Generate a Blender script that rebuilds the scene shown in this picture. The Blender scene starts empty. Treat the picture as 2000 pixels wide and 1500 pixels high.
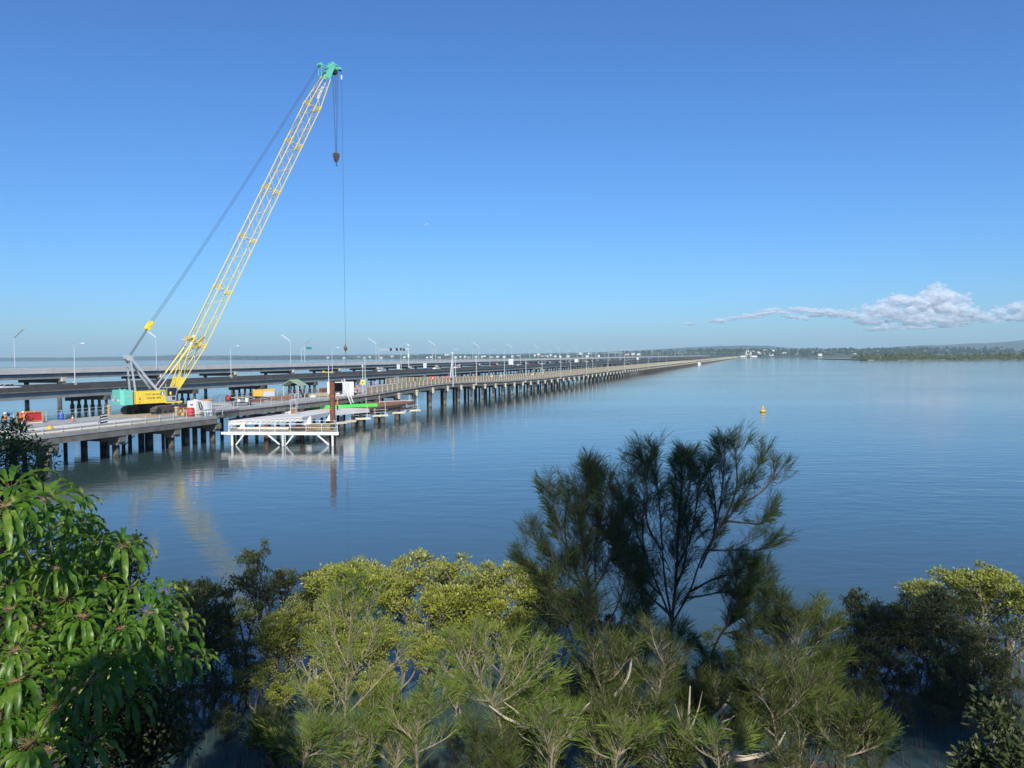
import bpy, math, random
import numpy as np
from mathutils import Vector, Matrix, Euler

# ------------------------------------------------------------------ camera, sky, sun, exposure
SC = bpy.context.scene
COL = SC.collection
R = math.radians
CAMZ = 11.2
PITCH, ROLL, FPX = R(2.08), R(-0.40), 1500.0
cam_d = bpy.data.cameras.new("camera")
cam_d.sensor_width = 36.0
cam_d.lens = 36.0 * FPX / 2000.0
cam_d.clip_start, cam_d.clip_end = 0.1, 80000.0
cam = bpy.data.objects.new("camera", cam_d)
COL.objects.link(cam)
CAM_R = Matrix.Rotation(math.pi / 2 - PITCH, 3, 'X') @ Matrix.Rotation(ROLL, 3, 'Z')
cam.matrix_world = Matrix.Translation((0, 0, CAMZ)) @ CAM_R.to_4x4()
SC.camera = cam

SUN_EL, SUN_LEFT = 36.0, -5.0          # the sun stands behind the camera, a little to its right
to_sun = Vector((-math.sin(R(SUN_LEFT)) * math.cos(R(SUN_EL)), -math.cos(R(SUN_LEFT)) * math.cos(R(SUN_EL)), math.sin(R(SUN_EL))))
world = bpy.data.worlds.new("World")
SC.world = world
world.use_nodes = True
wn, wl = world.node_tree.nodes, world.node_tree.links
wn.clear()
w_out = wn.new("ShaderNodeOutputWorld")
w_bg = wn.new("ShaderNodeBackground")
w_sky = wn.new("ShaderNodeTexSky")
w_sky.sky_type = 'NISHITA'
w_sky.sun_disc = False
w_sky.sun_elevation = R(SUN_EL)
w_sky.sun_rotation = R(180.0 + SUN_LEFT)
w_sky.air_density, w_sky.dust_density, w_sky.ozone_density = 1.12, 0.48, 6.5
w_bg.inputs["Strength"].default_value = 0.118
w_tint = wn.new("ShaderNodeMix"); w_tint.data_type = 'RGBA'; w_tint.blend_type = 'MULTIPLY'
w_tint.inputs["Factor"].default_value = 1.0
w_tint.inputs["B"].default_value = (0.44, 0.67, 0.92, 1)      # the photograph's cool white balance
wl.new(w_sky.outputs[0], w_tint.inputs["A"])
wl.new(w_tint.outputs["Result"], w_bg.inputs[0])
wl.new(w_bg.outputs[0], w_out.inputs[0])

sun_d = bpy.data.lights.new("sun", 'SUN')
sun_d.energy, sun_d.angle, sun_d.color = 4.6, R(0.5), (1.0, 0.93, 0.82)
sun = bpy.data.objects.new("sun", sun_d)
COL.objects.link(sun)
sun.rotation_euler = to_sun.to_track_quat('Z', 'Y').to_euler()

SC.view_settings.view_transform = 'Standard'
SC.view_settings.look = 'None'
SC.view_settings.exposure = 0.35
SC.view_settings.gamma = 1.0
SC.cycles.max_bounces = 10
SC.cycles.diffuse_bounces = 4
SC.cycles.glossy_bounces = 3
SC.cycles.transmission_bounces = 4
SC.cycles.transparent_max_bounces = 96
SC.cycles.volume_bounces = 0
SC.cycles.sample_clamp_indirect = 4.0
SC.cycles.use_denoising = True
try:
    SC.cycles.denoiser = 'OPENIMAGEDENOISE'
except Exception:
    pass

# ------------------------------------------------------------------ helpers
def ray(px, py):
    return CAM_R @ Vector(((px - 1000) / FPX, -(py - 750) / FPX, -1.0))
def at(px, py, Y):
    "world point seen at photo pixel (px, py) at depth Y"
    d = ray(px, py)
    return Vector((0, 0, CAMZ)) + d * (Y / d.y)
def on(px, py, z):
    "world point where the ray through (px, py) meets the level z"
    d = ray(px, py)
    return Vector((0, 0, CAMZ)) + d * ((z - CAMZ) / d.z)

def tag(o, label=None, cat=None, group=None, kind=None):
    if label: o["label"] = label
    if cat: o["category"] = cat
    if group: o["group"] = group
    if kind: o["kind"] = kind
    return o
def empty(name, loc=(0, 0, 0), rz=0.0):
    o = bpy.data.objects.new(name, None)
    COL.objects.link(o)
    o.location = loc
    o.rotation_euler = (0, 0, rz)
    o.empty_display_size = 0.2
    return o
def thing(name, label, cat, loc=(0, 0, 0), rz=0.0, group=None):
    return tag(empty(name, loc, rz), label, cat, group)
def copy_tree(o, parent=None):
    c = o.copy()
    COL.objects.link(c)
    c.parent = parent
    for ch in list(o.children):
        copy_tree(ch, c)
    return c

class MB:
    "collects shapes and links them as one mesh object"
    def __init__(self):
        self.v, self.f, self.m = [], [], []
    def add(self, vs, fs, mi=0):
        n = len(self.v)
        self.v.extend([tuple(p) for p in vs])
        self.f.extend([tuple(i + n for i in q) for q in fs])
        self.m.extend([mi] * len(fs))
    def box(self, x0, x1, y0, y1, z0, z1, mi=0, M=None, taper=0.0):
        t = taper
        vs = [Vector(p) for p in ((x0, y0, z0), (x1, y0, z0), (x1, y1, z0), (x0, y1, z0),
              (x0 + t, y0 + t, z1), (x1 - t, y0 + t, z1), (x1 - t, y1 - t, z1), (x0 + t, y1 - t, z1))]
        if M is not None: vs = [M @ p for p in vs]
        self.add(vs, [(0, 3, 2, 1), (4, 5, 6, 7), (0, 1, 5, 4), (1, 2, 6, 5), (2, 3, 7, 6), (3, 0, 4, 7)], mi)
    def bar(self, a, b, w, h=None, mi=0):
        "square bar from a to b"
        h = h or w
        a, b = Vector(a), Vector(b)
        d = (b - a)
        if d.length < 1e-6: return
        d.normalize()
        up = Vector((0, 0, 1)) if abs(d.z) < 0.95 else Vector((1, 0, 0))
        s = d.cross(up).normalized()
        u = s.cross(d).normalized()
        vs = []
        for p in (a, b):
            for q in ((-1, -1), (1, -1), (1, 1), (-1, 1)):
                vs.append(p + s * q[0] * w / 2 + u * q[1] * h / 2)
        self.add(vs, [(3, 2, 1, 0), (4, 5, 6, 7), (0, 1, 5, 4), (1, 2, 6, 5), (2, 3, 7, 6), (3, 0, 4, 7)], mi)
    def tube(self, pts, rad, n=6, mi=0, cap=True):
        pts = [Vector(p) for p in pts]
        if not hasattr(rad, '__len__'): rad = [rad] * len(pts)
        rings = []
        prev = None
        for i, p in enumerate(pts):
            d = (pts[min(i + 1, len(pts) - 1)] - pts[max(i - 1, 0)])
            if d.length < 1e-9: d = Vector((0, 0, 1))
            d.normalize()
            ref = prev if prev is not None else (Vector((0, 0, 1)) if abs(d.z) < 0.9 else Vector((1, 0, 0)))
            s = ref - d * ref.dot(d)
            if s.length < 1e-6: s = d.orthogonal()
            s.normalize()
            prev = s
            u = d.cross(s)
            rings.append([p + (s * math.cos(2 * math.pi * k / n) + u * math.sin(2 * math.pi * k / n)) * rad[i] for k in range(n)])
        vs = [q for r_ in rings for q in r_]
        fs = []
        for i in range(len(pts) - 1):
            for k in range(n):
                a, b = i * n + k, i * n + (k + 1) % n
                fs.append((a, b, b + n, a + n))
        if cap:
            fs.append(tuple(reversed(range(n))))
            fs.append(tuple((len(pts) - 1) * n + k for k in range(n)))
        self.add(vs, fs, mi)
    def lathe(self, prof, n=16, c=(0, 0, 0), mi=0):
        "prof: (radius, z) pairs"
        c = Vector(c)
        vs, fs = [], []
        for r_, z in prof:
            for k in range(n):
                a = 2 * math.pi * k / n
                vs.append(c + Vector((r_ * math.cos(a), r_ * math.sin(a), z)))
        for i in range(len(prof) - 1):
            for k in range(n):
                a, b = i * n + k, i * n + (k + 1) % n
                fs.append((a, b, b + n, a + n))
        fs.append(tuple(reversed(range(n))))
        fs.append(tuple((len(prof) - 1) * n + k for k in range(n)))
        self.add(vs, fs, mi)
    def prism(self, poly, z0, z1, mi=0, M=None):
        "poly: (x, y) counter-clockwise"
        n = len(poly)
        vs = [Vector((x, y, z0)) for x, y in poly] + [Vector((x, y, z1)) for x, y in poly]
        if M is not None: vs = [M @ p for p in vs]
        fs = [tuple(reversed(range(n))), tuple(range(n, 2 * n))]
        fs += [(i, (i + 1) % n, n + (i + 1) % n, n + i) for i in range(n)]
        self.add(vs, fs, mi)
    def side(self, prof, y0, y1, mi=0):
        "prof: (x, z) outline extruded along y"
        n = len(prof)
        vs = [(x, y0, z) for x, z in prof] + [(x, y1, z) for x, z in prof]
        fs = [tuple(range(n)), tuple(reversed(range(n, 2 * n)))]
        fs += [((i + 1) % n, i, n + i, n + (i + 1) % n) for i in range(n)]
        self.add(vs, fs, mi)
    def strip(self, st, zf, y0, y1, lo, hi, mi=0):
        "beam swept along x through stations st, following the height zf(x)"
        n = len(st); vs = []
        for x in st:
            z = zf(x); vs += [(x, y0, z + lo), (x, y1, z + lo), (x, y1, z + hi), (x, y0, z + hi)]
        fs = [(0, 3, 2, 1), (4 * n - 4, 4 * n - 3, 4 * n - 2, 4 * n - 1)]
        for i in range(n - 1):
            for k in range(4):
                a, b = 4 * i + k, 4 * i + (k + 1) % 4
                fs.append((a, b, b + 4, a + 4))
        self.add(vs, fs, mi)
    def mesh(self, name, mats):
        me = bpy.data.meshes.new(name)
        me.from_pydata(self.v, [], self.f)
        if not isinstance(mats, (list, tuple)): mats = [mats]
        for m in mats: me.materials.append(m)
        if any(self.m): me.polygons.foreach_set("material_index", self.m)
        me.update()
        return me
    def build(self, name, mats, parent=None, smooth=False, loc=None):
        me = self.mesh(name, mats)
        o = bpy.data.objects.new(name, me)
        COL.objects.link(o)
        if parent is not None: o.parent = parent
        if loc is not None: o.location = loc
        if smooth: me.polygons.foreach_set("use_smooth", [True] * len(me.polygons))
        return o
def np_mesh(name, V, F, mat, smooth=False):
    "V (n,3) floats, F (m,k) ints"
    me = bpy.data.meshes.new(name)
    k = F.shape[1]
    me.vertices.add(len(V)); me.vertices.foreach_set("co", np.ascontiguousarray(V, dtype=np.float32).ravel())
    me.loops.add(F.size); me.loops.foreach_set("vertex_index", np.ascontiguousarray(F, dtype=np.int32).ravel())
    me.polygons.add(len(F)); me.polygons.foreach_set("loop_start", np.arange(0, F.size, k, dtype=np.int32))
    me.polygons.foreach_set("loop_total", np.full(len(F), k, dtype=np.int32))
    me.materials.append(mat)
    if smooth: me.polygons.foreach_set("use_smooth", np.ones(len(F), dtype=bool))
    me.update(calc_edges=True)
    return me
def link(name, me, parent=None):
    o = bpy.data.objects.new(name, me)
    COL.objects.link(o)
    if parent is not None: o.parent = parent
    return o
def ordinal(i):
    w = ("first second third fourth fifth sixth seventh eighth ninth tenth eleventh twelfth thirteenth fourteenth fifteenth sixteenth "
         "seventeenth eighteenth nineteenth twentieth").split()
    if i < 20: return w[i]
    t = ("twenty", "thirty", "forty", "fifty")[(i - 19) // 10 if (i + 1) % 10 == 0 else (i + 1) // 10 - 2]
    if (i + 1) % 10 == 0: return ("twentieth", "thirtieth", "fortieth", "fiftieth")[(i + 1) // 10 - 2]
    return ("twenty", "thirty", "forty", "fifty")[(i + 1) // 10 - 2] + "-" + w[(i + 1) % 10 - 1]

# ------------------------------------------------------------------ materials
def mat(name, col, rough=0.6, var=0.15, scale=3.0, metal=0.0, bump=0.0, col2=None, thr=None, detail=6.0, stretch=None, spec=0.5):
    "principled with a noise-driven colour variation; col2 + thr give patches of a second colour"
    m = bpy.data.materials.new(name)
    m.use_nodes = True
    n, l = m.node_tree.nodes, m.node_tree.links
    b = n["Principled BSDF"]
    b.inputs["Roughness"].default_value = rough
    b.inputs["Metallic"].default_value = metal
    b.inputs["Specular IOR Level"].default_value = spec
    tc = n.new("ShaderNodeTexCoord")
    mp = n.new("ShaderNodeMapping")
    l.new(tc.outputs["Object"], mp.inputs["Vector"])
    if stretch: mp.inputs["Scale"].default_value = stretch
    no = n.new("ShaderNodeTexNoise")
    no.inputs["Scale"].default_value = scale
    no.inputs["Detail"].default_value = detail
    no.inputs["Roughness"].default_value = 0.65
    l.new(mp.outputs["Vector"], no.inputs["Vector"])
    cr = n.new("ShaderNodeValToRGB")
    e = cr.color_ramp.elements
    if col2 is None:
        e[0].position, e[1].position = 0.3, 0.7
        e[0].color = tuple(max(0, c * (1 - var)) for c in col) + (1,)
        e[1].color = tuple(min(1, c * (1 + var)) for c in col) + (1,)
    else:
        t = thr if thr is not None else 0.5
        e[0].position, e[1].position = max(0, t - 0.09), min(1, t + 0.09)
        e[0].color = tuple(col) + (1,)
        e[1].color = tuple(col2) + (1,)
    l.new(no.outputs["Fac"], cr.inputs["Fac"])
    l.new(cr.outputs["Color"], b.inputs["Base Color"])
    if bump:
        bp = n.new("ShaderNodeBump")
        bp.inputs["Strength"].default_value = bump
        bp.inputs["Distance"].default_value = 0.03
        l.new(no.outputs["Fac"], bp.inputs["Height"])
        l.new(bp.outputs["Normal"], b.inputs["Normal"])
    return m
def leaf_mat(name, cols, scale=1.5, rough=0.45, trans=0.35, under=None, spec=0.35, tcol=(1.25, 1.25, 0.5)):
    "leaf: varied colour, own underside colour, some light passes through"
    m = bpy.data.materials.new(name)
    m.use_nodes = True
    n, l = m.node_tree.nodes, m.node_tree.links
    b = n["Principled BSDF"]
    out = n["Material Output"]
    b.inputs["Roughness"].default_value = rough
    b.inputs["Specular IOR Level"].default_value = spec
    tc = n.new("ShaderNodeTexCoord")
    oi = n.new("ShaderNodeObjectInfo")
    mx = n.new("ShaderNodeVectorMath"); mx.operation = 'ADD'
    l.new(tc.outputs["Object"], mx.inputs[0]); l.new(oi.outputs["Random"], mx.inputs[1])
    no = n.new("ShaderNodeTexNoise")
    no.inputs["Scale"].default_value = scale
    no.inputs["Detail"].default_value = 5.0
    no.inputs["Roughness"].default_value = 0.8
    l.new(mx.outputs[0], no.inputs["Vector"])
    cr = n.new("ShaderNodeValToRGB")
    el = cr.color_ramp.elements
    el[0].position, el[0].color = 0.32, tuple(cols[0]) + (1,)
    el[1].position, el[1].color = 0.68, tuple(cols[-1]) + (1,)
    for i, c in enumerate(cols[1:-1]):
        q = el.new(0.32 + 0.36 * (i + 1) / (len(cols) - 1)); q.color = tuple(c) + (1,)
    l.new(no.outputs["Fac"], cr.inputs["Fac"])
    csock = cr.outputs["Color"]
    if under:
        ge = n.new("ShaderNodeNewGeometry")
        mi = n.new("ShaderNodeMix"); mi.data_type = 'RGBA'
        l.new(ge.outputs["Backfacing"], mi.inputs["Factor"])
        l.new(csock, mi.inputs["A"]); mi.inputs["B"].default_value = tuple(under) + (1,)
        csock = mi.outputs["Result"]
    l.new(csock, b.inputs["Base Color"])
    if trans:
        tr = n.new("ShaderNodeBsdfTranslucent")
        mu = n.new("ShaderNodeMix"); mu.data_type = 'RGBA'; mu.blend_type = 'MULTIPLY'
        mu.inputs["Factor"].default_value = 1.0
        l.new(csock, mu.inputs["A"]); mu.inputs["B"].default_value = tuple(tcol) + (1,)
        l.new(mu.outputs["Result"], tr.inputs["Color"])
        ms = n.new("ShaderNodeMixShader")
        ms.inputs[0].default_value = trans
        l.new(b.outputs[0], ms.inputs[1]); l.new(tr.outputs[0], ms.inputs[2])
        l.new(ms.outputs[0], out.inputs["Surface"])
    return m

M = dict(
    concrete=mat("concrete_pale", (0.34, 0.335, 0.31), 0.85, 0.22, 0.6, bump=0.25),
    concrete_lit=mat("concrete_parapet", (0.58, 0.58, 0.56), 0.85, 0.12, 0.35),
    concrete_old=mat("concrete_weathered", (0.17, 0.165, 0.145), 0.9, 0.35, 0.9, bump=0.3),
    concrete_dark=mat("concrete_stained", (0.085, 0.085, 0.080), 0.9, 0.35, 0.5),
    girder=mat("girder_concrete", (0.25, 0.26, 0.26), 0.85, 0.25, 0.25),
    pile=mat("pile_old", (0.05, 0.042, 0.034), 0.9, 0.3, 1.5, col2=(0.24, 0.19, 0.13), thr=0.62, stretch=(3, 3, 0.6)),
    pile_dark=mat("pile_near_black", (0.028, 0.026, 0.026), 0.8, 0.3, 1.5),  # near-black with slight tone variation
    stub=mat("concrete_cream", (0.50, 0.47, 0.38), 0.85, 0.15, 2.0),
    timber=mat("timber_rail", (0.35, 0.285, 0.18), 0.85, 0.3, 1.2),
    post=mat("post_cream", (0.46, 0.425, 0.325), 0.8, 0.12, 2.0),
    slab_pale=mat("slab_pale", (0.62, 0.60, 0.55), 0.85, 0.12, 0.5, col2=(0.42, 0.39, 0.34), thr=0.66),
    grating=mat("dirty_grating", (0.33, 0.31, 0.28), 0.85, 0.2, 1.5, col2=(0.20, 0.13, 0.09), thr=0.62),
    asphalt=mat("asphalt", (0.06, 0.06, 0.06), 0.9, 0.2, 2.0),
    steel=mat("galvanised_steel", (0.50, 0.53, 0.55), 0.45, 0.12, 4.0, metal=0.25),
    lamp=mat("lamp_pole_grey", (0.50, 0.54, 0.56), 0.5, 0.06, 2.0),
    white=mat("white_paint", (0.76, 0.76, 0.73), 0.45, 0.05, 1.1, col2=(0.50, 0.45, 0.38), thr=0.80),
    white_dirty=mat("white_paint_worn", (0.70, 0.70, 0.66), 0.6, 0.12, 1.5, col2=(0.42, 0.36, 0.28), thr=0.72),
    yellow=mat("crane_yellow", (0.78, 0.58, 0.06), 0.4, 0.07, 1.2),
    boom=mat("boom_yellow", (0.70, 0.56, 0.13), 0.5, 0.10, 1.6, col2=(0.50, 0.36, 0.09), thr=0.70),
    teal=mat("crane_teal", (0.14, 0.52, 0.40), 0.4, 0.06, 1.0),
    grey=mat("crane_grey", (0.36, 0.39, 0.42), 0.5, 0.1, 2.0),
    black=mat("black_steel", (0.02, 0.02, 0.022), 0.6, 0.3, 3.0),
    rope=mat("wire_rope", (0.045, 0.045, 0.055), 0.7, 0.1, 2.0),
    track=mat("crawler_steel", (0.075, 0.065, 0.055), 0.8, 0.3, 3.0, col2=(0.26, 0.20, 0.13), thr=0.60),
    glass=mat("dark_glass", (0.02, 0.03, 0.04), 0.08, 0.1, 1.0),
    rust=mat("rusty_steel", (0.16, 0.062, 0.032), 0.85, 0.3, 1.2, bump=0.2),
    plywood=mat("form_ply", (0.25, 0.115, 0.06), 0.8, 0.25, 1.2),
    wood=mat("raw_timber", (0.40, 0.31, 0.18), 0.85, 0.25, 2.0),
    cream_beam=mat("cream_beam", (0.62, 0.57, 0.42), 0.7, 0.15, 2.0),
    green=mat("bright_green_paint", (0.06, 0.60, 0.07), 0.5, 0.08, 1.0),
    roof=mat("shelter_green", (0.30, 0.42, 0.25), 0.55, 0.08, 2.0, stretch=(8, 1, 1)),
    orange=mat("hi_vis_orange", (0.85, 0.20, 0.03), 0.8, 0.08, 6.0),
    orange_mesh=mat("orange_plastic", (0.50, 0.13, 0.07), 0.7, 0.1, 3.0),
    orange_steel=mat("orange_steel", (0.62, 0.27, 0.05), 0.6, 0.15, 3.0),
    red=mat("red_paint", (0.50, 0.035, 0.035), 0.5, 0.12, 2.0),
    navy=mat("navy_cloth", (0.025, 0.032, 0.075), 0.9, 0.2, 6.0),
    lightcloth=mat("pale_cloth", (0.65, 0.65, 0.64), 0.9, 0.1, 6.0),
    pinkcloth=mat("mauve_cloth", (0.35, 0.30, 0.45), 0.9, 0.1, 6.0),
    skin=mat("skin", (0.50, 0.30, 0.20), 0.6, 0.08, 8.0),
    hair=mat("hair_dark", (0.035, 0.025, 0.02), 0.8, 0.2, 8.0),
    tarp=mat("blue_grey_sheet", (0.16, 0.22, 0.33), 0.6, 0.2, 2.0),
    amber=mat("amber_paint", (0.72, 0.38, 0.04), 0.5, 0.08, 2.0),
    buoy=mat("buoy_yellow", (0.80, 0.50, 0.03), 0.45, 0.08, 2.0),
    maroon=mat("car_maroon", (0.22, 0.02, 0.04), 0.3, 0.05, 1.0),
    carwhite=mat("car_white", (0.78, 0.78, 0.78), 0.3, 0.03, 1.0),
    bluepaint=mat("truck_blue", (0.04, 0.12, 0.50), 0.4, 0.05, 1.0),
    sign_white=mat("sign_white", (0.75, 0.76, 0.74), 0.5, 0.05, 1.0),
    sign_yellow=mat("sign_yellow", (0.80, 0.62, 0.06), 0.5, 0.05, 1.0),
    sign_green=mat("sign_green", (0.02, 0.22, 0.15), 0.5, 0.05, 1.0),
    bark=mat("bark_grey", (0.22, 0.19, 0.155), 0.9, 0.3, 6.0, bump=0.3),
    bark_dark=mat("bark_dark", (0.075, 0.062, 0.052), 0.9, 0.3, 6.0, bump=0.3),
    twig=mat("twig_pale", (0.25, 0.21, 0.155), 0.9, 0.3, 4.0),
    deadwood=mat("dead_wood", (0.42, 0.37, 0.30), 0.9, 0.25, 4.0),
)

def tide_band(m, col, z0=0.0, z1=0.9):
    "a band of pale oysters and weed between the tide marks, ragged by noise"
    n, l = m.node_tree.nodes, m.node_tree.links
    b = n["Principled BSDF"]
    src = b.inputs["Base Color"].links[0].from_socket
    tc = n.new("ShaderNodeTexCoord"); sx = n.new("ShaderNodeSeparateXYZ"); l.new(tc.outputs["Object"], sx.inputs[0])
    no = n.new("ShaderNodeTexNoise"); no.inputs["Scale"].default_value = 5.0; l.new(tc.outputs["Object"], no.inputs["Vector"])
    ad = n.new("ShaderNodeMath"); ad.operation = 'MULTIPLY_ADD'; ad.inputs[1].default_value = -0.9; l.new(no.outputs["Fac"], ad.inputs[0]); l.new(sx.outputs["Z"], ad.inputs[2])
    cr = n.new("ShaderNodeValToRGB"); e = cr.color_ramp.elements
    mr = n.new("ShaderNodeMapRange"); mr.inputs["From Min"].default_value, mr.inputs["From Max"].default_value = z0 - 0.6, z1
    l.new(ad.outputs[0], mr.inputs["Value"]); l.new(mr.outputs["Result"], cr.inputs["Fac"])
    e[0].position, e[0].color = 0.15, (0, 0, 0, 1); e[1].position, e[1].color = 0.95, (0, 0, 0, 1)
    q = e.new(0.40); q.color = (1, 1, 1, 1); q = e.new(0.65); q.color = (0.8, 0.8, 0.8, 1)
    mi = n.new("ShaderNodeMix"); mi.data_type = 'RGBA'
    l.new(cr.outputs["Color"], mi.inputs["Factor"]); l.new(src, mi.inputs["A"]); mi.inputs["B"].default_value = tuple(col) + (1,)
    l.new(mi.outputs["Result"], b.inputs["Base Color"])
tide_band(M["pile"], (0.20, 0.185, 0.15)); tide_band(M["pile_dark"], (0.11, 0.10, 0.085))
# ------------------------------------------------------------------ water
def water_material():
    m = bpy.data.materials.new("bay_water")
    m.use_nodes = True
    n, l = m.node_tree.nodes, m.node_tree.links
    b = n["Principled BSDF"]
    b.inputs["Base Color"].default_value = (0.042, 0.076, 0.073, 1)
    b.inputs["Roughness"].default_value = 0.07
    b.inputs["IOR"].default_value = 1.52
    tc = n.new("ShaderNodeTexCoord")
    def noise(scale, stretch, rot, det):
        mp = n.new("ShaderNodeMapping")
        mp.inputs["Scale"].default_value = stretch
        mp.inputs["Rotation"].default_value = (0, 0, R(rot))
        l.new(tc.outputs["Object"], mp.inputs["Vector"])
        t = n.new("ShaderNodeTexNoise")
        t.inputs["Scale"].default_value = scale
        t.inputs["Detail"].default_value = det
        t.inputs["Roughness"].default_value = 0.55
        l.new(mp.outputs["Vector"], t.inputs["Vector"])
        return t
    a = noise(0.85, (0.45, 1.0, 1.0), 12, 4.0)      # small wind ripples
    c = noise(0.22, (0.4, 1.0, 1.0), -8, 2.0)     # longer swell
    d = noise(0.012, (0.35, 1.0, 1.0), 6, 3.0)     # calm and ruffled bands
    ad = n.new("ShaderNodeMath"); ad.operation = 'MULTIPLY_ADD'
    l.new(c.outputs["Fac"], ad.inputs[0]); ad.inputs[1].default_value = 1.0
    l.new(a.outputs["Fac"], ad.inputs[2])
    mr = n.new("ShaderNodeMapRange")
    mr.inputs["From Min"].default_value, mr.inputs["From Max"].default_value = 0.35, 0.65
    mr.inputs["To Min"].default_value, mr.inputs["To Max"].default_value = 0.22, 1.15
    l.new(d.outputs["Fac"], mr.inputs["Value"])
    bp = n.new("ShaderNodeBump")
    bp.inputs["Distance"].default_value = 0.058
    l.new(mr.outputs["Result"], bp.inputs["Strength"])
    l.new(ad.outputs[0], bp.inputs["Height"])
    l.new(bp.outputs["Normal"], b.inputs["Normal"])
    return m
mb = MB()
X_, Y0_, Y1_ = 6400.0, -250.0, 8900.0
mb.add([(-X_, Y0_, 0), (X_, Y0_, 0), (X_, Y1_, 0), (-X_, Y1_, 0)], [(0, 1, 2, 3)])
tag(mb.build("water", water_material()), kind="structure")

# ------------------------------------------------------------------ value noise
_rs = np.random.RandomState(5)
_tab = _rs.rand(256, 256)
def vnoise(x, y):
    x, y = np.asarray(x, float), np.asarray(y, float)
    xi, yi = np.floor(x).astype(int), np.floor(y).astype(int)
    fx, fy = x - xi, y - yi
    fx, fy = fx * fx * (3 - 2 * fx), fy * fy * (3 - 2 * fy)
    g = lambda i, j: _tab[i % 256, j % 256]
    return (g(xi, yi) * (1 - fx) + g(xi + 1, yi) * fx) * (1 - fy) + (g(xi, yi + 1) * (1 - fx) + g(xi + 1, yi + 1) * fx) * fy
def fbm(x, y, o=4):
    s, a = 0, 0.5
    for k in range(o):
        s = s + a * vnoise(x * 2 ** k + 17 * k, y * 2 ** k + 31 * k)
        a *= 0.5
    return s

# ------------------------------------------------------------------ the bluff and bank in front of the camera
def ground_z(x, y):
    x, y = np.asarray(x, float), np.asarray(y, float)
    shore = 19.6 + 1.2 * np.exp(-((x - 5.0) / 4.5) ** 2) + 1.2 * (fbm(x * 0.21 + 3, y * 0 + 2) - 0.45)
    t = np.clip((y - 2.5) / (shore - 5.0 - 2.5), 0, 1)
    z = 9.4 * (1 - t) + 0.95 * t
    bank = np.clip((y - (shore - 5.0)) / 5.0, 0, 1.0)
    z = np.where(y > shore - 5.0, 0.95 * (1 - bank) ** 1.3, z)
    z = np.where(y > shore, -0.12 * np.clip(y - shore, 0, 6) , z)
    return z + 0.35 * (fbm(x * 0.5, y * 0.5) - 0.47) * np.clip((y - 4) / 4, 0.1, 1) * np.where(y > shore, 0.3, 1)
gx, gy = np.meshgrid(np.linspace(-60, 60, 161), np.concatenate([np.linspace(-60, 0, 16), np.linspace(0.6, 32, 80)]))
V = np.stack([gx.ravel(), gy.ravel(), ground_z(gx, gy).ravel()], 1)
nx = gx.shape[1]
ii = np.arange(gx.size).reshape(gx.shape)
F = np.stack([ii[:-1, :-1].ravel(), ii[:-1, 1:].ravel(), ii[1:, 1:].ravel(), ii[1:, :-1].ravel()], 1)
g_mat = mat("bank_soil", (0.085, 0.070, 0.052), 0.9, 0.3, 1.5, col2=(0.20, 0.165, 0.12), thr=0.6, bump=0.4)
tag(link("ground", np_mesh("ground", V, F, g_mat, True)), kind="structure")

# ------------------------------------------------------------------ far shore, spit and hills
land_mat = mat("far_land", (0.055, 0.075, 0.030), 0.95, 0.3, 0.02, col2=(0.12, 0.11, 0.06), thr=0.68)
hill_mat = mat("forest_hill", (0.035, 0.055, 0.028), 0.95, 0.35, 0.006)
SHORE = [(-6000, 6350), (-4000, 6250), (-2700, 6000), (-2000, 5200), (-1500, 4250), (-800, 3950), (-150, 3600), (350, 3150), (700, 2780), (850, 2752), (1250, 2745), (1600, 2700), (2500, 2600), (4200, 2500)]
def shore_y(x):
    return np.interp(x, [p[0] for p in SHORE], [p[1] for p in SHORE])
def land_h(x, d):
    "height of the land d metres behind the shore"
    base = 1.2 + 17.0 * np.clip(d / 420.0, 0, 1) ** 1.2 * (0.25 + 1.3 * fbm(x * 0.0022 + 5, d * 0.0022))
    return base + 2.5 * fbm(x * 0.012, d * 0.012)
xs = np.linspace(-6000, 4200, 270)
ds = np.array([-6, 0, 8, 25, 60, 110, 170, 240, 320, 420, 560, 720])
gx, gd = np.meshgrid(xs, ds)
gyy = shore_y(gx) + gd + 26 * (fbm(gx * 0.009, gx * 0.004) - 0.45)
gz = np.where(gd <= 0, gd * 0.1 - 0.2, land_h(gx, np.maximum(gd, 0)))
V = np.stack([gx.ravel(), gyy.ravel(), gz.ravel()], 1)
ii = np.arange(gx.size).reshape(gx.shape)
F = np.stack([ii[:-1, :-1].ravel(), ii[:-1, 1:].ravel(), ii[1:, 1:].ravel(), ii[1:, :-1].ravel()], 1)
tag(link("far_shore_land", np_mesh("far_shore_land", V, F, land_mat, True)), kind="structure")

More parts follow.
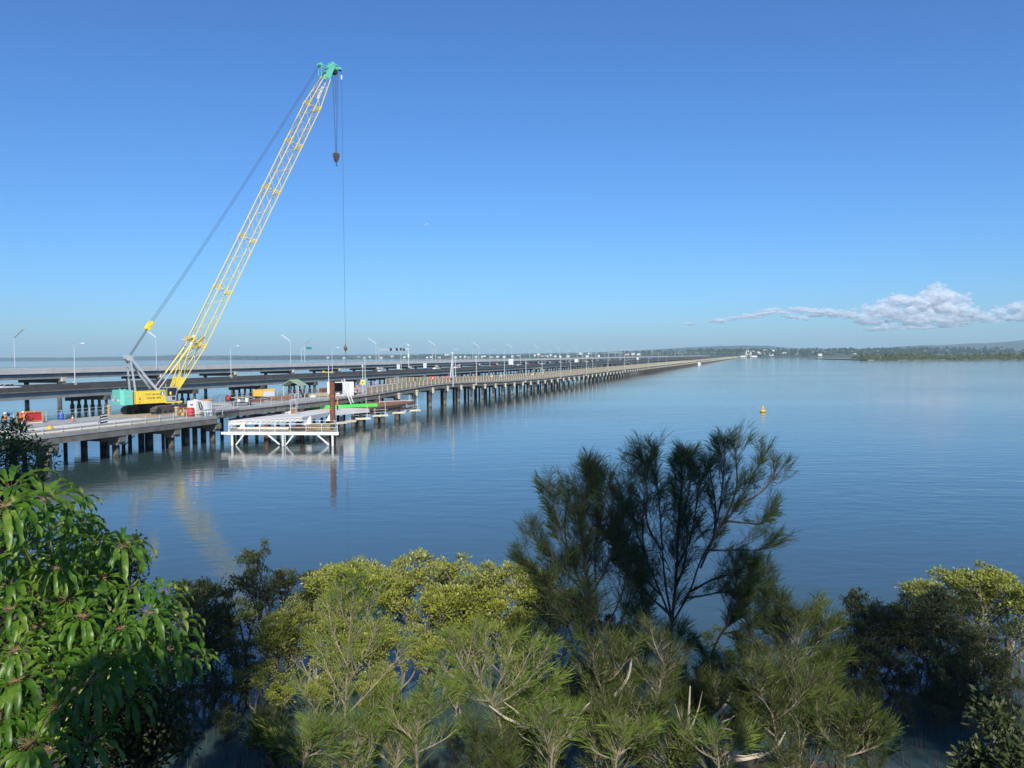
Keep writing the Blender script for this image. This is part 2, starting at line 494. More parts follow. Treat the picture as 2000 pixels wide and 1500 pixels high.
HP = [(-120, 699.5), (0, 699), (60, 698), (120, 698.5), (200, 697), (300, 695.5), (345, 693), (390, 695), (450, 694.5), (560, 694), (700, 693), (850, 692), (1000, 691), (1120, 689), (1180, 687.5),
      (1250, 684.5), (1330, 679.5), (1400, 676), (1450, 674.5), (1500, 676), (1560, 681), (1590, 679.5), (1620, 683), (1680, 681.5), (1740, 678), (1790, 674.5), (1850, 673.5),
      (1890, 671), (1930, 670), (1960, 668), (2000, 664.5), (2060, 657), (2140, 655), (2300, 662)]
pxs = np.linspace(-120, 2300, 240)
top = np.interp(pxs, [p[0] for p in HP], [p[1] for p in HP])
rows = []
for q, (Yh, fr) in enumerate(((5700, 0.0), (5950, 0.35), (6200, 0.7), (6450, 0.93), (6650, 1.0), (6900, 0.85), (7300, 0.4), (7700, 0.0))):
    row = []
    for k, px in enumerate(pxs):
        c = at(px, top[k], 6650)
        h = c.z * fr * (1.0 if fr in (0.0, 1.0) else 1 + 0.35 * (fbm(px * 0.02 + q * 5, q * 3.3) - 0.47))
        if fr == 1.0: h += 5 * (fbm(px * 0.08, 3.0) - 0.47)
        row.append((c.x * Yh / 6650.0, Yh, h - (2 if fr == 0 else 0)))
    rows.append(row)
V = np.array(rows).reshape(-1, 3)
ii = np.arange(len(V)).reshape(len(rows), -1)
F = np.stack([ii[:-1, :-1].ravel(), ii[:-1, 1:].ravel(), ii[1:, 1:].ravel(), ii[1:, :-1].ravel()], 1)
tag(link("hills", np_mesh("hills", V, F, hill_mat, True)), kind="structure")

SPIT = [(590, 1262), (640, 1235), (700, 1190), (790, 1135), (900, 1090), (1250, 960)]
spx = np.linspace(585, 1250, 60)
dsp = np.array([-4, 0, 6, 20, 60, 150, 300, 520, 700])
gx, gd = np.meshgrid(spx, dsp)
tip = np.clip((gx - 585) / 120.0, 0.02, 1)
gyy = np.interp(gx, [p[0] for p in SPIT], [p[1] for p in SPIT]) + gd * tip + 9 * (fbm(gx * 0.03, gx * 0.01) - 0.45)
gz = np.where(gd <= 0, gd * 0.1 - 0.1, 0.5 + 0.9 * np.clip(gd / 60, 0, 1))
V = np.stack([gx.ravel(), gyy.ravel(), gz.ravel()], 1)
ii = np.arange(gx.size).reshape(gx.shape)
F = np.stack([ii[:-1, :-1].ravel(), ii[:-1, 1:].ravel(), ii[1:, 1:].ravel(), ii[1:, :-1].ravel()], 1)
mud_mat = mat("spit_mud", (0.22, 0.19, 0.15), 0.9, 0.25, 0.05)
tag(link("mangrove_spit_ground", np_mesh("spit", V, F, mud_mat, True)), kind="structure")

def blob_forest(name, pts, mat_, seed):
    "pts: (x, y, z, height, radius) -> one mesh of lumpy leafy crowns, each a cloud of leaf clumps"
    rs = np.random.RandomState(seed)
    VV, FF = [], []
    n0 = 0
    for (x, y, z, h, r) in pts:
        k = 46 if h < 900 else 20
        d = rs.normal(size=(k, 3)); d /= np.linalg.norm(d, axis=1)[:, None]
        d[:, 2] = np.abs(d[:, 2]) * 0.9 - 0.25
        rad = r * rs.uniform(0.55, 1.05, (k, 1))
        c = np.array([x, y, z + h - r * 0.95]) + d * rad * np.array([1, 1, min(1.6, 0.55 * h / r)])
        s = r * rs.uniform(0.22, 0.42, (k, 1))
        nrm = d + rs.normal(scale=0.5, size=(k, 3)); nrm /= np.linalg.norm(nrm, axis=1)[:, None]
        t1 = np.cross(nrm, rs.normal(size=(k, 3))); t1 /= np.linalg.norm(t1, axis=1)[:, None]
        t2 = np.cross(nrm, t1)
        q = np.stack([c + t1 * s, c + t2 * s * 0.8 + nrm * s * 0.15, c - t1 * s, c - t2 * s * 0.8 - nrm * s * 0.2], 1).reshape(-1, 3)
        VV.append(q)
        FF.append(np.arange(len(q)).reshape(-1, 4) + n0)
        n0 += len(q)
    me = np_mesh(name, np.concatenate(VV), np.concatenate(FF), mat_)
    return link(name, me)
wood_mat = leaf_mat("far_wood_leaves", [(0.030, 0.052, 0.020), (0.055, 0.080, 0.030), (0.085, 0.100, 0.042)], 0.02, 0.7, 0.15, spec=0.1)
mang_mat = leaf_mat("far_mangrove_leaves", [(0.055, 0.085, 0.028), (0.095, 0.130, 0.040), (0.140, 0.165, 0.055)], 0.03, 0.7, 0.2, spec=0.1)
rs = np.random.RandomState(11)
pts = []
for i in range(1500):
    x = rs.uniform(595, 1240)
    w = np.clip((x - 585) / 120.0, 0.02, 1)
    d = 6 + 430 * rs.rand() ** 1.9
    y = np.interp(x, [p[0] for p in SPIT], [p[1] for p in SPIT]) + d * w + 9 * (fbm(x * 0.03, x * 0.01) - 0.45)
    h = rs.uniform(4.5, 8.0) * (0.55 + 0.45 * min(1, d / 60)) * (0.6 + 0.4 * w) * (1.55 if (d > 200 and rs.rand() < 0.5) else 1)
    pts.append((x, float(y), 0.6, h, rs.uniform(2.6, 5.0)))
tag(blob_forest("mangrove_forest", pts, mang_mat, 3), "low green mangrove forest along the far right spit", "mangrove forest", kind="stuff")
pts = []
for i in range(2600):
    x = rs.uniform(-3000, 2700) if i % 3 else rs.uniform(-500, 1900)
    d = 10 + 640 * rs.rand() ** 1.25
    if fbm(x * 0.006, d * 0.01) < 0.36: continue
    y = shore_y(x) + d + 26 * (fbm(x * 0.009, x * 0.004) - 0.45)
    h = rs.uniform(7, 14) * (0.75 if x < 500 else 1.45)
    pts.append((x, float(y), float(land_h(x, d)) - 0.5, h, rs.uniform(4.0, 8.5)))
tag(blob_forest("far_woods", pts, wood_mat, 4), "dark green wooded shore along the far side of the bay", "woods", kind="stuff")

# ------------------------------------------------------------------ haze: one closed box of thin even air
hz = bpy.data.materials.new("haze_air")
hz.use_nodes = True
hn, hl = hz.node_tree.nodes, hz.node_tree.links
hn.remove(hn["Principled BSDF"])
pv = hn.new("ShaderNodeVolumePrincipled")
pv.inputs["Color"].default_value = (0.62, 0.86, 1.0, 1)
pv.inputs["Density"].default_value = 0.000105
pv.inputs["Anisotropy"].default_value = 0.0
hl.new(pv.outputs[0], hn["Material Output"].inputs["Volume"])
mb = MB(); mb.box(-6500, 6500, -300, 9000, -6.0, 175.0)
haze = mb.build("haze", hz)
tag(haze, "thin pale blue haze over the whole bay", "haze", kind="stuff")

# ------------------------------------------------------------------ clouds, far outside the haze
def cloud_material():
    m = bpy.data.materials.new("cloud_white")
    m.use_nodes = True
    n, l = m.node_tree.nodes, m.node_tree.links
    out = n["Material Output"]
    n.remove(n["Principled BSDF"])
    df = n.new("ShaderNodeBsdfDiffuse"); df.inputs["Color"].default_value = (0.92, 0.96, 1.0, 1)
    tl = n.new("ShaderNodeBsdfTranslucent"); tl.inputs["Color"].default_value = (0.92, 0.96, 1.0, 1)
    ms = n.new("ShaderNodeMixShader"); ms.inputs[0].default_value = 0.55
    l.new(df.outputs[0], ms.inputs[1]); l.new(tl.outputs[0], ms.inputs[2])
    tr = n.new("ShaderNodeBsdfTransparent")
    lw = n.new("ShaderNodeLayerWeight"); lw.inputs["Blend"].default_value = 0.5
    tc = n.new("ShaderNodeTexCoord")
    no = n.new("ShaderNodeTexNoise"); no.inputs["Scale"].default_value = 0.012; no.inputs["Detail"].default_value = 6.0
    no.inputs["Roughness"].default_value = 0.65
    l.new(tc.outputs["Object"], no.inputs["Vector"])
    # density falls to nothing towards each puff's rim, ragged by noise
    s1 = n.new("ShaderNodeMath"); s1.operation = 'SUBTRACT'; s1.inputs[0].default_value = 1.0
    l.new(lw.outputs["Facing"], s1.inputs[1])
    s2 = n.new("ShaderNodeMath"); s2.operation = 'MULTIPLY_ADD'; s2.inputs[1].default_value = 1.5; 
    l.new(no.outputs["Fac"], s2.inputs[0]); s2.inputs[2].default_value = -0.85
    s3 = n.new("ShaderNodeMath"); s3.operation = 'ADD'
    l.new(s1.outputs[0], s3.inputs[0]); l.new(s2.outputs[0], s3.inputs[1])
    mr = n.new("ShaderNodeMapRange"); mr.interpolation_type = 'SMOOTHSTEP'
    mr.inputs["From Min"].default_value, mr.inputs["From Max"].default_value = 0.06, 1.05
    mr.inputs["To Max"].default_value = 0.40
    l.new(s3.outputs[0], mr.inputs["Value"])
    mx = n.new("ShaderNodeMixShader")
    l.new(mr.outputs["Result"], mx.inputs[0])
    l.new(tr.outputs[0], mx.inputs[1]); l.new(ms.outputs[0], mx.inputs[2])
    l.new(mx.outputs[0], out.inputs["Surface"])
    return m
CLOUD_M = cloud_material()
def ico(sub):
    import bmesh
    bm = bmesh.new(); bmesh.ops.create_icosphere(bm, subdivisions=sub, radius=1.0)
    v = np.array([q.co[:] for q in bm.verts]); f = np.array([[q.index for q in p.verts] for p in bm.faces]); bm.free()
    return v, f
ICV, ICF = ico(3)
def cloud(lumps, label, seed, Yc=14000.0, flat=1.0, sub=12):
    "each lump: a core puff, medium puffs round it and many small ones along its rim"
    rs = np.random.RandomState(seed)
    VV, FF, n0 = [], [], 0
    base = at(lumps[0][0], lumps[0][1], Yc)
    for (px, py, r) in lumps:
        for q in range(sub):
            rr = r * (0.80 if q == 0 else rs.uniform(0.34, 0.60) if q < sub // 2 else rs.uniform(0.14, 0.30))
            a = rs.uniform(0, 2 * math.pi); k = 0 if q == 0 else r * (rs.uniform(0.3, 0.75) if q < sub // 2 else rs.uniform(0.7, 1.05))
            dy = math.sin(a) * k * 0.72 / flat ** 0.5
            if dy > 0.45 * r: dy = 0.45 * r
            c = at(px + math.cos(a) * k * 1.1 * flat, py + dy, Yc) + Vector((0, rs.uniform(-1, 1) * r * 7, 0))
            w = rr * Yc / FPX
            v = ICV.copy()
            nz = fbm(v[:, 0] * 2.2 + seed + q, v[:, 1] * 2.2 + v[:, 2] * 1.7 + px) - 0.47
            v = v * (1 + 0.45 * nz)[:, None] * np.array([1.15 * flat, 1.0, 0.80 / flat ** 0.5]) * w
            VV.append(v + np.array(c - base)); FF.append(ICF + n0); n0 += len(v)
    o = link("cloud", np_mesh("cloud", np.concatenate(VV), np.concatenate(FF), CLOUD_M, True))
    o.location = base
    tag(o, label, "cloud", "low clouds over the far right shore")
cloud([(1838, 572, 28), (1860, 584, 25), (1814, 586, 25), (1790, 600, 24), (1850, 606, 24), (1826, 600, 24), (1875, 600, 18)], "bright white towering cumulus top, tallest of the clouds at right", 1, sub=20)
cloud([(1752, 586, 20), (1772, 592, 24), (1728, 598, 22), (1738, 612, 26), (1704, 610, 20), (1770, 618, 26), (1800, 624, 26), (1840, 622, 26), (1885, 612, 20), (1872, 626, 22), (1912, 618, 18), (1664, 614, 18), (1690, 624, 18), (1634, 612, 14), (1935, 624, 16), (1720, 630, 16), (1950, 612, 12), (1905, 606, 12)],
      "wide lumpy grey and white cloud body beneath the bright cumulus top", 2, flat=1.35)
cloud([(1962, 606, 15), (1990, 600, 19), (2015, 606, 22), (1985, 618, 14), (1965, 620, 12), (2010, 622, 14)], "white cloud cut by the right edge of the picture", 3, flat=1.3)
cloud([(1700, 643, 9), (1725, 641, 10), (1755, 640, 10), (1790, 641, 10), (1820, 638, 10), (1850, 636, 10), (1880, 632, 9)], "flat pale strip of cloud lowest of the group at right", 4, flat=2.2)
cloud([(1560, 604, 12), (1585, 608, 12), (1600, 614, 11), (1530, 612, 8), (1570, 622, 8), (1508, 606, 11), (1490, 612, 10), (1615, 608, 10), (1545, 618, 8)], "small ragged cloud left of the big cumulus", 5, flat=1.9)
cloud([(1460, 617, 9), (1440, 621, 9), (1415, 625, 9), (1398, 628, 8), (1475, 620, 8)], "thin tapering cloud, leftmost long streak of the bank", 6, flat=2.4)
cloud([(1342, 632, 5), (1352, 633, 5)], "tiny faint wisp of cloud left of the tapering streak", 7, flat=2.2)
# ------------------------------------------------------------------ the three bridges; local x runs along, y to the far side
UB = Vector((0.325, 1.0, 0)).normalized()
VB = Vector((-UB.y, UB.x, 0))
OB = Vector((-72.75, 0, 0))
RZB = math.atan2(UB.y, UB.x)
def BW(s, t, z=0.0):
    return OB + UB * s + VB * t + Vector((0, 0, z))
def BL(p):
    d = Vector((p[0], p[1], 0)) - OB
    return d.dot(UB), d.dot(VB)
def s_of_Y(Y, t):
    return (Y - VB.y * t) / UB.y
S_END = 2700 / UB.y
def bridge_root(name, label, cat):
    return thing(name, label, cat, OB, RZB)

# ---- old bridge with timber railings (piles, crossheads, deck, railing)
old = bridge_root("old_bridge", "old low concrete bridge with brown railings on dark arched piles, nearest of the three bridges", "bridge")
S0 = 107.5
DZ = 4.22
W_OLD = 13.0
HPROF = [(100, 4.22), (128, 4.22), (141, 4.27), (152, 4.55), (165, 4.95), (177, 5.12), (188, 4.92), (200, 4.58), (215, 4.25), (236, 3.95), (262, 3.78), (300, 3.72), (380, 3.74), (3200, 3.74)]
def dzs(s):
    "deck level of the old bridge at distance s along it: a low hump near the work site"
    x = np.array([q[0] / UB.y for q in HPROF]); z = [q[1] for q in HPROF]
    return float(np.mean([np.interp(s + d, x, z) for d in (-6, -3, 0, 3, 6)]))
ST = [121.0 + 3.0 * k for k in range(100)] + [430 + 40.0 * k for k in range(60)] + [S_END]
mb = MB()
mb.box(S0, 120.99, 0, 6.4, DZ - 0.28, DZ)
mb.strip(ST, dzs, 0, W_OLD, -0.28, 0)
mb.build("deck", M["concrete"], old)
mb = MB()
for t in (0.16, 4.2, 8.6, W_OLD - 0.5):
    if t < 6: mb.box(S0, 120.99, t, t + 0.34, DZ - 1.12, DZ - 0.283)
    s = 121.2
    while s < 420:
        mb.strip([s + 0.1, s + 2.8, s + 5.5, s + 8.2], dzs, t, t + 0.34, -1.12, -0.283); s += 8.41
    mb.strip([s] + [q for q in ST if q > s], dzs, t, t + 0.34, -1.12, -0.283)
mb.build("girders", M["concrete_old"], old)
BENT_Y = [113.8 + 8.0 * k for k in range(323)]
N_DET = 46
far = MB()
for k, Y in enumerate(BENT_Y):
    s = s_of_Y(Y, 0.6); DH = dzs(s) - 0.004
    if k < N_DET:
        pr = empty("pier")
        pr.parent = old
        pr.location = (s, 0, 0)
        c = MB()
        c.box(-0.42, 0.42, -0.02, W_OLD - 0.2, DH - 1.62, DH - 1.123 if s > 121 else DH - 1.4)
        if k > 2:
            # curved brackets that make each opening read as an arch
            for sg in (-1, 1):
                for tt in (0.45,):
                    prof = [(sg * 0.24, 1.35), (sg * 0.24, DH - 1.13), (sg * 1.9, DH - 1.13), (sg * 1.15, DH - 1.34), (sg * 0.68, DH - 1.75), (sg * 0.40, DH - 2.3)]
                    if sg < 0: prof = prof[::-1]
                    c.side(prof, tt - 0.22, tt + 0.22)
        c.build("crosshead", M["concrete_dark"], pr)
        b = MB()
        b.box(-0.30, 0.30, -0.50, -0.024, DH - 0.85, DH - 0.62, taper=0.0)
        b.box(-0.17, 0.17, -0.42, -0.03, DH - 1.85, DH - 0.853, taper=-0.04)
        if Y > 150: b.build("bracket", M["stub"], pr)
        for q, tt in enumerate((0.55, 4.6, 8.7, 12.3)):
            pb = MB()
            if q == 0:
                pb.box(-0.26, 0.26, tt - 0.26, tt + 0.26, -3.0, DH - 1.625)
            else:
                pb.tube([(0.0, tt, -3.0), (0.0, tt, DH - 1.625)], 0.27, 8)
            pb.build("pile", M["pile"] if q == 0 else M["pile_dark"], pr)
    else:
        far.box(s - 0.42, s + 0.42, 0.0, W_OLD - 0.2, DH - 1.62, DH - 1.123)
        far.box(s - 0.2, s + 0.2, -0.42, -0.02, DH - 1.7, DH - 0.7, 1)
        for tt in (0.55, 4.6, 8.7, 12.3):
            far.box(s - 0.27, s + 0.27, tt - 0.27, tt + 0.27, -3.0, DH - 1.625)
        for sg in (-1, 1):
            far.box(s + sg * 0.75 - 0.48, s + sg * 0.75 + 0.48, 0.25, 0.65, DH - 1.55, DH - 1.125)
far.build("pier", [M["concrete_dark"], M["stub"]], old)["kind"] = "stuff"
def railing(mb, s0, s1, t, fine):
    s = s0; P = []
    while s < s1:
        z = dzs(s); P.append(s)
        mb.box(s - 0.06, s + 0.06, t - 0.06, t + 0.06, z - 0.05, z + 1.22, 1)
        s += 2.1 if s < fine else 4.2
    for h in (0.20, 0.52, 0.84, 1.12):
        mb.strip(P, dzs, t + 0.065, t + 0.115, h - 0.115, h + 0.115, 0)
mb = MB(); railing(mb, s_of_Y(141.6, 0.2), S_END, 0.12, 900); mb.build("railing", [M["timber"], M["post"]], old)
mb = MB(); railing(mb, s_of_Y(176, 12.6), S_END, W_OLD - 0.3, 900); mb.build("railing", [M["timber"], M["post"]], old)

# ---- the lower, wider deck that carries the crane
CD = 3.45
work = bridge_root("crane_deck", "pale concrete bridge deck under the yellow crane, standing on thick dark piles", "bridge")
A0, A1 = 57.0, 107.2
mb = MB()
mb.box(A0, A1, -0.45, 16.5, CD - 0.25, CD)
mb.box(A1, 120.8, 6.7, 16.5, CD - 0.25, CD)
mb.build("deck", M["concrete"], work)
mb = MB()
mb.box(A0, A1, -0.40, 0.02, CD - 0.93, CD - 0.253)
for t in (4.0, 8.0, 12.0, 15.6):
    mb.box(A0, A1, t, t + 0.45, CD - 0.93, CD - 0.253)
mb.build("edge_beam", M["concrete_old"], work)
mb = MB()
mb.box(A0 + 0.2, A1 - 0.2, -0.44, -0.22, CD + 0.002, CD + 0.14)
mb.build("kerb", M["concrete"], work)
for k, Y in enumerate((70.0, 78.8, 87.2, 95.4, 102.6)):
    s = s_of_Y(Y, 0.7)
    c = MB(); c.box(s - 0.5, s + 0.5, -0.30, 15.9, CD - 1.65, CD - 0.933)
    c.box(s - 0.62, s + 0.62, -0.05, 1.3, CD - 2.0, CD - 1.653)
    c.build("crosshead", M["concrete_old"], work)
    for q, (tt, rr) in enumerate(((0.75, 0.40), (2.3, 0.20), (5.4, 0.36), (8.6, 0.22), (11.6, 0.36), (15.0, 0.26))):
        pb = MB(); pb.tube([(s + (0.35 if q % 2 else 0), tt, -3.0), (s + (0.35 if q % 2 else 0), tt, CD - 1.655 - (0.35 if q == 0 else 0))], rr, 10)
        pb.build("pile", M["pile_dark"], work)
for k, (s, t) in enumerate(((84.5, 3.0), (93.0, 2.2), (99.5, 3.4), (103.4, 1.2), (105.3, 1.6))):
    pb = MB(); pb.tube([(s, t, -3.0), (s, t, CD - 0.95)], 0.33, 10); pb.build("pile", M["pile_dark"], work)
mb = MB()
for (a, b) in (((84, 1.5, CD - 1.3), (88, 6.5, 0.3)), ((95, 1.5, CD - 1.3), (99, 7.0, 0.3)), ((91, 6.0, CD - 1.3), (87, 11.0, 0.3))):
    mb.tube([a, b], 0.06, 5)
mb.build("brace", M["rope"], work)
mb = MB()
sp = [s_of_Y(60 + 2.15 * k, -0.3) for k in range(21)]
for s in sp:
    mb.tube([(s, -0.33, CD + 0.14), (s, -0.33, CD + 1.08)], 0.05, 5)
for h in (1.05, 0.62):
    mb.tube([(sp[0], -0.33, CD + h), (sp[-1], -0.33, CD + h)], 0.03, 5)
mb.build("handrail", M["steel"], work)
mb = MB()
for t, h in ((-0.20, 0.22), (-0.24, 0.50)):
    mb.tube([(A0 + 1, t, CD + h), (A1 - 6, t, CD + h)], 0.075, 8)
mb.build("pipe", M["cream_beam"], work)
mb = MB()
s = A0 + 6
while s < A1 - 1:
    mb.tube([(s, 16.3, CD), (s, 16.3, CD + 1.25)], 0.05, 5); s += 2.2
for h in (1.2, 0.75):
    mb.tube([(A0 + 6, 16.3, CD + h), (A1 - 1, 16.3, CD + h)], 0.03, 5)
mb.build("far_handrail", M["steel"], work)
for k, s in enumerate(np.arange(70.5, 100, 6.1)):
    for j, t in enumerate((1.0, 3.1, 5.2)):
        if (k + 2 * j) % 5 == 4: continue
        mb = MB(); mb.box(s + 0.03, s + 6.0, t, t + 2.02, CD + 0.004, CD + 0.13 + 0.015 * ((k + j) % 3)); mb.build("deck_slab", M["slab_pale"], work)
mb = MB()
for k in range(14):
    s = 103.6 + 0.85 * k
    mb.box(s, s + 0.8, 7.6, 16.0, CD + 0.004, CD + 0.03)
mb.build("timber_mat", M["wood"], work)
# ---- low highway bridge
mid = bridge_root("highway_bridge", "low dark concrete highway bridge carrying cars, the middle of the three bridges", "bridge")
T1, T1W = 71.6, 12.4
B0, B1 = 40.0, S_END + 40
mb = MB()
mb.box(B0, B1, T1 - 0.06, T1 + T1W + 0.06, 4.50, 4.74)
mb.box(B0, B1, T1 + 0.35, T1 + T1W - 0.35, 4.74, 4.98, 1)
mb.build("deck", [M["concrete_old"], M["asphalt"]], mid)
mb = MB()
mb.box(B0, B1, T1, T1 + 0.32, 4.742, 5.66)
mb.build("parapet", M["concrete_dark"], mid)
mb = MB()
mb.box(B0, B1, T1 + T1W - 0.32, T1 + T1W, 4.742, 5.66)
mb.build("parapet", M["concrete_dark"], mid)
mb = MB()
for t in (0.40, 3.9, 7.1, 10.8):
    mb.box(B0, B1, T1 + t, T1 + t + 0.9, 3.05, 4.497)
mb.build("girders", M["girder"], mid)
far = MB()
for k in range(-2, 96):
    Y = 174.0 + 27.2 * k
    if Y > 2690: break
    s = s_of_Y(Y, T1)
    det = k < 28
    c = MB() if det else far
    c.box(s - 0.75, s + 0.75, T1 + 0.1, T1 + 9.8, 1.95, 3.046)
    c.box(s - 0.9, s + 0.9, T1 + 9.0, T1 + 11.9, 1.6, 3.046)
    tops = [T1 + 0.75 + 2.0 * q for q in range(6)]
    if det:
        pr = empty("pier"); pr.parent = mid
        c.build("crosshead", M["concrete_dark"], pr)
        for tt in tops:
            pb = MB(); pb.tube([(s, tt, 0.75), (s, tt, 1.947)], 0.30, 8)
            pb.tube([(s, tt, -3.0), (s, tt, 0.75)], 0.46, 8)
            pb.build("pile", M["pile_dark"], pr)
    else:
        for tt in tops:
            c.box(s - 0.4, s + 0.4, tt - 0.4, tt + 0.4, -3.0, 1.947)
far.build("pier", M["concrete_dark"], mid)["kind"] = "stuff"
# pale sign backs and safety rail are things further down

# ---- high bridge with pale parapet
high = bridge_root("high_bridge", "highest and farthest bridge, with a pale grey parapet above a dark girder", "bridge")
T2, T2W = 106.7, 16.5
mb = MB()
mb.box(B0, B1, T2 + 0.25, T2 + T2W - 0.25, 7.3, 7.7, 0)
mb.build("deck", [M["asphalt"]], high)
for t in (T2, T2 + T2W - 0.35):
    mb = MB()
    s = B0
    while s < B1:
        L = 8.0 if s < 900 else 80.0
        mb.box(s, min(s + L - 0.03, B1), t, t + 0.35, 7.52, 8.80)
        s += L
    mb.build("parapet", M["concrete_lit"], high)
mb = MB()
for t in (0.5, 5.0, 9.5, 14.4):
    mb.box(B0, B1, T2 + t, T2 + t + 1.4, 6.10, 7.297)
mb.build("girders", M["girder"], high)
mb = MB()
s = B0
while s < 1100:
    mb.box(s - 0.06, s + 0.06, T2 + 0.1, T2 + 0.24, 8.802, 9.22); s += 2.6
mb.tube([(B0, T2 + 0.17, 9.25), (B1, T2 + 0.17, 9.25)], 0.07, 5)
mb.build("handrail", M["grey"], high)
mb = MB()
s = B0 + 2.0
while s < 900:
    mb.box(s - 0.25, s + 0.25, T2 + 0.9, T2 + 1.24, 6.15, 6.45); s += 8.2
mb.build("drain_outlet", M["white"], high)
far = MB()
for k in range(-2, 80):
    Y = 203.5 + 33.4 * k
    if Y > 2690: break
    s = s_of_Y(Y, T2)
    det = k < 24
    c = MB() if det else far
    c.box(s - 0.9, s + 0.9, T2 + 0.3, T2 + T2W - 1.5, 4.95, 6.097)
    if det:
        pr = empty("pier"); pr.parent = high
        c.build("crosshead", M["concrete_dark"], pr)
        e = MB(); e.box(s - 0.75, s + 0.75, T2 - 0.35, T2 + 0.297, 5.35, 6.4, taper=0.1); e.build("sunlit_end_block", M["stub"], pr)  # sun on the crosshead's end face is put into this pale colour
        for tt in (T2 + 1.6, T2 + T2W - 3.4):
            pb = MB(); pb.tube([(s, tt, -3.0), (s, tt, 2.4)], 0.55, 12); pb.tube([(s, tt, 2.4), (s, tt, 4.947)], 0.62, 12)
            pb.build("column", M["concrete_dark"], pr)
    else:
        for tt in (T2 + 1.6, T2 + T2W - 3.4):
            c.box(s - 0.55, s + 0.55, tt - 0.55, tt + 0.55, -3.0, 4.947)
        c.box(s - 0.75, s + 0.75, T2 - 0.35, T2 + 0.297, 5.35, 6.4, 1)  # same pale sunlit tone on the distant ends
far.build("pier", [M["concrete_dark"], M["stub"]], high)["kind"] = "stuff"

# ------------------------------------------------------------------ street lamps
def arm_lamp(lab, s, t, z0, H, side, dist):
    "mast with one straight arm rising to the side (+1 away from us)"
    o = thing("street_lamp", lab, "street lamp", BW(s, t, z0), RZB, "straight-armed lamps on the highest bridge")
    k = 1.0 + min(1.2, dist / 900.0)
    m = MB(); m.tube([(0, 0, 0), (0, 0, H)], [0.095 * k, 0.06 * k], 6); m.box(-0.3, 0.3, -0.3, 0.3, -0.9, -0.3); m.build("mast", M["lamp"], o)
    m = MB(); AX, AZ = (4.4, 2.75) if side > 0 else (3.4, 2.3); m.bar((0, 0, H - 0.05), (0, side * AX, H + AZ), 0.26, 0.14); m.build("lamp_arm", M["sign_white"] if side > 0 else M["grey"], o)
    m = MB(); m.box(-0.18, 0.18, side * (AX - 0.1) - 0.45, side * (AX - 0.1) + 0.45, H + AZ - 0.13, H + AZ + 0.05); m.build("lamp_head", M["grey"], o)
    return o
for k in range(37):
    Y = 235.0 + 67.0 * k
    if Y > 2650: break
    arm_lamp(ordinal(k) + " lamp from the left along the near parapet of the highest bridge", s_of_Y(Y, T2), T2 + 0.17, 8.9, 8.9, 1, Y)
for k in range(12):
    Y = 208.0 + 66.0 * k
    arm_lamp("dark-armed lamp, " + ordinal(k) + " from the left along the far parapet of the highest bridge", s_of_Y(Y, T2 + T2W), T2 + T2W - 0.17, 8.9, 8.2, -1, Y)
def curve_lamp(lab, s, t, z0, H):
    o = thing("street_lamp", lab, "street lamp", BW(s, t, z0), RZB, "curved-arm lamps on the middle highway bridge")
    m = MB(); m.box(-0.35, 0.35, -0.25, 0.35, -0.9, 0.32); m.build("pedestal", M["stub"], o)
    pts = [(0, 0, 0.3), (0, 0, H - 1.0)] + [(0, -1.0 * (1 - math.cos(a)), H - 1.0 + 1.0 * math.sin(a)) for a in (0.4, 0.8, 1.2)] + [(0, -2.3, H + 0.22)]
    m = MB(); m.tube(pts, [0.12, 0.085, 0.07, 0.065, 0.06, 0.05], 7); m.build("mast", M["lamp"], o)
    m = MB(); m.box(-0.15, 0.15, -3.1, -2.2, H + 0.16, H + 0.32, taper=0.05); m.build("lamp_head", M["sign_white"], o)
    return o
for k, Y in enumerate([180, 233, 288, 343, 399, 455, 513, 571, 633, 692, 750, 810, 870, 930]):
    curve_lamp("curved white lamp, " + ordinal(k) + " from the left on the middle highway bridge", s_of_Y(Y, T1 + T1W), T1 + T1W - 0.16, 5.66, 9.0)
def pole_lamp(lab, s, t, H):
    o = thing("lamp_pole", lab, "lamp pole", BW(s, t, dzs(s)), RZB, "slim grey poles on the old bridge")
    m = MB(); m.tube([(0, 0, -0.75 if t < 0 else 0.0), (0, 0, H)], [0.10, 0.07], 8); m.build("pole", M["lamp"], o)
    m = MB(); m.lathe([(0.10, H), (0.17, H + 0.12), (0.17, H + 0.32), (0.06, H + 0.48)], 8); m.build("lamp_head", M["grey"], o)
    m = MB(); m.box(-0.22, 0.22, -0.02, 0.5, -0.78, -0.5); m.build("foot_bracket", M["stub"], o)
    return o
for k, Y in enumerate([195, 236, 277, 318, 362, 406, 450, 492, 540, 585]):
    pole_lamp("slim pole on the near edge of the old bridge, " + ordinal(k) + " from the left", s_of_Y(Y, -0.35), -0.35, 6.0 if k < 5 else 6.6)
for k, Y in enumerate([166, 215, 256, 300, 345, 390]):
    pole_lamp("slim pole on the far edge of the old bridge, " + ordinal(k) + " from the left", s_of_Y(Y, W_OLD - 0.7), W_OLD - 0.7, 6.0)
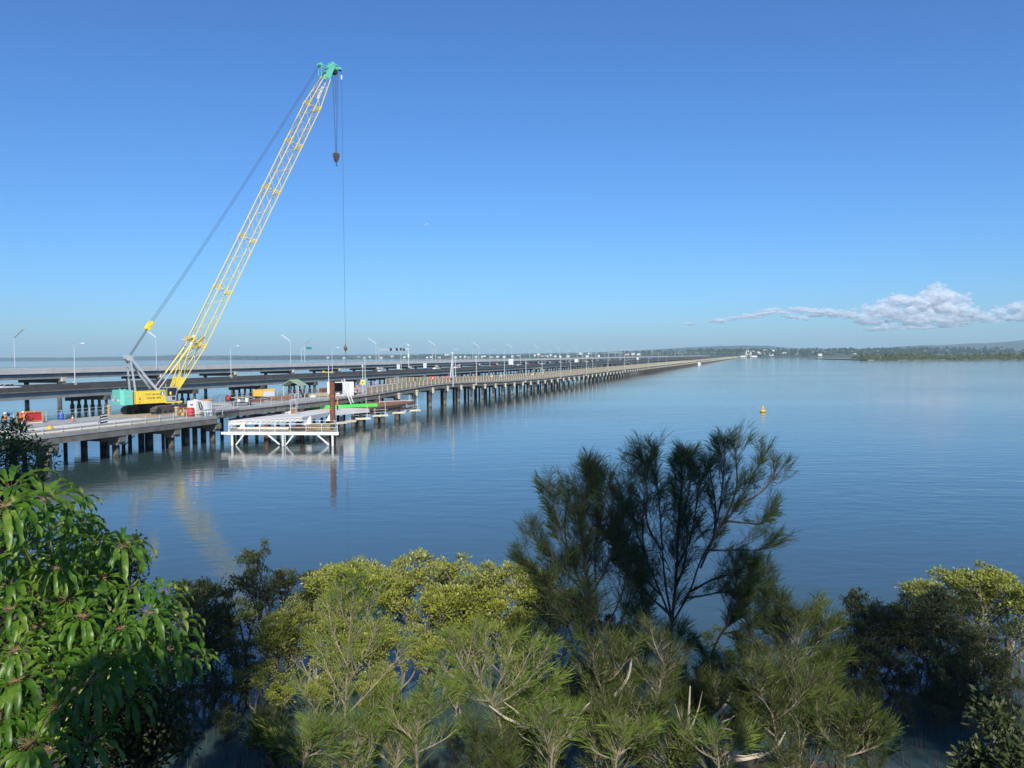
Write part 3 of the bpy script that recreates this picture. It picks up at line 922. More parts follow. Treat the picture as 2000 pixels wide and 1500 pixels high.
# tapered lattice-footed mast
o = thing("tapered_mast", "grey mast with a wide tapered foot beside the orange barriers on the old bridge", "mast", BW(s_of_Y(180, -0.4), -0.4, dzs(s_of_Y(180, -0.4))), RZB)
m = MB(); m.tube([(0, 0, -0.9), (0, 0, 2.2), (0, 0, 6.8)], [0.13, 0.11, 0.10], 8); m.build("pole", M["lamp"], o)
m = MB(); m.add([(-0.75, 0.3, 1.2), (0.75, 0.3, 1.2), (0.12, 0.1, 5.2), (-0.12, 0.1, 5.2), (-0.75, 0.5, 1.2), (0.75, 0.5, 1.2), (0.12, 0.3, 5.2), (-0.12, 0.3, 5.2)],
               [(0, 1, 2, 3), (7, 6, 5, 4), (1, 5, 6, 2), (4, 0, 3, 7), (3, 2, 6, 7), (0, 4, 5, 1)]); m.build("gusset", M["lamp"], o)
m = MB(); m.box(-0.14, 0.14, -0.14, 0.14, 6.8, 7.15); m.build("lamp_head", M["sign_white"], o)
# ------------------------------------------------------------------ crawler crane: local x is where the boom points, y its left, z up from the deck
HD = Vector((0.669, 0.743, 0)).normalized()
SLEW = Vector((-50.26, 109.5, CD + 0.03))
RZC = math.atan2(HD.y, HD.x)
crane = thing("crawler_crane", "tall yellow and teal crawler crane with a long lattice boom standing on the bridge deck", "crane", SLEW, RZC)
TR = RZB - RZC                       # the tracks follow the bridge, the house is slewed a little
Mt = Matrix.Rotation(TR, 4, 'Z')
def text_mesh(s, size, mat_, parent, origin, xdir, updir, name="lettering", depth=0.012):
    cu = bpy.data.curves.new("lettering_curve", 'FONT')
    cu.body = s; cu.size = size; cu.extrude = depth; cu.align_x = 'CENTER'; cu.align_y = 'CENTER'
    tmp = bpy.data.objects.new("lettering_tmp", cu); COL.objects.link(tmp)
    me = bpy.data.meshes.new_from_object(tmp.evaluated_get(bpy.context.evaluated_depsgraph_get()))
    bpy.data.objects.remove(tmp); bpy.data.curves.remove(cu)
    me.materials.clear(); me.materials.append(mat_)
    o = link(name, me, parent)
    x = Vector(xdir).normalized(); u = Vector(updir).normalized(); z = x.cross(u)
    o.matrix_local = Matrix.Translation(Vector(origin)) @ Matrix((x, u, z)).transposed().to_4x4()
    return o
# crawlers
for sg in (-1, 1):
    g = empty("crawler_track"); g.parent = crane; g.location = Mt @ Vector((0.0, sg * 2.55, 0)); g.rotation_euler = (0, 0, TR)
    x0, x1, w, h = -4.1, 4.6, 0.46, 1.12
    prof = [(x0 + 0.35, 0.02), (x1 - 0.35, 0.02), (x1, 0.35), (x1 + 0.05, 0.7), (x1 - 0.3, 1.0), (x1 - 1.2, h), (x0 + 1.2, h), (x0 + 0.3, 0.98), (x0 - 0.05, 0.65), (x0, 0.3)]
    m = MB(); m.side(prof, -w, w)
    for i in range(len(prof)):
        a, b = Vector((prof[i][0], 0, prof[i][1])), Vector((prof[(i + 1) % len(prof)][0], 0, prof[(i + 1) % len(prof)][1]))
        L = (b - a).length; k = max(1, int(L / 0.3))
        for q in range(k):
            p = a.lerp(b, (q + 0.5) / k); d = (b - a).normalized(); nrm = Vector((d.z, 0, -d.x))
            c = p + nrm * 0.035
            m.bar(c - Vector((0, w + 0.04, 0)), c + Vector((0, w + 0.04, 0)), 0.20, 0.07)
    m.build("shoes", M["track"], g)
    m = MB()
    for q in range(8):
        xx = x0 + 0.75 + q * 0.99
        m.tube([(xx, -w - 0.06, 0.32), (xx, w + 0.06, 0.32)], 0.22, 10)
    for xx in (x0 + 0.5, x1 - 0.5): m.tube([(xx, -w - 0.08, 0.55), (xx, w + 0.08, 0.55)], 0.42, 14)
    m.build("rollers", M["black"], g)
m = MB(); m.box(-1.7, 1.7, -2.1, 2.1, 0.45, 1.0, M=Mt); m.lathe([(1.15, 1.0), (1.15, 1.34)], 24); m.build("carbody", M["black"], crane)
# house
m = MB()
m.box(-4.2, 0.10, -1.6, -0.35, 1.48, 3.25); m.box(-4.2, 1.3, 0.85, 1.6, 1.48, 3.15); m.box(-4.2, 0.10, 0.35, 0.85, 1.48, 3.15)
m.box(-4.1, 0.0, -0.349, 0.349, 1.5, 2.5)
m.box(0.102, 2.40, -1.78, -0.86, 1.40, 1.64)
m.box(-4.2, 0.10, -1.62, -1.601, 3.17, 3.25)
m.build("house", M["yellow"], crane)
m = MB(); m.box(-4.1, 1.9, -0.84, 0.84, 1.34, 1.477); m.build("turntable_frame", M["black"], crane)
m = MB()
for x in (-3.65, -3.0): m.box(x - 0.012, x + 0.012, -1.612, -1.6, 1.6, 3.15)
m.box(-4.195, -4.02, -1.606, -1.6, 1.52, 3.15)
m.build("panel_joint", M["orange_steel"], crane)
text_mesh("TUTT BRYANT", 0.36, M["black"], crane, (-1.55, -1.606, 2.72), (1, 0, 0), (0, 0, 1))
text_mesh("CRANE HIRE", 0.36, M["black"], crane, (-1.55, -1.606, 2.22), (1, 0, 0), (0, 0, 1))
m = MB(); m.add([(-3.58, -1.607, 2.05), (-3.25, -1.607, 2.05), (-3.45, -1.607, 2.5)], [(0, 1, 2)]); m.box(-3.55, -3.38, -1.612, -1.6, 1.62, 1.75); m.box(-3.5, -3.2, -1.61, -1.6, 1.88, 1.93); m.build("red_emblem", M["red"], crane)
m = MB(); m.box(-0.62, -0.06, -1.612, -1.6, 2.55, 3.10); g = m.build("badge", M["sign_green"], crane)
m = MB(); m.add([(-0.54, -1.615, 2.62), (-0.14, -1.615, 2.62), (-0.28, -1.615, 3.02), (-0.4, -1.615, 3.02)], [(0, 1, 2, 3)]); m.build("badge_mark", M["sign_white"], g)
# counterweight
m = MB()
poly = [(-5.95, -1.30), (-5.55, -1.74), (-4.42, -1.74), (-4.42, 1.74), (-5.55, 1.74), (-5.95, 1.30)]
for z0, z1 in ((1.42, 1.82), (1.83, 2.34), (2.35, 2.87), (2.88, 3.44)):
    m.prism(poly, z0, z1)
for y in (-0.9, 0.8): m.tube([(-5.1, y, 3.44), (-5.1, y, 3.58)], 0.12, 8)
cw = m.build("counterweight", M["teal"], crane)
m = MB(); m.box(-5.966, -5.952, -1.0, 1.22, 1.90, 2.18); pl = m.build("name_plate", M["sign_white"], cw)
text_mesh("KOBELCO", 0.32, M["navy"], pl, (-5.97, 0.1, 2.04), (0, -1, 0), (0, 0, 1))
m = MB()
for y in (0.2, 0.45, 0.7, -0.6, -0.85): m.box(-5.964, -5.952, y, y + 0.17, 2.47, 2.72)
for x in (-5.15, -4.88): m.box(x, x + 0.18, -1.755, -1.742, 2.45, 2.75)
m.build("stencil_mark", M["grey"], cw)
# cab: sheet-metal lower half, glazed upper half open at the front
m = MB()
m.box(0.14, 1.50, -1.85, -0.90, 1.645, 2.42)
for x, y in ((0.18, -1.81), (0.18, -0.95), (1.78, -1.81), (1.78, -0.95)):
    m.bar((x if x < 1 else 1.46, y, 2.42), (x, y, 3.58), 0.08)
m.box(0.0, 1.86, -1.90, -0.86, 3.56, 3.68)
cab = m.build("cab", M["grey"], crane)
m = MB(); m.prism([(0.22, -1.79), (1.50, -1.79), (1.50, -0.98), (0.22, -0.98)], 2.425, 3.555); m.box(1.502, 1.80, -1.78, -0.98, 1.66, 3.40); m.build("window", M["glass"], cab)
m = MB(); m.box(0.90, 1.35, -1.862, -1.852, 1.85, 2.28); m.build("lower_window", M["glass"], cab)
m = MB(); m.lathe([(0.16, 2.5), (0.22, 2.7), (0.2, 3.0), (0.08, 3.1)], 10, (0.75, -1.64, 0)); m.build("operator_jacket", M["sign_yellow"], cab)
m = MB(); m.tube([(0.6, -0.6, 3.2), (0.55, -0.65, 4.9)], 0.05, 6); m.build("aerial_post", M["grey"], crane)
m = MB()
m.tube([(-1.0, -0.6, 2.85), (-1.0, 0.6, 2.85)], 0.5, 14); m.box(-3.3, -1.9, -0.5, 0.5, 2.55, 3.45)
m.build("winch", M["black"], crane)
# boom
FT = Vector((1.35, 0, 1.95))
BL_TOT, ANG = 62.3, R(62.45)
bx = Vector((math.cos(ANG), 0, math.sin(ANG)))     # along the boom
bn = Vector((-math.sin(ANG), 0, math.cos(ANG)))    # upper side of the boom
def bp(L, side, upn):
    return FT + bx * L + Vector((0, side, 0)) + bn * upn
HW = 1.02
def sec(L):
    if L < 9.0: f = 0.0 + L / 9.0; return (0.72 + (HW - 0.72) * f, 0.16 + (HW - 0.16) * min(1.0, f * 1.05))
    if L > 53.5:
        f = (L - 53.5) / (BL_TOT - 53.5); return (HW + (0.42 - HW) * f, HW + (0.34 - HW) * f)
    return (HW, HW)
boom = empty("boom"); boom.parent = crane
m = MB()
Ls = [0.3, 3.0, 6.0, 9.0] + [9.0 + 2.02 * k for k in range(1, 23)] + [55.8, 58.0]
for sd in (-1, 1):
    for un in (-1, 1):
        for a, b in ((0.2, 9.0), (9.0, 53.5), (53.5, 59.5)):
            A, B = bp(a, sd * sec(a)[0], un * sec(a)[1]), bp(b, sd * sec(b)[0], un * sec(b)[1])
            m.tube([A, B], 0.072, 6)
chords = m.build("chords", M["boom"], boom)
m = MB()
for i in range(len(Ls) - 1):
    a, b = Ls[i], Ls[i + 1]
    (wa, ha), (wb, hb) = sec(a), sec(b)
    f = 1 if i % 2 else -1
    for sd in (-1, 1):
        m.tube([bp(a, sd * wa, -f * ha), bp(b, sd * wb, f * hb)], 0.030, 5)
        m.tube([bp(a, sd * wa, -ha), bp(a, sd * wa, ha)], 0.025, 5)
    for un in (-1, 1):
        m.tube([bp(a, -f * wa, un * ha), bp(b, f * wb, un * hb)], 0.030, 5)
        m.tube([bp(a, -wa, un * ha), bp(a, wa, un * ha)], 0.025, 5)
m.build("lacing", M["boom"], boom)
for L in (9.0, 18.2, 27.4, 36.6, 45.8, 53.5):
    m = MB()
    w, h = sec(L)
    for dL in (-0.17, 0.17):
        for sd in (-1, 1):
            for un in (-1, 1):
                m.tube([bp(L + dL - 0.1, sd * w, un * h), bp(L + dL + 0.1, sd * w, un * h)], 0.14, 6)
        for un in (-1, 1): m.tube([bp(L + dL, -w, un * h), bp(L + dL, w, un * h)], 0.06, 5)
        m.tube([bp(L + dL, -w, -h), bp(L + dL, w, h)], 0.05, 5)
    m.build("section_joint", M["yellow"], boom)
m = MB(); 
for sd in (-1, 1):
    a = [bp(0.0, sd * 0.72, 0.10), bp(0.0, sd * 0.72, -0.10), bp(3.4, sd * 0.80, -0.42), bp(3.4, sd * 0.80, 0.42)]
    m.add(a + [p + Vector((0, 0.05 * sd, 0)) for p in a], [(0, 1, 2, 3), (7, 6, 5, 4), (0, 4, 5, 1), (1, 5, 6, 2), (2, 6, 7, 3), (3, 7, 4, 0)])
m.box(0.95, 1.75, -0.72, 0.72, 1.75, 2.15)
m.build("foot_plates", M["yellow"], boom)
# platform / rope guide at the first section joint
m = MB(); m.bar(bp(9.3, -1.0, 1.35), bp(9.3, 1.0, 1.35), 0.5, 0.18); m.bar(bp(9.1, -0.4, 1.3), bp(8.3, -0.4, 2.4), 0.3, 0.12); m.bar(bp(8.0, -0.6, 0.4), bp(10.4, 0.5, -0.8), 0.3); m.build("rope_guide", M["yellow"], boom)
m = MB(); m.tube([bp(8.2, -0.3, 0.7), bp(9.8, -0.2, 0.9)], 0.22, 8); m.build("guide_roller", M["white_dirty"], boom)
m = MB(); A, B = bp(54.6, -0.95, 0.1), bp(57.3, -0.62, 0.05); m.bar(A, B, 0.06, 0.42); m.build("maker_plate", M["sign_white"], boom)
# head
m = MB()
for sd in (-1, 1):
    a = [bp(59.4, sd * 0.56, -0.46), bp(59.2, sd * 0.56, 0.50), bp(62.5, sd * 0.38, 0.48), bp(62.5, sd * 0.38, -0.40)]
    m.add(a + [p + Vector((0, 0.08 * sd, 0)) for p in a], [(0, 1, 2, 3), (7, 6, 5, 4), (0, 4, 5, 1), (1, 5, 6, 2), (2, 6, 7, 3), (3, 7, 4, 0)])
for L, u in ((59.6, 0.3), (60.4, -0.3), (61.5, 0.3), (62.3, 0.0)): m.tube([bp(L, -0.6, u), bp(L, 0.6, u)], 0.1, 6)
m.bar(bp(62.0, -0.3, -0.3), bp(62.8, -0.3, -1.6), 0.22, 0.30); m.bar(bp(62.0, 0.3, -0.3), bp(62.8, 0.3, -1.6), 0.22, 0.30); m.bar(bp(62.7, 0, 0.3), bp(62.95, 0, -1.5), 0.3, 0.12)
m.bar(bp(61.2, -0.35, 0.5), bp(60.6, -0.35, 1.9), 0.14); m.bar(bp(61.2, 0.35, 0.5), bp(60.6, 0.35, 1.9), 0.14); m.tube([bp(60.6, -0.5, 1.9), bp(60.6, 0.5, 1.9)], 0.28, 8)
m.bar(bp(58.8, -0.45, 0.9), bp(60.7, -0.4, 1.9), 0.10); m.bar(bp(58.8, 0.45, 0.9), bp(60.7, 0.4, 1.9), 0.10)
head = m.build("boom_head", M["teal"], crane)
HS = bp(61.6, 0, -1.0)          # main sheave axis
JS = bp(62.75, 0, -1.55)          # outer sheave axis
m = MB()
for y in (-0.25, -0.1, 0.1, 0.25): m.tube([HS + Vector((0, y - 0.04, 0)), HS + Vector((0, y + 0.04, 0))], 0.42, 14)
m.tube([JS + Vector((0, -0.05, 0)), JS + Vector((0, 0.05, 0))], 0.32, 12)
m.build("sheave", M["black"], head)
# gantry, backstops, spreader, pendants
GT = Vector((-4.18, 0, 7.65))
m = MB()
for sd in (-1, 1):
    m.bar((-3.75, sd * 0.95, 3.2), GT + Vector((0, sd * 0.62, 0)), 0.17, 0.22)
    m.bar((-0.7, sd * 0.95, 3.2), GT + Vector((0.1, sd * 0.6, 0.1)), 0.22, 0.26)
    m.bar((-0.9, sd * 0.85, 3.5), (-2.5, sd * 0.72, 5.5), 0.30, 0.34)
for z, f in ((5.4, 0.5), (6.6, 0.75)): m.bar((-4.2, -0.75, z), (-4.2, 0.75, z), 0.1)
m.bar(GT + Vector((0, -0.7, 0)), GT + Vector((0, 0.7, 0)), 0.35, 0.35)
m.bar(GT + Vector((0.5, -0.45, -0.4)), GT + Vector((0.2, -0.45, 0.5)), 0.5, 0.16); m.bar(GT + Vector((0.5, 0.45, -0.4)), GT + Vector((0.2, 0.45, 0.5)), 0.5, 0.16)
m.tube([GT + Vector((-0.15, -0.5, 0.2)), GT + Vector((-0.15, 0.5, 0.2))], 0.42, 10)
m.build("gantry", M["grey"], crane)
for sd in (-1, 1):
    a, b = Vector((-0.6, sd * 0.85, 3.25)), bp(8.2, sd * 0.8, 0.95)
    m = MB(); m.tube([a, a.lerp(b, 0.42)], 0.10, 8); g = m.build("backstop", M["grey"], crane)
    m = MB(); m.tube([a.lerp(b, 0.38), b], 0.13, 8); m.build("backstop_tube", M["boom"], g)
SP = Vector((-1.32, 0, 12.3))
pd = bp(60.6, 0, 1.9) - SP
pdn = pd.normalized()
m = MB()
for sd in (-1, 1):
    m.bar(SP + Vector((0, sd * 0.42, 0)) - pdn * 0.55, SP + Vector((0, sd * 0.42, 0)) + pdn * 0.75, 0.12, 0.55)
m.bar(SP + Vector((0, -0.6, 0)) + pdn * 0.35, SP + Vector((0, 0.6, 0)) + pdn * 0.35, 0.35, 0.5)
for dd in (-0.3, 0.1): m.tube([SP + Vector((0, -0.5, -0.1)) + pdn * dd, SP + Vector((0, 0.5, -0.1)) + pdn * dd], 0.26, 10)
m.build("spreader", M["yellow"], crane)
m = MB()
for sd in (-0.42, 0.42):
    a, b = SP + Vector((0, sd, 0)) + pdn * 0.7, bp(60.6, 0.0, 1.9) + Vector((0, sd * 0.9, 0))
    pts = [a.lerp(b, k / 14) - Vector((0, 0, 4 * 0.55 * (k / 14) * (1 - k / 14))) for k in range(15)]
    m.tube(pts, 0.032, 5)
m.build("pendant", M["rope"], crane)
m = MB()
for sd in (-0.34, -0.2, 0.2, 0.34):
    m.tube([GT + Vector((0.1, sd, 0.35)), SP + Vector((0, sd, -0.1)) - pdn * 0.4], 0.024, 5)
m.build("hoist_rope", M["rope"], crane)
# falls, block, hook
HB = at(655.0, 306, (SLEW + HD * HS.x).y)
hz = HB.z - CD
m = MB()
for y in (-0.30, -0.08, 0.08, 0.30):
    m.tube([HS + Vector((0.32 if y < 0 else -0.32, y, 0)), Vector((HS.x, y * 0.6, hz + 0.5))], 0.026, 5)
m.tube([HS + Vector((0.05, 0, -0.4)), Vector((HS.x + 0.02, 0, HS.z - 5.2))], 0.04, 5)
for a, b in ((bp(61.8, 0.2, 0.65), bp(10.0, 0.15, 1.25)), (bp(10.0, 0.15, 1.25), Vector((-1.0, 0.1, 3.3)))): m.tube([a, b], 0.022, 5)
m.build("hoist_rope", M["rope"], crane)
blk = empty("hook_block"); blk.parent = crane; blk.location = (HS.x, 0, hz)
m = MB()
prof = [(-0.48, 0.55), (-0.52, 0.1), (-0.34, -0.45), (-0.12, -0.95), (0.12, -0.95), (0.34, -0.45), (0.52, 0.1), (0.48, 0.55)]
for y in (-0.26, -0.02, 0.22): m.side(prof[::-1], y, y + 0.07)
m.tube([(0, -0.3, 0.05), (0, 0.3, 0.05)], 0.40, 14); m.tube([(0, -0.34, 0.05), (0, 0.34, 0.05)], 0.12, 8)
m.build("cheek_plates", M["bark_dark"], blk)
m = MB(); m.tube([(0, 0, -0.9), (0, 0, -1.25)] + [(0.17 * math.sin(a), 0, -1.42 + 0.17 * math.cos(a)) for a in (0.3, 1.0, 1.7, 2.4, 3.1, 3.8, 4.5)], 0.06, 6); m.build("hook", M["black"], blk)
JW = SLEW + HD * JS.x
AB = at(667.5, 681, JW.y)
az = AB.z - CD
m = MB(); m.tube([JS + Vector((0.30, 0, 0)), Vector((JS.x + 0.30, 0, az + 0.6))], 0.026, 5); m.tube([Vector((JS.x + 0.30, 0, az - 0.5)), Vector((JS.x + 0.30, 0, 0.8))], 0.022, 5); m.build("whip_rope", M["rope"], crane)
m = MB(); m.tube([(JS.x + 0.30, 0, JS.z - 1.6), (JS.x + 0.30, 0, JS.z - 0.9)], 0.12, 8); m.build("limit_weight", M["sign_white"], crane)
m = MB(); m.lathe([(0.05, 0.75), (0.10, 0.6), (0.12, 0.35), (0.30, 0.12), (0.30, -0.1), (0.14, -0.38), (0.07, -0.5), (0.07, -0.8)], 12, (JS.x + 0.30, 0, az)); m.build("ball_hook", M["rust"], crane)
# ------------------------------------------------------------------ people: one continuous skinned body, clothes and hat as children
def skinned(name, pts, edges, rad, m_, parent, sub=1):
    me = bpy.data.meshes.new(name)
    me.from_pydata([tuple(p) for p in pts], edges, [])
    me.materials.append(m_)
    o = bpy.data.objects.new(name, me); COL.objects.link(o)
    md = o.modifiers.new("skin", 'SKIN'); md.use_smooth_shade = True
    sv = me.skin_vertices[0].data
    for i, r_ in enumerate(rad):
        sv[i].radius = (r_, r_) if not isinstance(r_, tuple) else r_
        sv[i].use_root = (i == 0)
    if sub:
        s2 = o.modifiers.new("subsurf", 'SUBSURF'); s2.levels = s2.render_levels = sub
    dg = bpy.context.evaluated_depsgraph_get()
    m2 = bpy.data.meshes.new_from_object(o.evaluated_get(dg))
    o.modifiers.clear(); o.data = m2
    bpy.data.meshes.remove(me)
    o.parent = parent
    return o
def person(label, loc, face, top, legs, hat, pose="stand", group=None):
    "face: heading in degrees the person looks towards (0 = +x)"
    o = thing("person", label, "person", loc, R(face), group)
    bend = {"stand": 0.05, "bend": 0.85, "walk": 0.08, "lean": 0.30}[pose]
    st = {"stand": 0.02, "bend": 0.08, "walk": 0.24, "lean": 0.10}[pose]
    # x forward, y left
    hip = Vector((0, 0, 0.93)); tl = 0.52
    up = Vector((math.sin(bend), 0, math.cos(bend)))
    ch = hip + up * 0.36; nk = hip + up * (tl + 0.04); hd = hip + up * (tl + 0.20) + Vector((0.03, 0, 0)); hd2 = hip + up * (tl + 0.33) + Vector((0.03, 0, 0))
    P = [hip, hip + up * 0.18, ch, nk, hd, hd2]
    E = [(0, 1), (1, 2), (2, 3), (3, 4), (4, 5)]
    Rr = [(0.15, 0.11), (0.145, 0.10), (0.17, 0.115), 0.06, 0.085, 0.075]
    arms, legsI = {}, {}
    for sg in (-1, 1):
        sh = ch + up * 0.10 + Vector((0, sg * 0.20, 0))
        if pose == "bend": el, wr = sh + Vector((0.10, sg * 0.03, -0.28)), sh + Vector((0.22, -sg * 0.02, -0.52))
        elif pose == "walk": el, wr = sh + Vector((-0.10 * sg, sg * 0.05, -0.28)), sh + Vector((-0.06 * sg + 0.1, sg * 0.05, -0.52))
        elif pose == "lean": el, wr = sh + Vector((0.16, sg * 0.06, -0.24)), sh + Vector((0.40, sg * 0.02, -0.28))
        else: el, wr = sh + Vector((0.03, sg * 0.07, -0.29)), sh + Vector((0.16, sg * 0.02, -0.50))
        i = len(P); P += [sh, el, wr, wr + (wr - el).normalized() * 0.09, wr + (wr - el).normalized() * 0.17]; Rr += [0.062, 0.047, 0.032, 0.042, 0.022]
        E += [(2, i), (i, i + 1), (i + 1, i + 2), (i + 2, i + 3), (i + 3, i + 4)]
        arms[sg] = (sh, el, wr)
        hp = hip + Vector((0, sg * 0.10, -0.06)); kn = Vector((st * sg * 0.6 + 0.04, sg * 0.11, 0.49)); an = Vector((st * sg - 0.02, sg * 0.12, 0.07))
        i = len(P); P += [hp, kn, an, an + Vector((0.17, 0, -0.03))]; Rr += [0.088, 0.062, 0.045, 0.035]
        E += [(0, i), (i, i + 1), (i + 1, i + 2), (i + 2, i + 3)]
        legsI[sg] = (hp, kn, an)
    skinned("body", P, E, Rr, M["skin"], o)
    P = [hip + up * 0.06, hip + up * 0.2, ch, nk - up * 0.03]; E = [(0, 1), (1, 2), (2, 3)]; Rr = [(0.175, 0.135), (0.165, 0.125), (0.195, 0.14), 0.085]
    for sg in (-1, 1):
        sh, el, wr = arms[sg]; i = len(P); P += [sh, el, el.lerp(wr, 0.75)]; Rr += [0.082, 0.064, 0.050]; E += [(2, i), (i, i + 1), (i + 1, i + 2)]
    skinned("shirt", P, E, Rr, M[top], o)
    P = [hip + up * 0.08, hip]; E = [(0, 1)]; Rr = [(0.168, 0.13), (0.17, 0.135)]
    for sg in (-1, 1):
        hp, kn, an = legsI[sg]; i = len(P); P += [hp, kn, an + Vector((0, 0, 0.03))]; Rr += [0.108, 0.082, 0.064]; E += [(1, i), (i, i + 1), (i + 1, i + 2)]
    skinned("trousers", P, E, Rr, M[legs], o)
    q = MB()
    if hat:
        q.lathe([(0.145, 0.0), (0.15, 0.015), (0.118, 0.03), (0.112, 0.09), (0.075, 0.135), (0.01, 0.15)], 14, hd2 - up * 0.03)
        q.build("helmet", M[hat], o, True)
    else:
        q.lathe([(0.085, -0.06), (0.098, 0.0), (0.085, 0.06), (0.02, 0.09)], 12, hd2 - up * 0.01)
        q.build("hair", M["hair"], o, True)
    return o
def put(name, label, cat, loc, rz=RZB, group=None): return thing(name, label, cat, loc, rz, group)
G = "workers and walkers on the old bridge"
person("worker in white helmet, orange shirt and navy trousers beside the red container at left", on(50, 835, CD + 0.13), 250, "orange", "navy", "white", "lean", G)
person("worker in orange shirt and white helmet half hidden by the leafy tree at far left", on(8, 838, CD + 0.13), 330, "orange", "navy", "white", "lean", G)
person("worker in orange shirt stooping beside the green-roofed shelter", on(590, 777.5, DZ), 200, "orange", "navy", "white", "lean", G)
person("worker in orange shirt inside the doorway of the white container", on(666, 772.5, DZ), 270, "orange", "navy", None, "lean", G)
person("worker bending over on the grey jetty slab left of the steel cage", on(562, 804, 2.62), 0, "orange", "navy", None, "bend", G)
person("worker in orange and navy standing beside the tall rusty pile", on(659, 802, 2.62), 0, "orange", "navy", "orange", "stand", G)
person("person in blue walking by the start of the brown railing with white bag", on(721, 764.5, DZ + 0.05), 60, "tarp", "pinkcloth", None, "walk", G)
person("person in mauve walking along the bridge just inside the brown railing", on(734, 758.5, DZ + 0.35), 60, "pinkcloth", "pinkcloth", None, "walk", G)
person("worker in orange standing between the white container and the yellow sign", on(698, 769, DZ), 240, "orange", "rust", None, "stand", G)
person("person in white shirt on the bridge, left of a walking pair", BW(s_of_Y(222, 5), 5.0, dzs(s_of_Y(222, 5))), 70, "lightcloth", "skin", "white", "walk", G)
person("person in white shirt on the bridge, right of a walking pair", BW(s_of_Y(228, 4.4), 4.4, dzs(s_of_Y(228, 4.4))), 70, "lightcloth", "skin", "white", "walk", G)
person("person in pale clothes standing in front of the farther green shelter", BW(s_of_Y(255, 3.2), 3.2, dzs(s_of_Y(255, 3.2))), 250, "lightcloth", "pinkcloth", None, "stand", G)

# stacks of timber
def stack(lab, px, py, L, W_, H, z, m_, rz, group="timber stacks on the work site"):
    o = put("timber_stack", lab, "timber stack", on(px, py, z), rz, group)
    m = MB(); rs = random.Random(int(px))
    n = max(2, int(W_ / 0.22)); k = max(1, int(H / 0.14))
    for i in range(n):
        for j in range(k):
            a = rs.uniform(-0.25, 0.25); m.box(-L / 2 + a, L / 2 + a, -W_ / 2 + i * W_ / n, -W_ / 2 + (i + 0.92) * W_ / n, 0.12 + j * 0.15, 0.12 + j * 0.15 + 0.13)
    m.build("planks", m_, o)
    m = MB(); m.bar((-L / 3, -W_ / 2, 0.06), (-L / 3, W_ / 2, 0.06), 0.11); m.bar((L / 3, -W_ / 2, 0.06), (L / 3, W_ / 2, 0.06), 0.11); m.build("bearers", M["wood"], o)
# ------------------------------------------------------------------ things on the crane deck
z0 = CD + 0.002
# red generator box in an orange frame
o = put("generator", "dark red machine in an open orange frame behind the worker at far left", "generator", on(58, 827, z0), R(62))
m = MB(); m.box(-0.75, 1.15, -0.6, 0.6, 0.35, 1.3, taper=0.05); m.build("body", M["red"], o)
m = MB()
for x in (-1.05, -0.78, 1.2):
    for y in (-0.65, 0.65): m.bar((x, y, 0), (x, y, 1.45), 0.09)
for y in (-0.65, 0.65):
    for z in (0.3, 1.42): m.bar((-1.05, y, z), (1.2, y, z), 0.08)
m.build("frame", M["orange_steel"], o)
m = MB(); m.box(-1.0, 1.15, -0.62, 0.62, 0.02, 0.2); m.build("skid", M["white_dirty"], o)
m = MB(); m.tube([(0.6, 0, 1.3), (0.6, 0, 1.55)], 0.07, 8); m.build("exhaust", M["steel"], o)
# black and white striped board
o = put("striped_board", "black and white striped barrier board leaning at the near deck edge", "barrier board", on(203, 832, z0), RZB + R(4))
m = MB(); m.box(-0.55, 0.55, -0.03, 0.03, 0.1, 1.42); m.bar((-0.4, 0.03, 0.9), (-0.4, 0.6, 0), 0.05); m.bar((0.4, 0.03, 0.9), (0.4, 0.6, 0), 0.05); bd = m.build("board", M["black"], o)
m = MB()
for z in (0.18, 0.50, 0.82, 1.14): m.add([(-0.55, -0.034, z), (0.55, -0.034, z + 0.06), (0.55, -0.034, z + 0.19), (-0.55, -0.034, z + 0.13)], [(0, 1, 2, 3)])
m.build("stripe", M["sign_white"], bd)
# timber posts
for lab, px, py in (("weathered timber post behind the crane's rear track", 214, 811), ("weathered timber post beside the orange racks", 345.5, 815)):
    o = put("timber_post", lab, "post", on(px, py, z0))
    m = MB(); m.box(-0.17, 0.17, -0.17, 0.17, 0, 1.25, taper=0.01); m.build("shaft", M["wood"], o)
    m = MB(); m.box(-0.21, 0.21, -0.21, 0.21, 1.2505, 1.4, taper=0.06); m.build("cap", M["post"], o)
# orange rack
o = put("orange_rack", "orange steel rack left of the red drum", "rack", on(357, 813, z0), RZB + R(18))
m = MB()
for x in (-0.75, 0.0, 0.75):
    for y in (-0.45, 0.45): m.bar((x, y, 0), (x, y, 1.2), 0.11)
for y in (-0.45, 0.45):
    for z in (0.12, 1.15): m.bar((-0.8, y, z), (0.8, y, z), 0.1)
m.build("frame", M["orange_steel"], o)
m = MB(); m.box(-0.7, 0.7, -0.4, 0.4, 0.18, 0.42); m.build("load", M["amber"], o)
# red drum
o = put("red_drum", "bright red drum in front of the white box at the deck edge", "drum", on(372.5, 813.5, z0))
m = MB(); m.lathe([(0.38, 0.0), (0.42, 0.04), (0.42, 0.35), (0.45, 0.37), (0.42, 0.40), (0.42, 0.75), (0.45, 0.77), (0.42, 0.80), (0.42, 1.12), (0.44, 1.16)], 18); m.build("body", M["red"], o, True)
m = MB(); m.lathe([(0.42, 1.162), (0.40, 1.19), (0.1, 1.2)], 18); m.build("lid", M["red"], o)
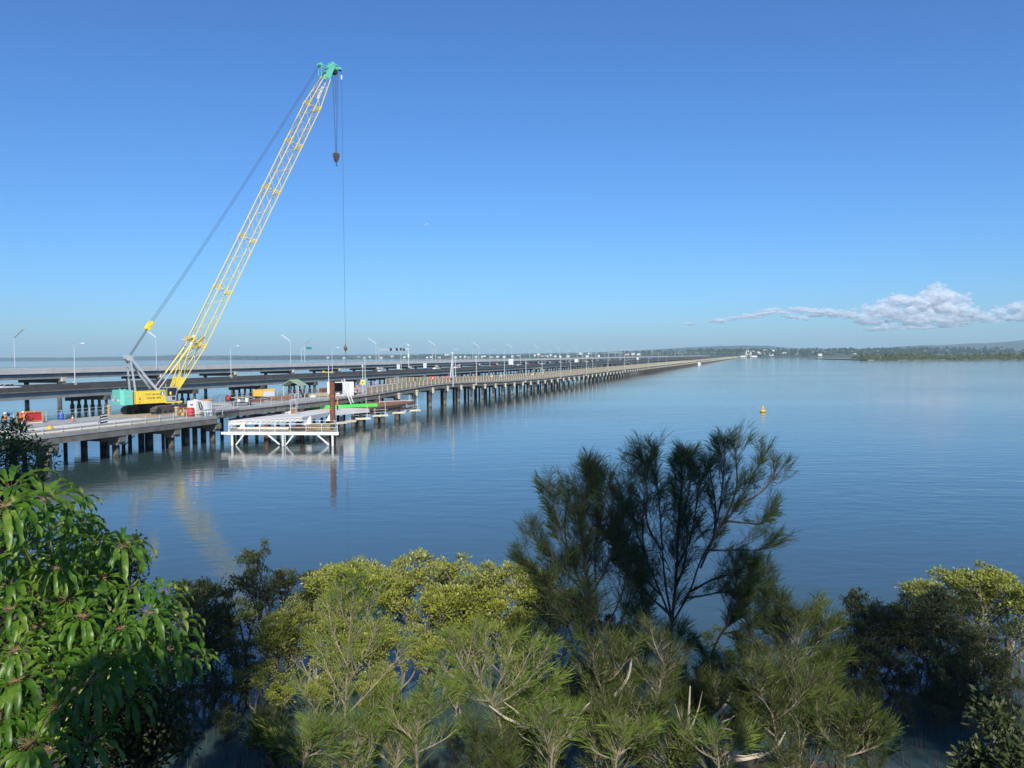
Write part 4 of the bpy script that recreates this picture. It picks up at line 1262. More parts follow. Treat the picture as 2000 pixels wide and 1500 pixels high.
# white tank box and grey tank
o = put("site_tank", "square white site box with a black hose, left of the grey tank", "tank", on(383, 812, z0), RZB + R(-6))
m = MB(); m.box(-0.75, 0.75, -0.80, 0.75, 0.25, 2.05, taper=0.02); m.box(-0.2, 0.2, -0.2, 0.2, 2.05, 2.2); m.build("body", M["white"], o)
m = MB(); m.box(-0.774, -0.766, -0.35, 0.25, 1.45, 1.65); m.build("label_panel", M["bluepaint"], o)
m = MB(); m.box(-0.7, 0.7, -0.7, 0.7, 0, 0.248); m.build("plinth", M["cream_beam"], o)
m = MB(); m.tube([(-0.3, -0.82, 1.9), (-0.35, -0.95, 1.5), (-0.25, -0.95, 1.0), (-0.05, -0.95, 0.75), (0.1, -0.95, 1.1), (0.05, -0.93, 1.6), (-0.05, -0.82, 1.85)], 0.06, 7); m.build("hose", M["black"], o)
o = put("round_tank", "ribbed grey cylindrical tank with an orange rusty lid", "tank", on(404, 811, z0), RZB)
m = MB(); m.lathe([(0.78, 0.05), (0.78, 2.0)], 24); 
for k in range(24):
    a = 2 * math.pi * k / 24; m.tube([(0.785 * math.cos(a), 0.785 * math.sin(a), 0.1), (0.785 * math.cos(a), 0.785 * math.sin(a), 1.95)], 0.022, 4)
m.build("body", M["steel"], o)
m = MB(); m.lathe([(0.82, 2.002), (0.82, 2.06), (0.3, 2.16), (0.02, 2.17)], 24); m.build("lid", M["orange_steel"], o)
o = put("gas_rack", "low blue-grey bottle rack in front of the grey tank", "rack", on(408, 814, z0), RZB)
m = MB(); m.box(-0.9, 0.9, -0.35, 0.35, 0.05, 0.12)
for x in (-0.9, 0, 0.9):
    for y in (-0.35, 0.35): m.bar((x, y, 0), (x, y, 0.95), 0.06)
for y in (-0.35, 0.35): m.bar((-0.9, y, 0.92), (0.9, y, 0.92), 0.06)
m.build("frame", M["tarp"], o)
for k in range(4):
    x = -0.66 + 0.42 * k
    m = MB(); m.lathe([(0.15, 0.122), (0.15, 0.72), (0.05, 0.84), (0.05, 0.9)], 10, (x, 0, 0)); m.build("gas_bottle", M["lightcloth"] if k % 2 else M["steel"], o)
# orange bag and sheets near the rail at far left
o = put("orange_bag", "crumpled orange bag beside the near rail at left", "bag", on(98, 842, z0))
m = MB(); m.lathe([(0.36, 0.0), (0.44, 0.16), (0.34, 0.38), (0.20, 0.52), (0.06, 0.62)], 9)
m.v = [(x + 0.05 * math.sin(9 * z + 3 * y), y * 0.8, z) for x, y, z in m.v]; tag(o, kind=None); m.build("sack", M["amber"], o, True)
m = MB(); m.tube([(0.02, 0, 0.6), (0.06, 0.02, 0.72)], 0.05, 6); m.build("tied_neck", M["orange_mesh"], o)
for k, (px, py, L, W_, lab) in enumerate(((35, 843, 3.6, 1.5, "blue-grey sheet lying on the deck at far left"), (83, 838, 4.4, 1.0, "long blue-grey sheet lying beside the pale deck slabs"))):
    o = put("ground_sheet", lab, "sheet", on(px, py, z0 + 0.02), RZB)
    m = MB(); n = 8
    vs = []; 
    for i in range(n + 1):
        for j in range(4): vs.append((-L / 2 + L * i / n, -W_ / 2 + W_ * j / 3, 0.05 + 0.045 * math.sin(i * 2.1 + j * 1.3 + k)))
    fs = [(i * 4 + j, (i + 1) * 4 + j, (i + 1) * 4 + j + 1, i * 4 + j + 1) for i in range(n) for j in range(3)]
    m.add(vs, fs); m.build("cloth", M["tarp"], o)
    m = MB(); m.bar((-L / 2, W_ / 2 + 0.1, 0.06), (L / 2, W_ / 2 + 0.1, 0.06), 0.16, 0.12); m.build("weight_batten", M["cream_beam"], o)
# cones, drums and cable reels strewn over the deck
for k, (px, py, lab) in enumerate(((142, 822, "small orange cone on the deck between the worker and the striped board"),)):
    o = put("traffic_cone", lab, "cone", on(px, py, z0 + 0.13), 0, "cones on the crane deck")
    m = MB(); m.box(-0.22, 0.22, -0.22, 0.22, 0, 0.04); m.lathe([(0.17, 0.041), (0.05, 0.72)], 12); q = m.build("cone_body", M["orange_mesh"], o)
    m = MB(); m.lathe([(0.118, 0.34), (0.085, 0.52)], 12); m.build("white_band", M["sign_white"], q)
for k, (px, py, lab) in enumerate(((120, 820, "blue drum beside the far rail right of the red machine"),)):
    o = put("blue_drum", lab, "drum", on(px, py, z0), 0, "drums on the crane deck")
    m = MB(); m.lathe([(0.28, 0), (0.30, 0.03), (0.30, 0.3), (0.315, 0.31), (0.30, 0.33), (0.30, 0.6), (0.315, 0.61), (0.30, 0.63), (0.30, 0.88)], 16); m.build("body", M["bluepaint"], o, True)
    m = MB(); m.lathe([(0.29, 0.882), (0.27, 0.9)], 16); m.build("lid", M["steel"], o)
# mesh fence panel
o = put("panel_fence", "pale steel bar fence panel behind the yellow-capped post", "fence", on(436, 801, z0 + 0.75), RZB + R(-14))
m = MB()
for k in range(15): m.bar((-1.7 + 0.24 * k, 0, 0), (-1.7 + 0.24 * k, 0, 1.0), 0.05)
m.bar((-1.75, 0, 0.05), (1.75, 0, 0.05), 0.06); m.bar((-1.75, 0, 1.0), (1.75, 0, 1.0), 0.06); m.build("bars", M["steel"], o)
m = MB(); 
for x in (-1.75, 1.75): m.tube([(x, 0, -0.02), (x, 0, 1.15)], 0.05, 6)
m.build("posts", M["steel"], o)

# ------------------------------------------------------------------ things on the old bridge deck
o = put("thin_handrail", "temporary thin post-and-wire rail along the near edge left of the ladder", "handrail", OB, RZB)
m = MB(); sps = np.arange(109.5, s_of_Y(141, 0.1), 2.6)
for s in sps: m.tube([(s, 0.12, DZ), (s, 0.12, DZ + 1.1)], 0.035, 5)
for h in (1.05, 0.6): m.tube([(sps[0], 0.12, DZ + h), (sps[-1], 0.12, DZ + h)], 0.018, 4)
m.build("rail", M["steel"], o)
o = put("thin_handrail", "thin steel rail along the far edge behind the shelter and container", "handrail", OB, RZB)
m = MB(); sps = np.arange(122, s_of_Y(176, 12.6), 2.2)
for s in sps: m.tube([(s, W_OLD - 0.2, DZ), (s, W_OLD - 0.2, DZ + 1.15)], 0.045, 5)
for h in (1.1, 0.7, 0.35): m.tube([(sps[0], W_OLD - 0.2, DZ + h), (sps[-1], W_OLD - 0.2, DZ + h)], 0.03, 4)
m.build("rail", M["steel"], o)
# yellow work vehicle / compressor
o = put("compressor", "amber and grey towed compressor left of the green-roofed shelter", "compressor", on(516, 781.5, DZ), RZB + R(-48))
m = MB(); m.side([(-1.75, 0.75), (-0.2, 0.65), (-0.2, 1.75), (-1.75, 1.75)], -0.8, 0.8); m.build("hood", M["amber"], o)
m = MB(); m.box(-0.198, 1.6, -0.78, 0.78, 0.6, 1.55, taper=0.04); m.build("rear_body", M["steel"], o)
m = MB(); m.side([(-0.198, 1.56), (1.62, 1.56), (1.62, 1.85), (-0.198, 1.80)], -0.8, 0.8); m.build("canopy", M["amber"], o)
for x in (-1.0, 0.9):
    for y in (-0.8, 0.72):
        w = MB(); w.tube([(x, y, 0.32), (x, y + 0.2, 0.32)], 0.32, 14); w.build("wheel", M["black"], o)
m = MB(); m.bar((-1.75, 0, 0.6), (-2.7, 0, 0.5), 0.1); m.bar((-1.7, -0.6, 0.55), (1.6, -0.6, 0.55), 0.12); m.bar((-1.7, 0.6, 0.55), (1.6, 0.6, 0.55), 0.12); m.build("chassis", M["black"], o)
# red hose reel and welding trolley cluster
o = put("hose_reel", "red hose reel standing left of the black trolley", "reel", on(449, 788, DZ), RZB)
m = MB(); m.tube([(0, -0.35, 0.75), (0, 0.35, 0.75)], 0.42, 14); m.build("drum", M["red"], o)
m = MB(); m.lathe([(0.55, -0.02), (0.55, 0.02)], 18); M4 = Matrix.Rotation(R(90), 4, 'X')
v2 = [tuple(M4 @ Vector(p)) for p in m.v]
m2 = MB()
for yy in (-0.38, 0.38): m2.add([(x, y + yy, z + 0.75) for x, y, z in v2], m.f)
m2.build("flange", M["black"], o)
m = MB(); 
for y in (-0.45, 0.45): m.bar((-0.4, y, 0), (0, y, 0.8), 0.06); m.bar((0.4, y, 0), (0, y, 0.8), 0.06)
m.build("stand", M["black"], o)
o = put("work_trolley", "dark trolley carrying a white bin and timber planks", "trolley", on(472, 792, DZ), RZB + R(-40))
m = MB(); m.box(-1.4, 1.4, -0.5, 0.5, 0.35, 0.5)
for x in (-1.3, 1.3):
    for y in (-0.45, 0.45): m.bar((x, y, 0.4), (x, y, 1.15), 0.06)
m.build("frame", M["black"], o)
m = MB(); m.box(-1.5, 1.5, -0.35, 0.35, 1.16, 1.26); m.build("planks", M["wood"], o)
m = MB(); m.lathe([(0.22, 0.502), (0.26, 1.05)], 12, (0.7, -0.2, 0)); m.build("bin", M["white"], o)
m = MB(); m.lathe([(0.2, 0.502), (0.3, 0.7), (0.12, 0.95)], 9, (-0.4, -0.2, 0)); m.build("sack", M["lightcloth"], o)
for x in (-1.1, 1.1):
    for y in (-0.5, 0.42): w = MB(); w.tube([(x, y, 0.18), (x, y + 0.08, 0.18)], 0.18, 10); w.build("wheel", M["black"], o)
stack("low stack of brown planks between the worker and the rusty pile", 620, 775, 5.0, 1.4, 0.5, DZ, M["wood"], RZB + R(-40))
stack("rust-coloured stack of beams beneath the compressor", 548, 782, 4.0, 1.0, 0.6, DZ, M["plywood"], RZB + R(-30))
stack("small pale stack of boards beside the wire rail", 498, 786, 2.4, 0.8, 0.45, DZ, M["rust"], RZB + R(-40))
stack("pinkish stack of blocks left of the rusty pile", 632, 768, 1.6, 1.0, 0.9, DZ, M["plywood"], RZB)
stack("dark stack of planks to the right of the container", 694, 771, 2.6, 0.9, 0.4, DZ, M["plywood"], RZB)
for k, (px, py, lab) in enumerate(((611, 776.5, "white sack beside the orange-shirted worker"), (640, 772.5, "white sack just left of the rusty pile"), (660, 773, "white sack at the foot of the container doorway"), (671, 773.5, "white sack behind the foot of the leaning ladder"), (695, 770, "pointed white sack beneath the yellow sign"), (545, 806, "white sack on the jetty slab left of the bending worker"), (555, 807.5, "white sack on the jetty slab under the bending worker"), (569, 808, "white sack on the jetty slab against the steel cage"))):
    zz = DZ if py < 790 else 2.62
    m = MB(); m.lathe([(0.42, 0.0), (0.50, 0.14), (0.42, 0.36), (0.16, 0.50), (0.05, 0.62)], 9)
    m.v = [(x * 1.15 + 0.05 * math.sin(7 * z + 2 * k), y * (0.8 + 0.1 * (k % 3)) + 0.04 * math.sin(5 * x + k), z * (0.8 + 0.1 * (k % 3))) for x, y, z in m.v]
    o = m.build("sack", M["white_dirty"], None, True, on(px, py, zz)); tag(o, lab, "sack", "white sacks on the work site")
# shelters
def shelter(lab, loc, rz, sc=1.0):
    o = put("picnic_shelter", lab, "shelter", loc, rz, "green-roofed shelters on the old bridge")
    m = MB()
    e, h0, h1, L = 2.0 * sc, 2.25, 3.25, 1.9 * sc
    for sg in (-1, 1):
        vs = [(0, -L, h1), (0, L, h1), (sg * e, L, h0), (sg * e, -L, h0)]
        vs2 = [(x, y, z - 0.09) for x, y, z in vs]
        m.add(vs + vs2, [(0, 1, 2, 3), (7, 6, 5, 4), (3, 2, 6, 7), (0, 3, 7, 4), (2, 1, 5, 6)])
    m.build("roof", M["roof"], o)
    for x in (-1.5 * sc, 1.5 * sc):
        for y in (-1.5 * sc, 1.5 * sc):
            q = MB(); q.box(x - 0.07, x + 0.07, y - 0.07, y + 0.07, 0, h0 + 0.22); q.build("post", M["post"], o)
    m = MB(); m.box(-0.9, 0.9, -0.4, 0.4, 0.72, 0.78); m.box(-0.9, 0.9, -0.95, -0.65, 0.42, 0.47); m.box(-0.9, 0.9, 0.65, 0.95, 0.42, 0.47); m.box(-0.5, -0.4, -0.9, 0.9, 0, 0.715); m.box(0.4, 0.5, -0.9, 0.9, 0, 0.715); m.build("table", M["steel"], o)
    return o
shelter("green gabled shelter beside the compressor, nearest of the shelters on the old bridge", on(575, 778, DZ), RZB + R(-80), 0.88)
shelter("pale green gabled shelter halfway along the old bridge behind the brown railing", BW(s_of_Y(282, 8.5), 8.5, dzs(s_of_Y(282, 8.5))), RZB + R(-80), 1.15)
shelter("small green gabled shelter, farthest of the shelters on the old bridge", BW(s_of_Y(470, 8.5), 8.5, dzs(s_of_Y(470, 8.5))), RZB + R(-80), 1.35)
# white shipping container with open doors
o = put("shipping_container", "white shipping container with open dark doorway behind the rusty pile", "container", on(666, 773.5, DZ), RZB + R(-62))
L, W_, H = 4.6, 2.4, 2.55
m = MB(); m.box(-L / 2, L / 2, -W_ / 2, W_ / 2, 0.1, 0.22); m.box(-L / 2, L / 2, -W_ / 2, W_ / 2, H - 0.1, H); m.box(-L / 2, L / 2, W_ / 2 - 0.06, W_ / 2, 0.222, H - 0.102)
m.box(-L / 2, -L / 2 + 0.06, -W_ / 2, W_ / 2 - 0.062, 0.222, H - 0.102); m.box(L / 2 - 0.06, L / 2, -W_ / 2, W_ / 2 - 0.062, 0.222, H - 0.102)
m.box(-L / 2 + 0.062, -1.15, -W_ / 2, -W_ / 2 + 0.06, 0.222, H - 0.102); m.box(0.35, L / 2 - 0.062, -W_ / 2, -W_ / 2 + 0.06, 0.222, H - 0.102)
for k in range(9): m.box(0.45 + 0.2 * k, 0.53 + 0.2 * k, -W_ / 2 - 0.03, -W_ / 2 - 0.002, 0.25, H - 0.14)
m.build("body", M["white_dirty"], o)
m = MB(); m.box(-L / 2 + 0.07, L / 2 - 0.07, -W_ / 2 + 0.07, W_ / 2 - 0.07, 0.222, 0.24); m.box(-L / 2 + 0.07, L / 2 - 0.07, W_ / 2 - 0.10, W_ / 2 - 0.063, 0.242, H - 0.11); m.build("interior", M["black"], o)
m = MB(); m.box(0.36, 1.55, -W_ / 2 - 0.10, -W_ / 2 - 0.04, 0.25, H - 0.12); m.build("door", M["steel"], o)
# ladder
o = put("ladder", "white extension ladder leaning from the jetty up to the container", "ladder", (0, 0, 0), 0)
a = at(688, 788.5, 131.0)
b = at(669.5, 741, 133.2)
d = (b - a).normalized(); sd = d.cross(Vector((0.1, 1, 0))).normalized()
m = MB()
for q in (-0.24, 0.24): m.bar(a + sd * q, b + sd * q, 0.09, 0.09)
m.build("stiles", M["white"], o)
m = MB(); n = int((b - a).length / 0.3)
for k in range(1, n): c = a.lerp(b, k / n); m.tube([c - sd * 0.24, c + sd * 0.24], 0.022, 5)
m.build("rungs", M["white"], o)
# lamp pole with cross-arm near container, yellow sign pole
o = put("flood_pole", "grey pole with a short cross-arm beside the rusty pile", "pole", on(642.5, 772, DZ))
m = MB(); m.tube([(0, 0, 0), (0, 0, 5.4)], [0.11, 0.07], 8); m.build("pole", M["lamp"], o)
m = MB(); m.bar((-0.2, -0.9, 4.2), (0.2, 0.9, 4.25), 0.09); m.box(-0.2, 0.2, 0.9, 1.15, 4.2, 4.5); m.build("cross_arm", M["sign_yellow"], o)
o = put("sign_pole", "tall grey pole with a yellow warning sign, right of the container", "sign", on(709, 769, DZ))
m = MB(); m.tube([(0, 0, 0), (0, 0, 5.6)], [0.09, 0.06], 8); m.lathe([(0.07, 4.9), (0.17, 5.0), (0.17, 5.35), (0.07, 5.5)], 10); m.build("pole", M["lamp"], o)
m = MB(); Ms = Matrix.Rotation(R(-70), 4, 'Z'); m.box(-0.42, 0.42, -0.12, -0.08, 1.75, 2.55, M=Ms); sg_ = m.build("sign_panel", M["sign_yellow"], o)
m = MB(); m.box(-0.2, 0.2, -0.126, -0.122, 2.1, 2.2, M=Ms); m.box(-0.06, 0.06, -0.1285, -0.1265, 1.95, 2.35, M=Ms); m.build("sign_mark", M["black"], sg_)
# red-orange mesh barriers and fence frames
for lab, px in (("left one of two orange mesh barriers with a white patch", 872), ("right one of two orange mesh barriers with a white patch", 890)):
    Yb = {872: 192, 890: 201}[px]
    o = put("mesh_barrier", lab, "barrier", BW(s_of_Y(Yb, 9.0), 9.0, dzs(s_of_Y(Yb, 9.0))), RZB + R(-30), "orange barriers on the old bridge")
    m = MB(); m.box(-1.05, 1.05, -0.02, 0.02, 0.3, 1.4); q = m.build("mesh_sheet", M["orange_mesh"], o)
    m = MB(); m.box(-0.16, 0.16, -0.03, -0.021, 0.85, 1.1); m.build("white_patch", M["sign_white"], q)
    m = MB()
    for x in (-1.05, 0, 1.05): m.tube([(x, 0, 0), (x, 0, 1.45)], 0.04, 5)
    m.build("posts", M["steel"], o)

# ------------------------------------------------------------------ new jetty: grey slab, brown form deck, green beam, catwalks
JZ = 2.62
jetty = put("new_jetty", "new grey concrete jetty slab with brown plywood forms beside the old bridge", "jetty", (0, 0, 0), 0)
A, B, C_, D = on(446, 822.5, JZ), on(590, 814.5, JZ), on(646, 804.5, JZ), on(722, 798, JZ)
E_, F_ = on(668, 796.0, JZ), on(596, 797.5, JZ)
G_ = on(447, 818.0, JZ)
poly = [(p.x, p.y) for p in (A, B, C_, D, E_, F_, G_)]
m = MB(); m.prism(poly, JZ - 0.62, JZ); m.build("slab", M["concrete_lit"], jetty)
m = MB()
ab = (B - A); n = 14
for k in range(2, n):
    p0, p1 = A.lerp(B, k / n), A.lerp(B, (k + 1) / n); nr = Vector((ab.y, -ab.x, 0)).normalized() * 0.07
    for (u, v) in ((p0, p1),):
        m.bar(u + nr + Vector((0, 0, -0.52)), u.lerp(v, 0.5) + nr + Vector((0, 0, -0.08)), 0.10); m.bar(v + nr + Vector((0, 0, -0.52)), u.lerp(v, 0.5) + nr + Vector((0, 0, -0.08)), 0.10)
    m.bar(p0 + nr * 1.2 + Vector((0, 0, -0.05)), p1 + nr * 1.2 + Vector((0, 0, -0.05)), 0.10)
m.build("form_truss", M["white_dirty"], jetty)
m = MB()
pts = [on(722, 798.2, JZ), on(805, 787, JZ), on(806, 785.0, JZ), on(768, 783.2, JZ), on(664, 790.5, JZ), on(640, 794.2, JZ)]
m.prism([(p.x, p.y) for p in pts], JZ - 0.05, JZ + 0.14); m.build("form_deck", M["plywood"], jetty)
m = MB()
a, b = pts[0], pts[1]
m.bar(a + Vector((0, 0, -0.22)), b + Vector((0, 0, -0.22)), 0.12, 0.42); m.bar(a + Vector((0.1, 0, -0.75)), b + Vector((1.0, 0, -0.75)), 0.18, 0.3)
for k in range(9): c = a.lerp(b, (k + 0.5) / 9); m.bar(c + Vector((0.25, -0.1, -0.9)), c + Vector((-3.0, 1.0, -0.9)), 0.2, 0.24); m.bar(c + Vector((0, 0, -0.4)), c + Vector((0, 0, -0.8)), 0.14)
m.build("form_beam", M["bark_dark"], jetty)
m = MB(); a, b = on(597, 797.6, JZ + 0.15), on(737, 793.3, JZ + 0.15)
m.bar(a + Vector((0, 0, 0.12)), b + Vector((0, 0, 0.22)), 0.25, 0.50); m.build("green_beam", M["green"], jetty)
Eo = [(735, 828), (748, 828), (776, 822), (690, 836), (705, 834), (668, 838), (480, 862), (590, 860), (520, 858)]
for k, (px, py) in enumerate(Eo):
    p = on(px, py, 0.0); q = MB(); q.tube([(p.x, p.y, -3), (p.x, p.y, JZ - 0.64 if k not in (2, 0, 1) else 1.25)], 0.33, 10); q.build("pile", M["pile_dark"] if k < 6 else M["rust"], jetty)
for lab, x0_, x1_, py in ((0, 660, 676, 826.5), (1, 676, 694, 823.5), (2, 684, 723, 818.5), (3, 728, 757, 812.5), (4, 759, 790, 807), (5, 790, 820, 802.5)):
    a, b = on(x0_, py, 1.35), on(x1_, py - 1.5, 1.35)
    g = MB(); g.bar(a, b, 0.55, 0.30); cw_ = g.build("catwalk_beam", M["cream_beam"], jetty)
    if lab in (2, 3, 5):
        g = MB()
        for f in (0.15, 0.85): c = a.lerp(b, f); g.tube([c, c + Vector((0, 0, 2.2 if f > 0.5 else 1.3))], 0.035, 5)
        for h in (0.55, 1.0): g.tube([a + Vector((0, 0, h)), b + Vector((0, 0, h))], 0.025, 4)
        g.build("guard_rail", M["white_dirty"], cw_)
m = MB()
for (px, py, h) in ((598, 800, 1.3), (627, 799, 1.5), (715, 791, 1.3), (741, 789, 1.6), (800, 784, 1.3)):
    p = on(px, py, JZ); m.tube([p, p + Vector((0, 0, h))], 0.04, 5)
a, b = on(741, 785, JZ + 0.5), on(808, 781.5, JZ + 0.5); m.tube([a, b], 0.05, 5)
a, b = on(598, 800, JZ) + Vector((0, 0, 1.2)), on(627, 799, JZ) + Vector((0, 0, 1.2)); m.tube([a, b], 0.035, 5)
m.build("edge_protection", M["white_dirty"], jetty)
# the brackets that stand up from the platform level
for px, py in ((473, 838), (603, 827), (643, 821)):
    p = on(px, py, 1.7); g = MB(); g.add([p + Vector(v) for v in ((-0.55, 0, -0.1), (0.35, 0, -0.1), (0.35, 0, 1.0), (0.1, 0, 1.0), (-0.55, 0.16, -0.1), (0.35, 0.16, -0.1), (0.35, 0.16, 1.0), (0.1, 0.16, 1.0))],
        [(0, 1, 2, 3), (7, 6, 5, 4), (0, 4, 5, 1), (1, 5, 6, 2), (2, 6, 7, 3), (3, 7, 4, 0)]); g.build("bracket", M["white_dirty"], jetty)
# steel cage on the slab
o = put("steel_cage", "tall pale steel mesh cage standing on the jetty slab", "cage", on(574.5, 808.5, JZ), RZB + R(-70))
m = MB()
for x in (-0.42, 0.42):
    for y in (-0.42, 0.42): m.bar((x, y, 0), (x, y, 2.2), 0.07)
for z in (0.05, 0.9, 2.17):
    for sg in (-0.42, 0.42): m.bar((-0.42, sg, z), (0.42, sg, z), 0.05); m.bar((sg, -0.42, z), (sg, 0.42, z), 0.05)
m.build("frame", M["steel"], o)
m = MB(); m.box(-0.40, 0.40, -0.44, -0.42, 0.08, 0.85); m.build("lower_panel", M["plywood"], o)
# the rusty pile
p = on(650.5, 862, 0.0)
o = put("steel_pile", "tall rusty brown steel tube pile standing at the right end of the white platform", "pile", (p.x, p.y, 0), 0)
Yp = p.y
ztop = at(650, 745.5, Yp).z
m = MB(); m.tube([(0, 0, -3), (0, 0, ztop)], 0.36, 20); m.build("tube", M["rust"], o, False)
m = MB(); m.lathe([(0.40, at(650, 775, Yp).z), (0.40, at(650, 772, Yp).z)], 20); m.build("collar", M["plywood"], o)
m = MB(); a = Vector((-0.2, -0.35, at(650, 799, Yp).z)); m.bar(a + Vector((-1.9, 0.2, -0.1)), a + Vector((0.2, -0.05, 0.0)), 0.08); m.build("guide_bar", M["orange_steel"], o)

# ------------------------------------------------------------------ white work platform on braced legs
PZ = 1.55
pl_ = put("work_platform", "white steel work platform with handrails and diagonal braces standing in the water", "platform", (0, 0, 0), 0)
a, b = at(447, 847.5, 98.5), at(659, 839.5, 97.0)
a.z = b.z = PZ
back = Vector((-0.30, 1, 0)).normalized() * 5.0
m = MB(); m.bar(a, b, 0.26, 0.38); m.bar(a + back, b + back, 0.30, 0.40); m.bar(a, a + back, 0.28, 0.38); m.bar(b, b + back, 0.28, 0.38)
m.bar(a + Vector((-1.4, 1.2, -0.1)), a + Vector((0, 0.6, -0.1)), 0.2, 0.34)
for f in (0.25, 0.5, 0.75): m.bar(a.lerp(b, f), a.lerp(b, f) + back, 0.16, 0.3)
m.build("frame", M["white"], pl_)
m = MB(); n = 26
for k in range(n):
    p0 = a.lerp(b, (k + 0.08) / n); p1 = a.lerp(b, (k + 0.92) / n)
    m.bar(p0.lerp(p1, .5) + Vector((0, 0.2, 0.26)), p0.lerp(p1, .5) + back * 0.97 + Vector((0, 0, 0.26)), (p1 - p0).length, 0.05)
m.build("deck_boards", M["grating"], pl_)
for f in (0.03, 0.5, 0.955):
    for yy in (0, 1):
        p = a.lerp(b, f) + back * yy; q = MB(); q.tube([(p.x, p.y, -3), (p.x, p.y, PZ - 0.23)], 0.15, 8); q.build("leg", M["white"] if yy == 0 else M["rust"], pl_)
for f0, f1, z1 in ((0.14, 0.03, -0.35), (0.365, 0.47, -0.25), (0.60, 0.53, -0.25), (0.82, 0.92, -0.25)):
    p, q_ = a.lerp(b, f0), a.lerp(b, f1); g = MB(); 
    q2 = q_.copy(); q2.z = 0.12; g.bar(p + Vector((0, 0, -0.2)), q2 if f0 != 0.14 else a.lerp(b, 0.065) + Vector((0, 0, -1.5)), 0.16); g.build("brace", M["white"], pl_)
m = MB()
for yy in (0.0, 1.0):
    for k in range(8):
        p = a.lerp(b, k / 7) + back * yy; m.tube([p + Vector((0, 0, 0.2)), p + Vector((0, 0, 1.28))], 0.036, 6)
    for h in (1.25, 0.75): m.tube([a + back * yy + Vector((0, 0, h)), b + back * yy + Vector((0, 0, h))], 0.028, 5)
for p in (a, b):
    for h in (1.25, 0.75): m.tube([p + Vector((0, 0, h)), p + back + Vector((0, 0, h))], 0.035, 5)
m.build("handrail", M["white"], pl_)
m = MB(); p = a.lerp(b, 0.515); m.bar(p + Vector((-0.2, -0.25, 0.2)), p + Vector((-0.2, -0.25, -1.7)), 0.05); m.bar(p + Vector((0.2, -0.25, 0.2)), p + Vector((0.2, -0.25, -1.7)), 0.05)
for k in range(6): m.bar(p + Vector((-0.2, -0.25, -1.5 + 0.3 * k)), p + Vector((0.2, -0.25, -1.5 + 0.3 * k)), 0.04)
m.build("ladder", M["white"], pl_)
# material lying on the platform
stackp = a.lerp(b, 0.86) + back * 0.45
o = thing("timber_stack", "stack of orange-brown beam ends on the right of the white platform", "timber stack", stackp + Vector((0, 0, 0.29)), 0, "timber stacks on the work site")
m = MB()
for i in range(13):
    for j in range(3): m.box(-1.55 + 0.24 * i, -1.38 + 0.24 * i, -1.6, 1.6, 0.1 + 0.22 * j, 0.26 + 0.22 * j)
m.build("beams", M["wood"], o)
m = MB(); m.box(-1.6, 1.6, -1.3, -1.2, 0.0, 0.097); m.box(-1.6, 1.6, 1.2, 1.3, 0.0, 0.097); m.build("bearers", M["wood"], o)
o = thing("rope_bundle", "dark brown bundle of rope and net heaped on the white platform", "bundle", a.lerp(b, 0.66) + back * 0.3 + Vector((0, 0, 0.29)), 0)
m = MB(); m.lathe([(0.8, 0.0), (1.0, 0.15), (0.9, 0.35), (0.5, 0.5), (0.05, 0.55)], 14); m.v = [(x * 1.5, y * 0.9, z + 0.05 * math.sin(6 * x) * (z > 0)) for x, y, z in m.v]; m.build("net_heap", M["bark_dark"], o, True)
m = MB()
for k in range(5): m.tube([(1.2 * math.cos(a_), 0.75 * math.sin(a_), 0.25 + 0.06 * k + 0.05 * math.sin(3 * a_)) for a_ in np.linspace(k, k + 5.5, 18)], 0.04, 5)
m.build("rope_coil", M["rust"], o)
for lab, f0, f1, yb, m_ in (("long rusty beam lying along the back of the white platform", 0.25, 0.7, 0.85, "plywood"), ("pale plank lying along the middle of the white platform", 0.08, 0.6, 0.55, "cream_beam")):
    p, q_ = a.lerp(b, f0) + back * yb, a.lerp(b, f1) + back * yb
    o = thing("loose_beam", lab, "beam", p + Vector((0, 0, 0.29)), 0, "beams on the white platform")
    g = MB(); g.bar(Vector((0, 0, 0.12)), q_ - p + Vector((0, 0, 0.12)), 0.35, 0.22); g.build("beam", M[m_], o)
    g = MB(); g.bar(Vector((0.1, -0.2, 0.02)), Vector((0.1, 0.2, 0.02)), 0.1, 0.04); g.bar(q_ - p + Vector((-0.1, -0.2, 0.02)), q_ - p + Vector((-0.1, 0.2, 0.02)), 0.1, 0.04); g.build("chock", M["wood"], o)
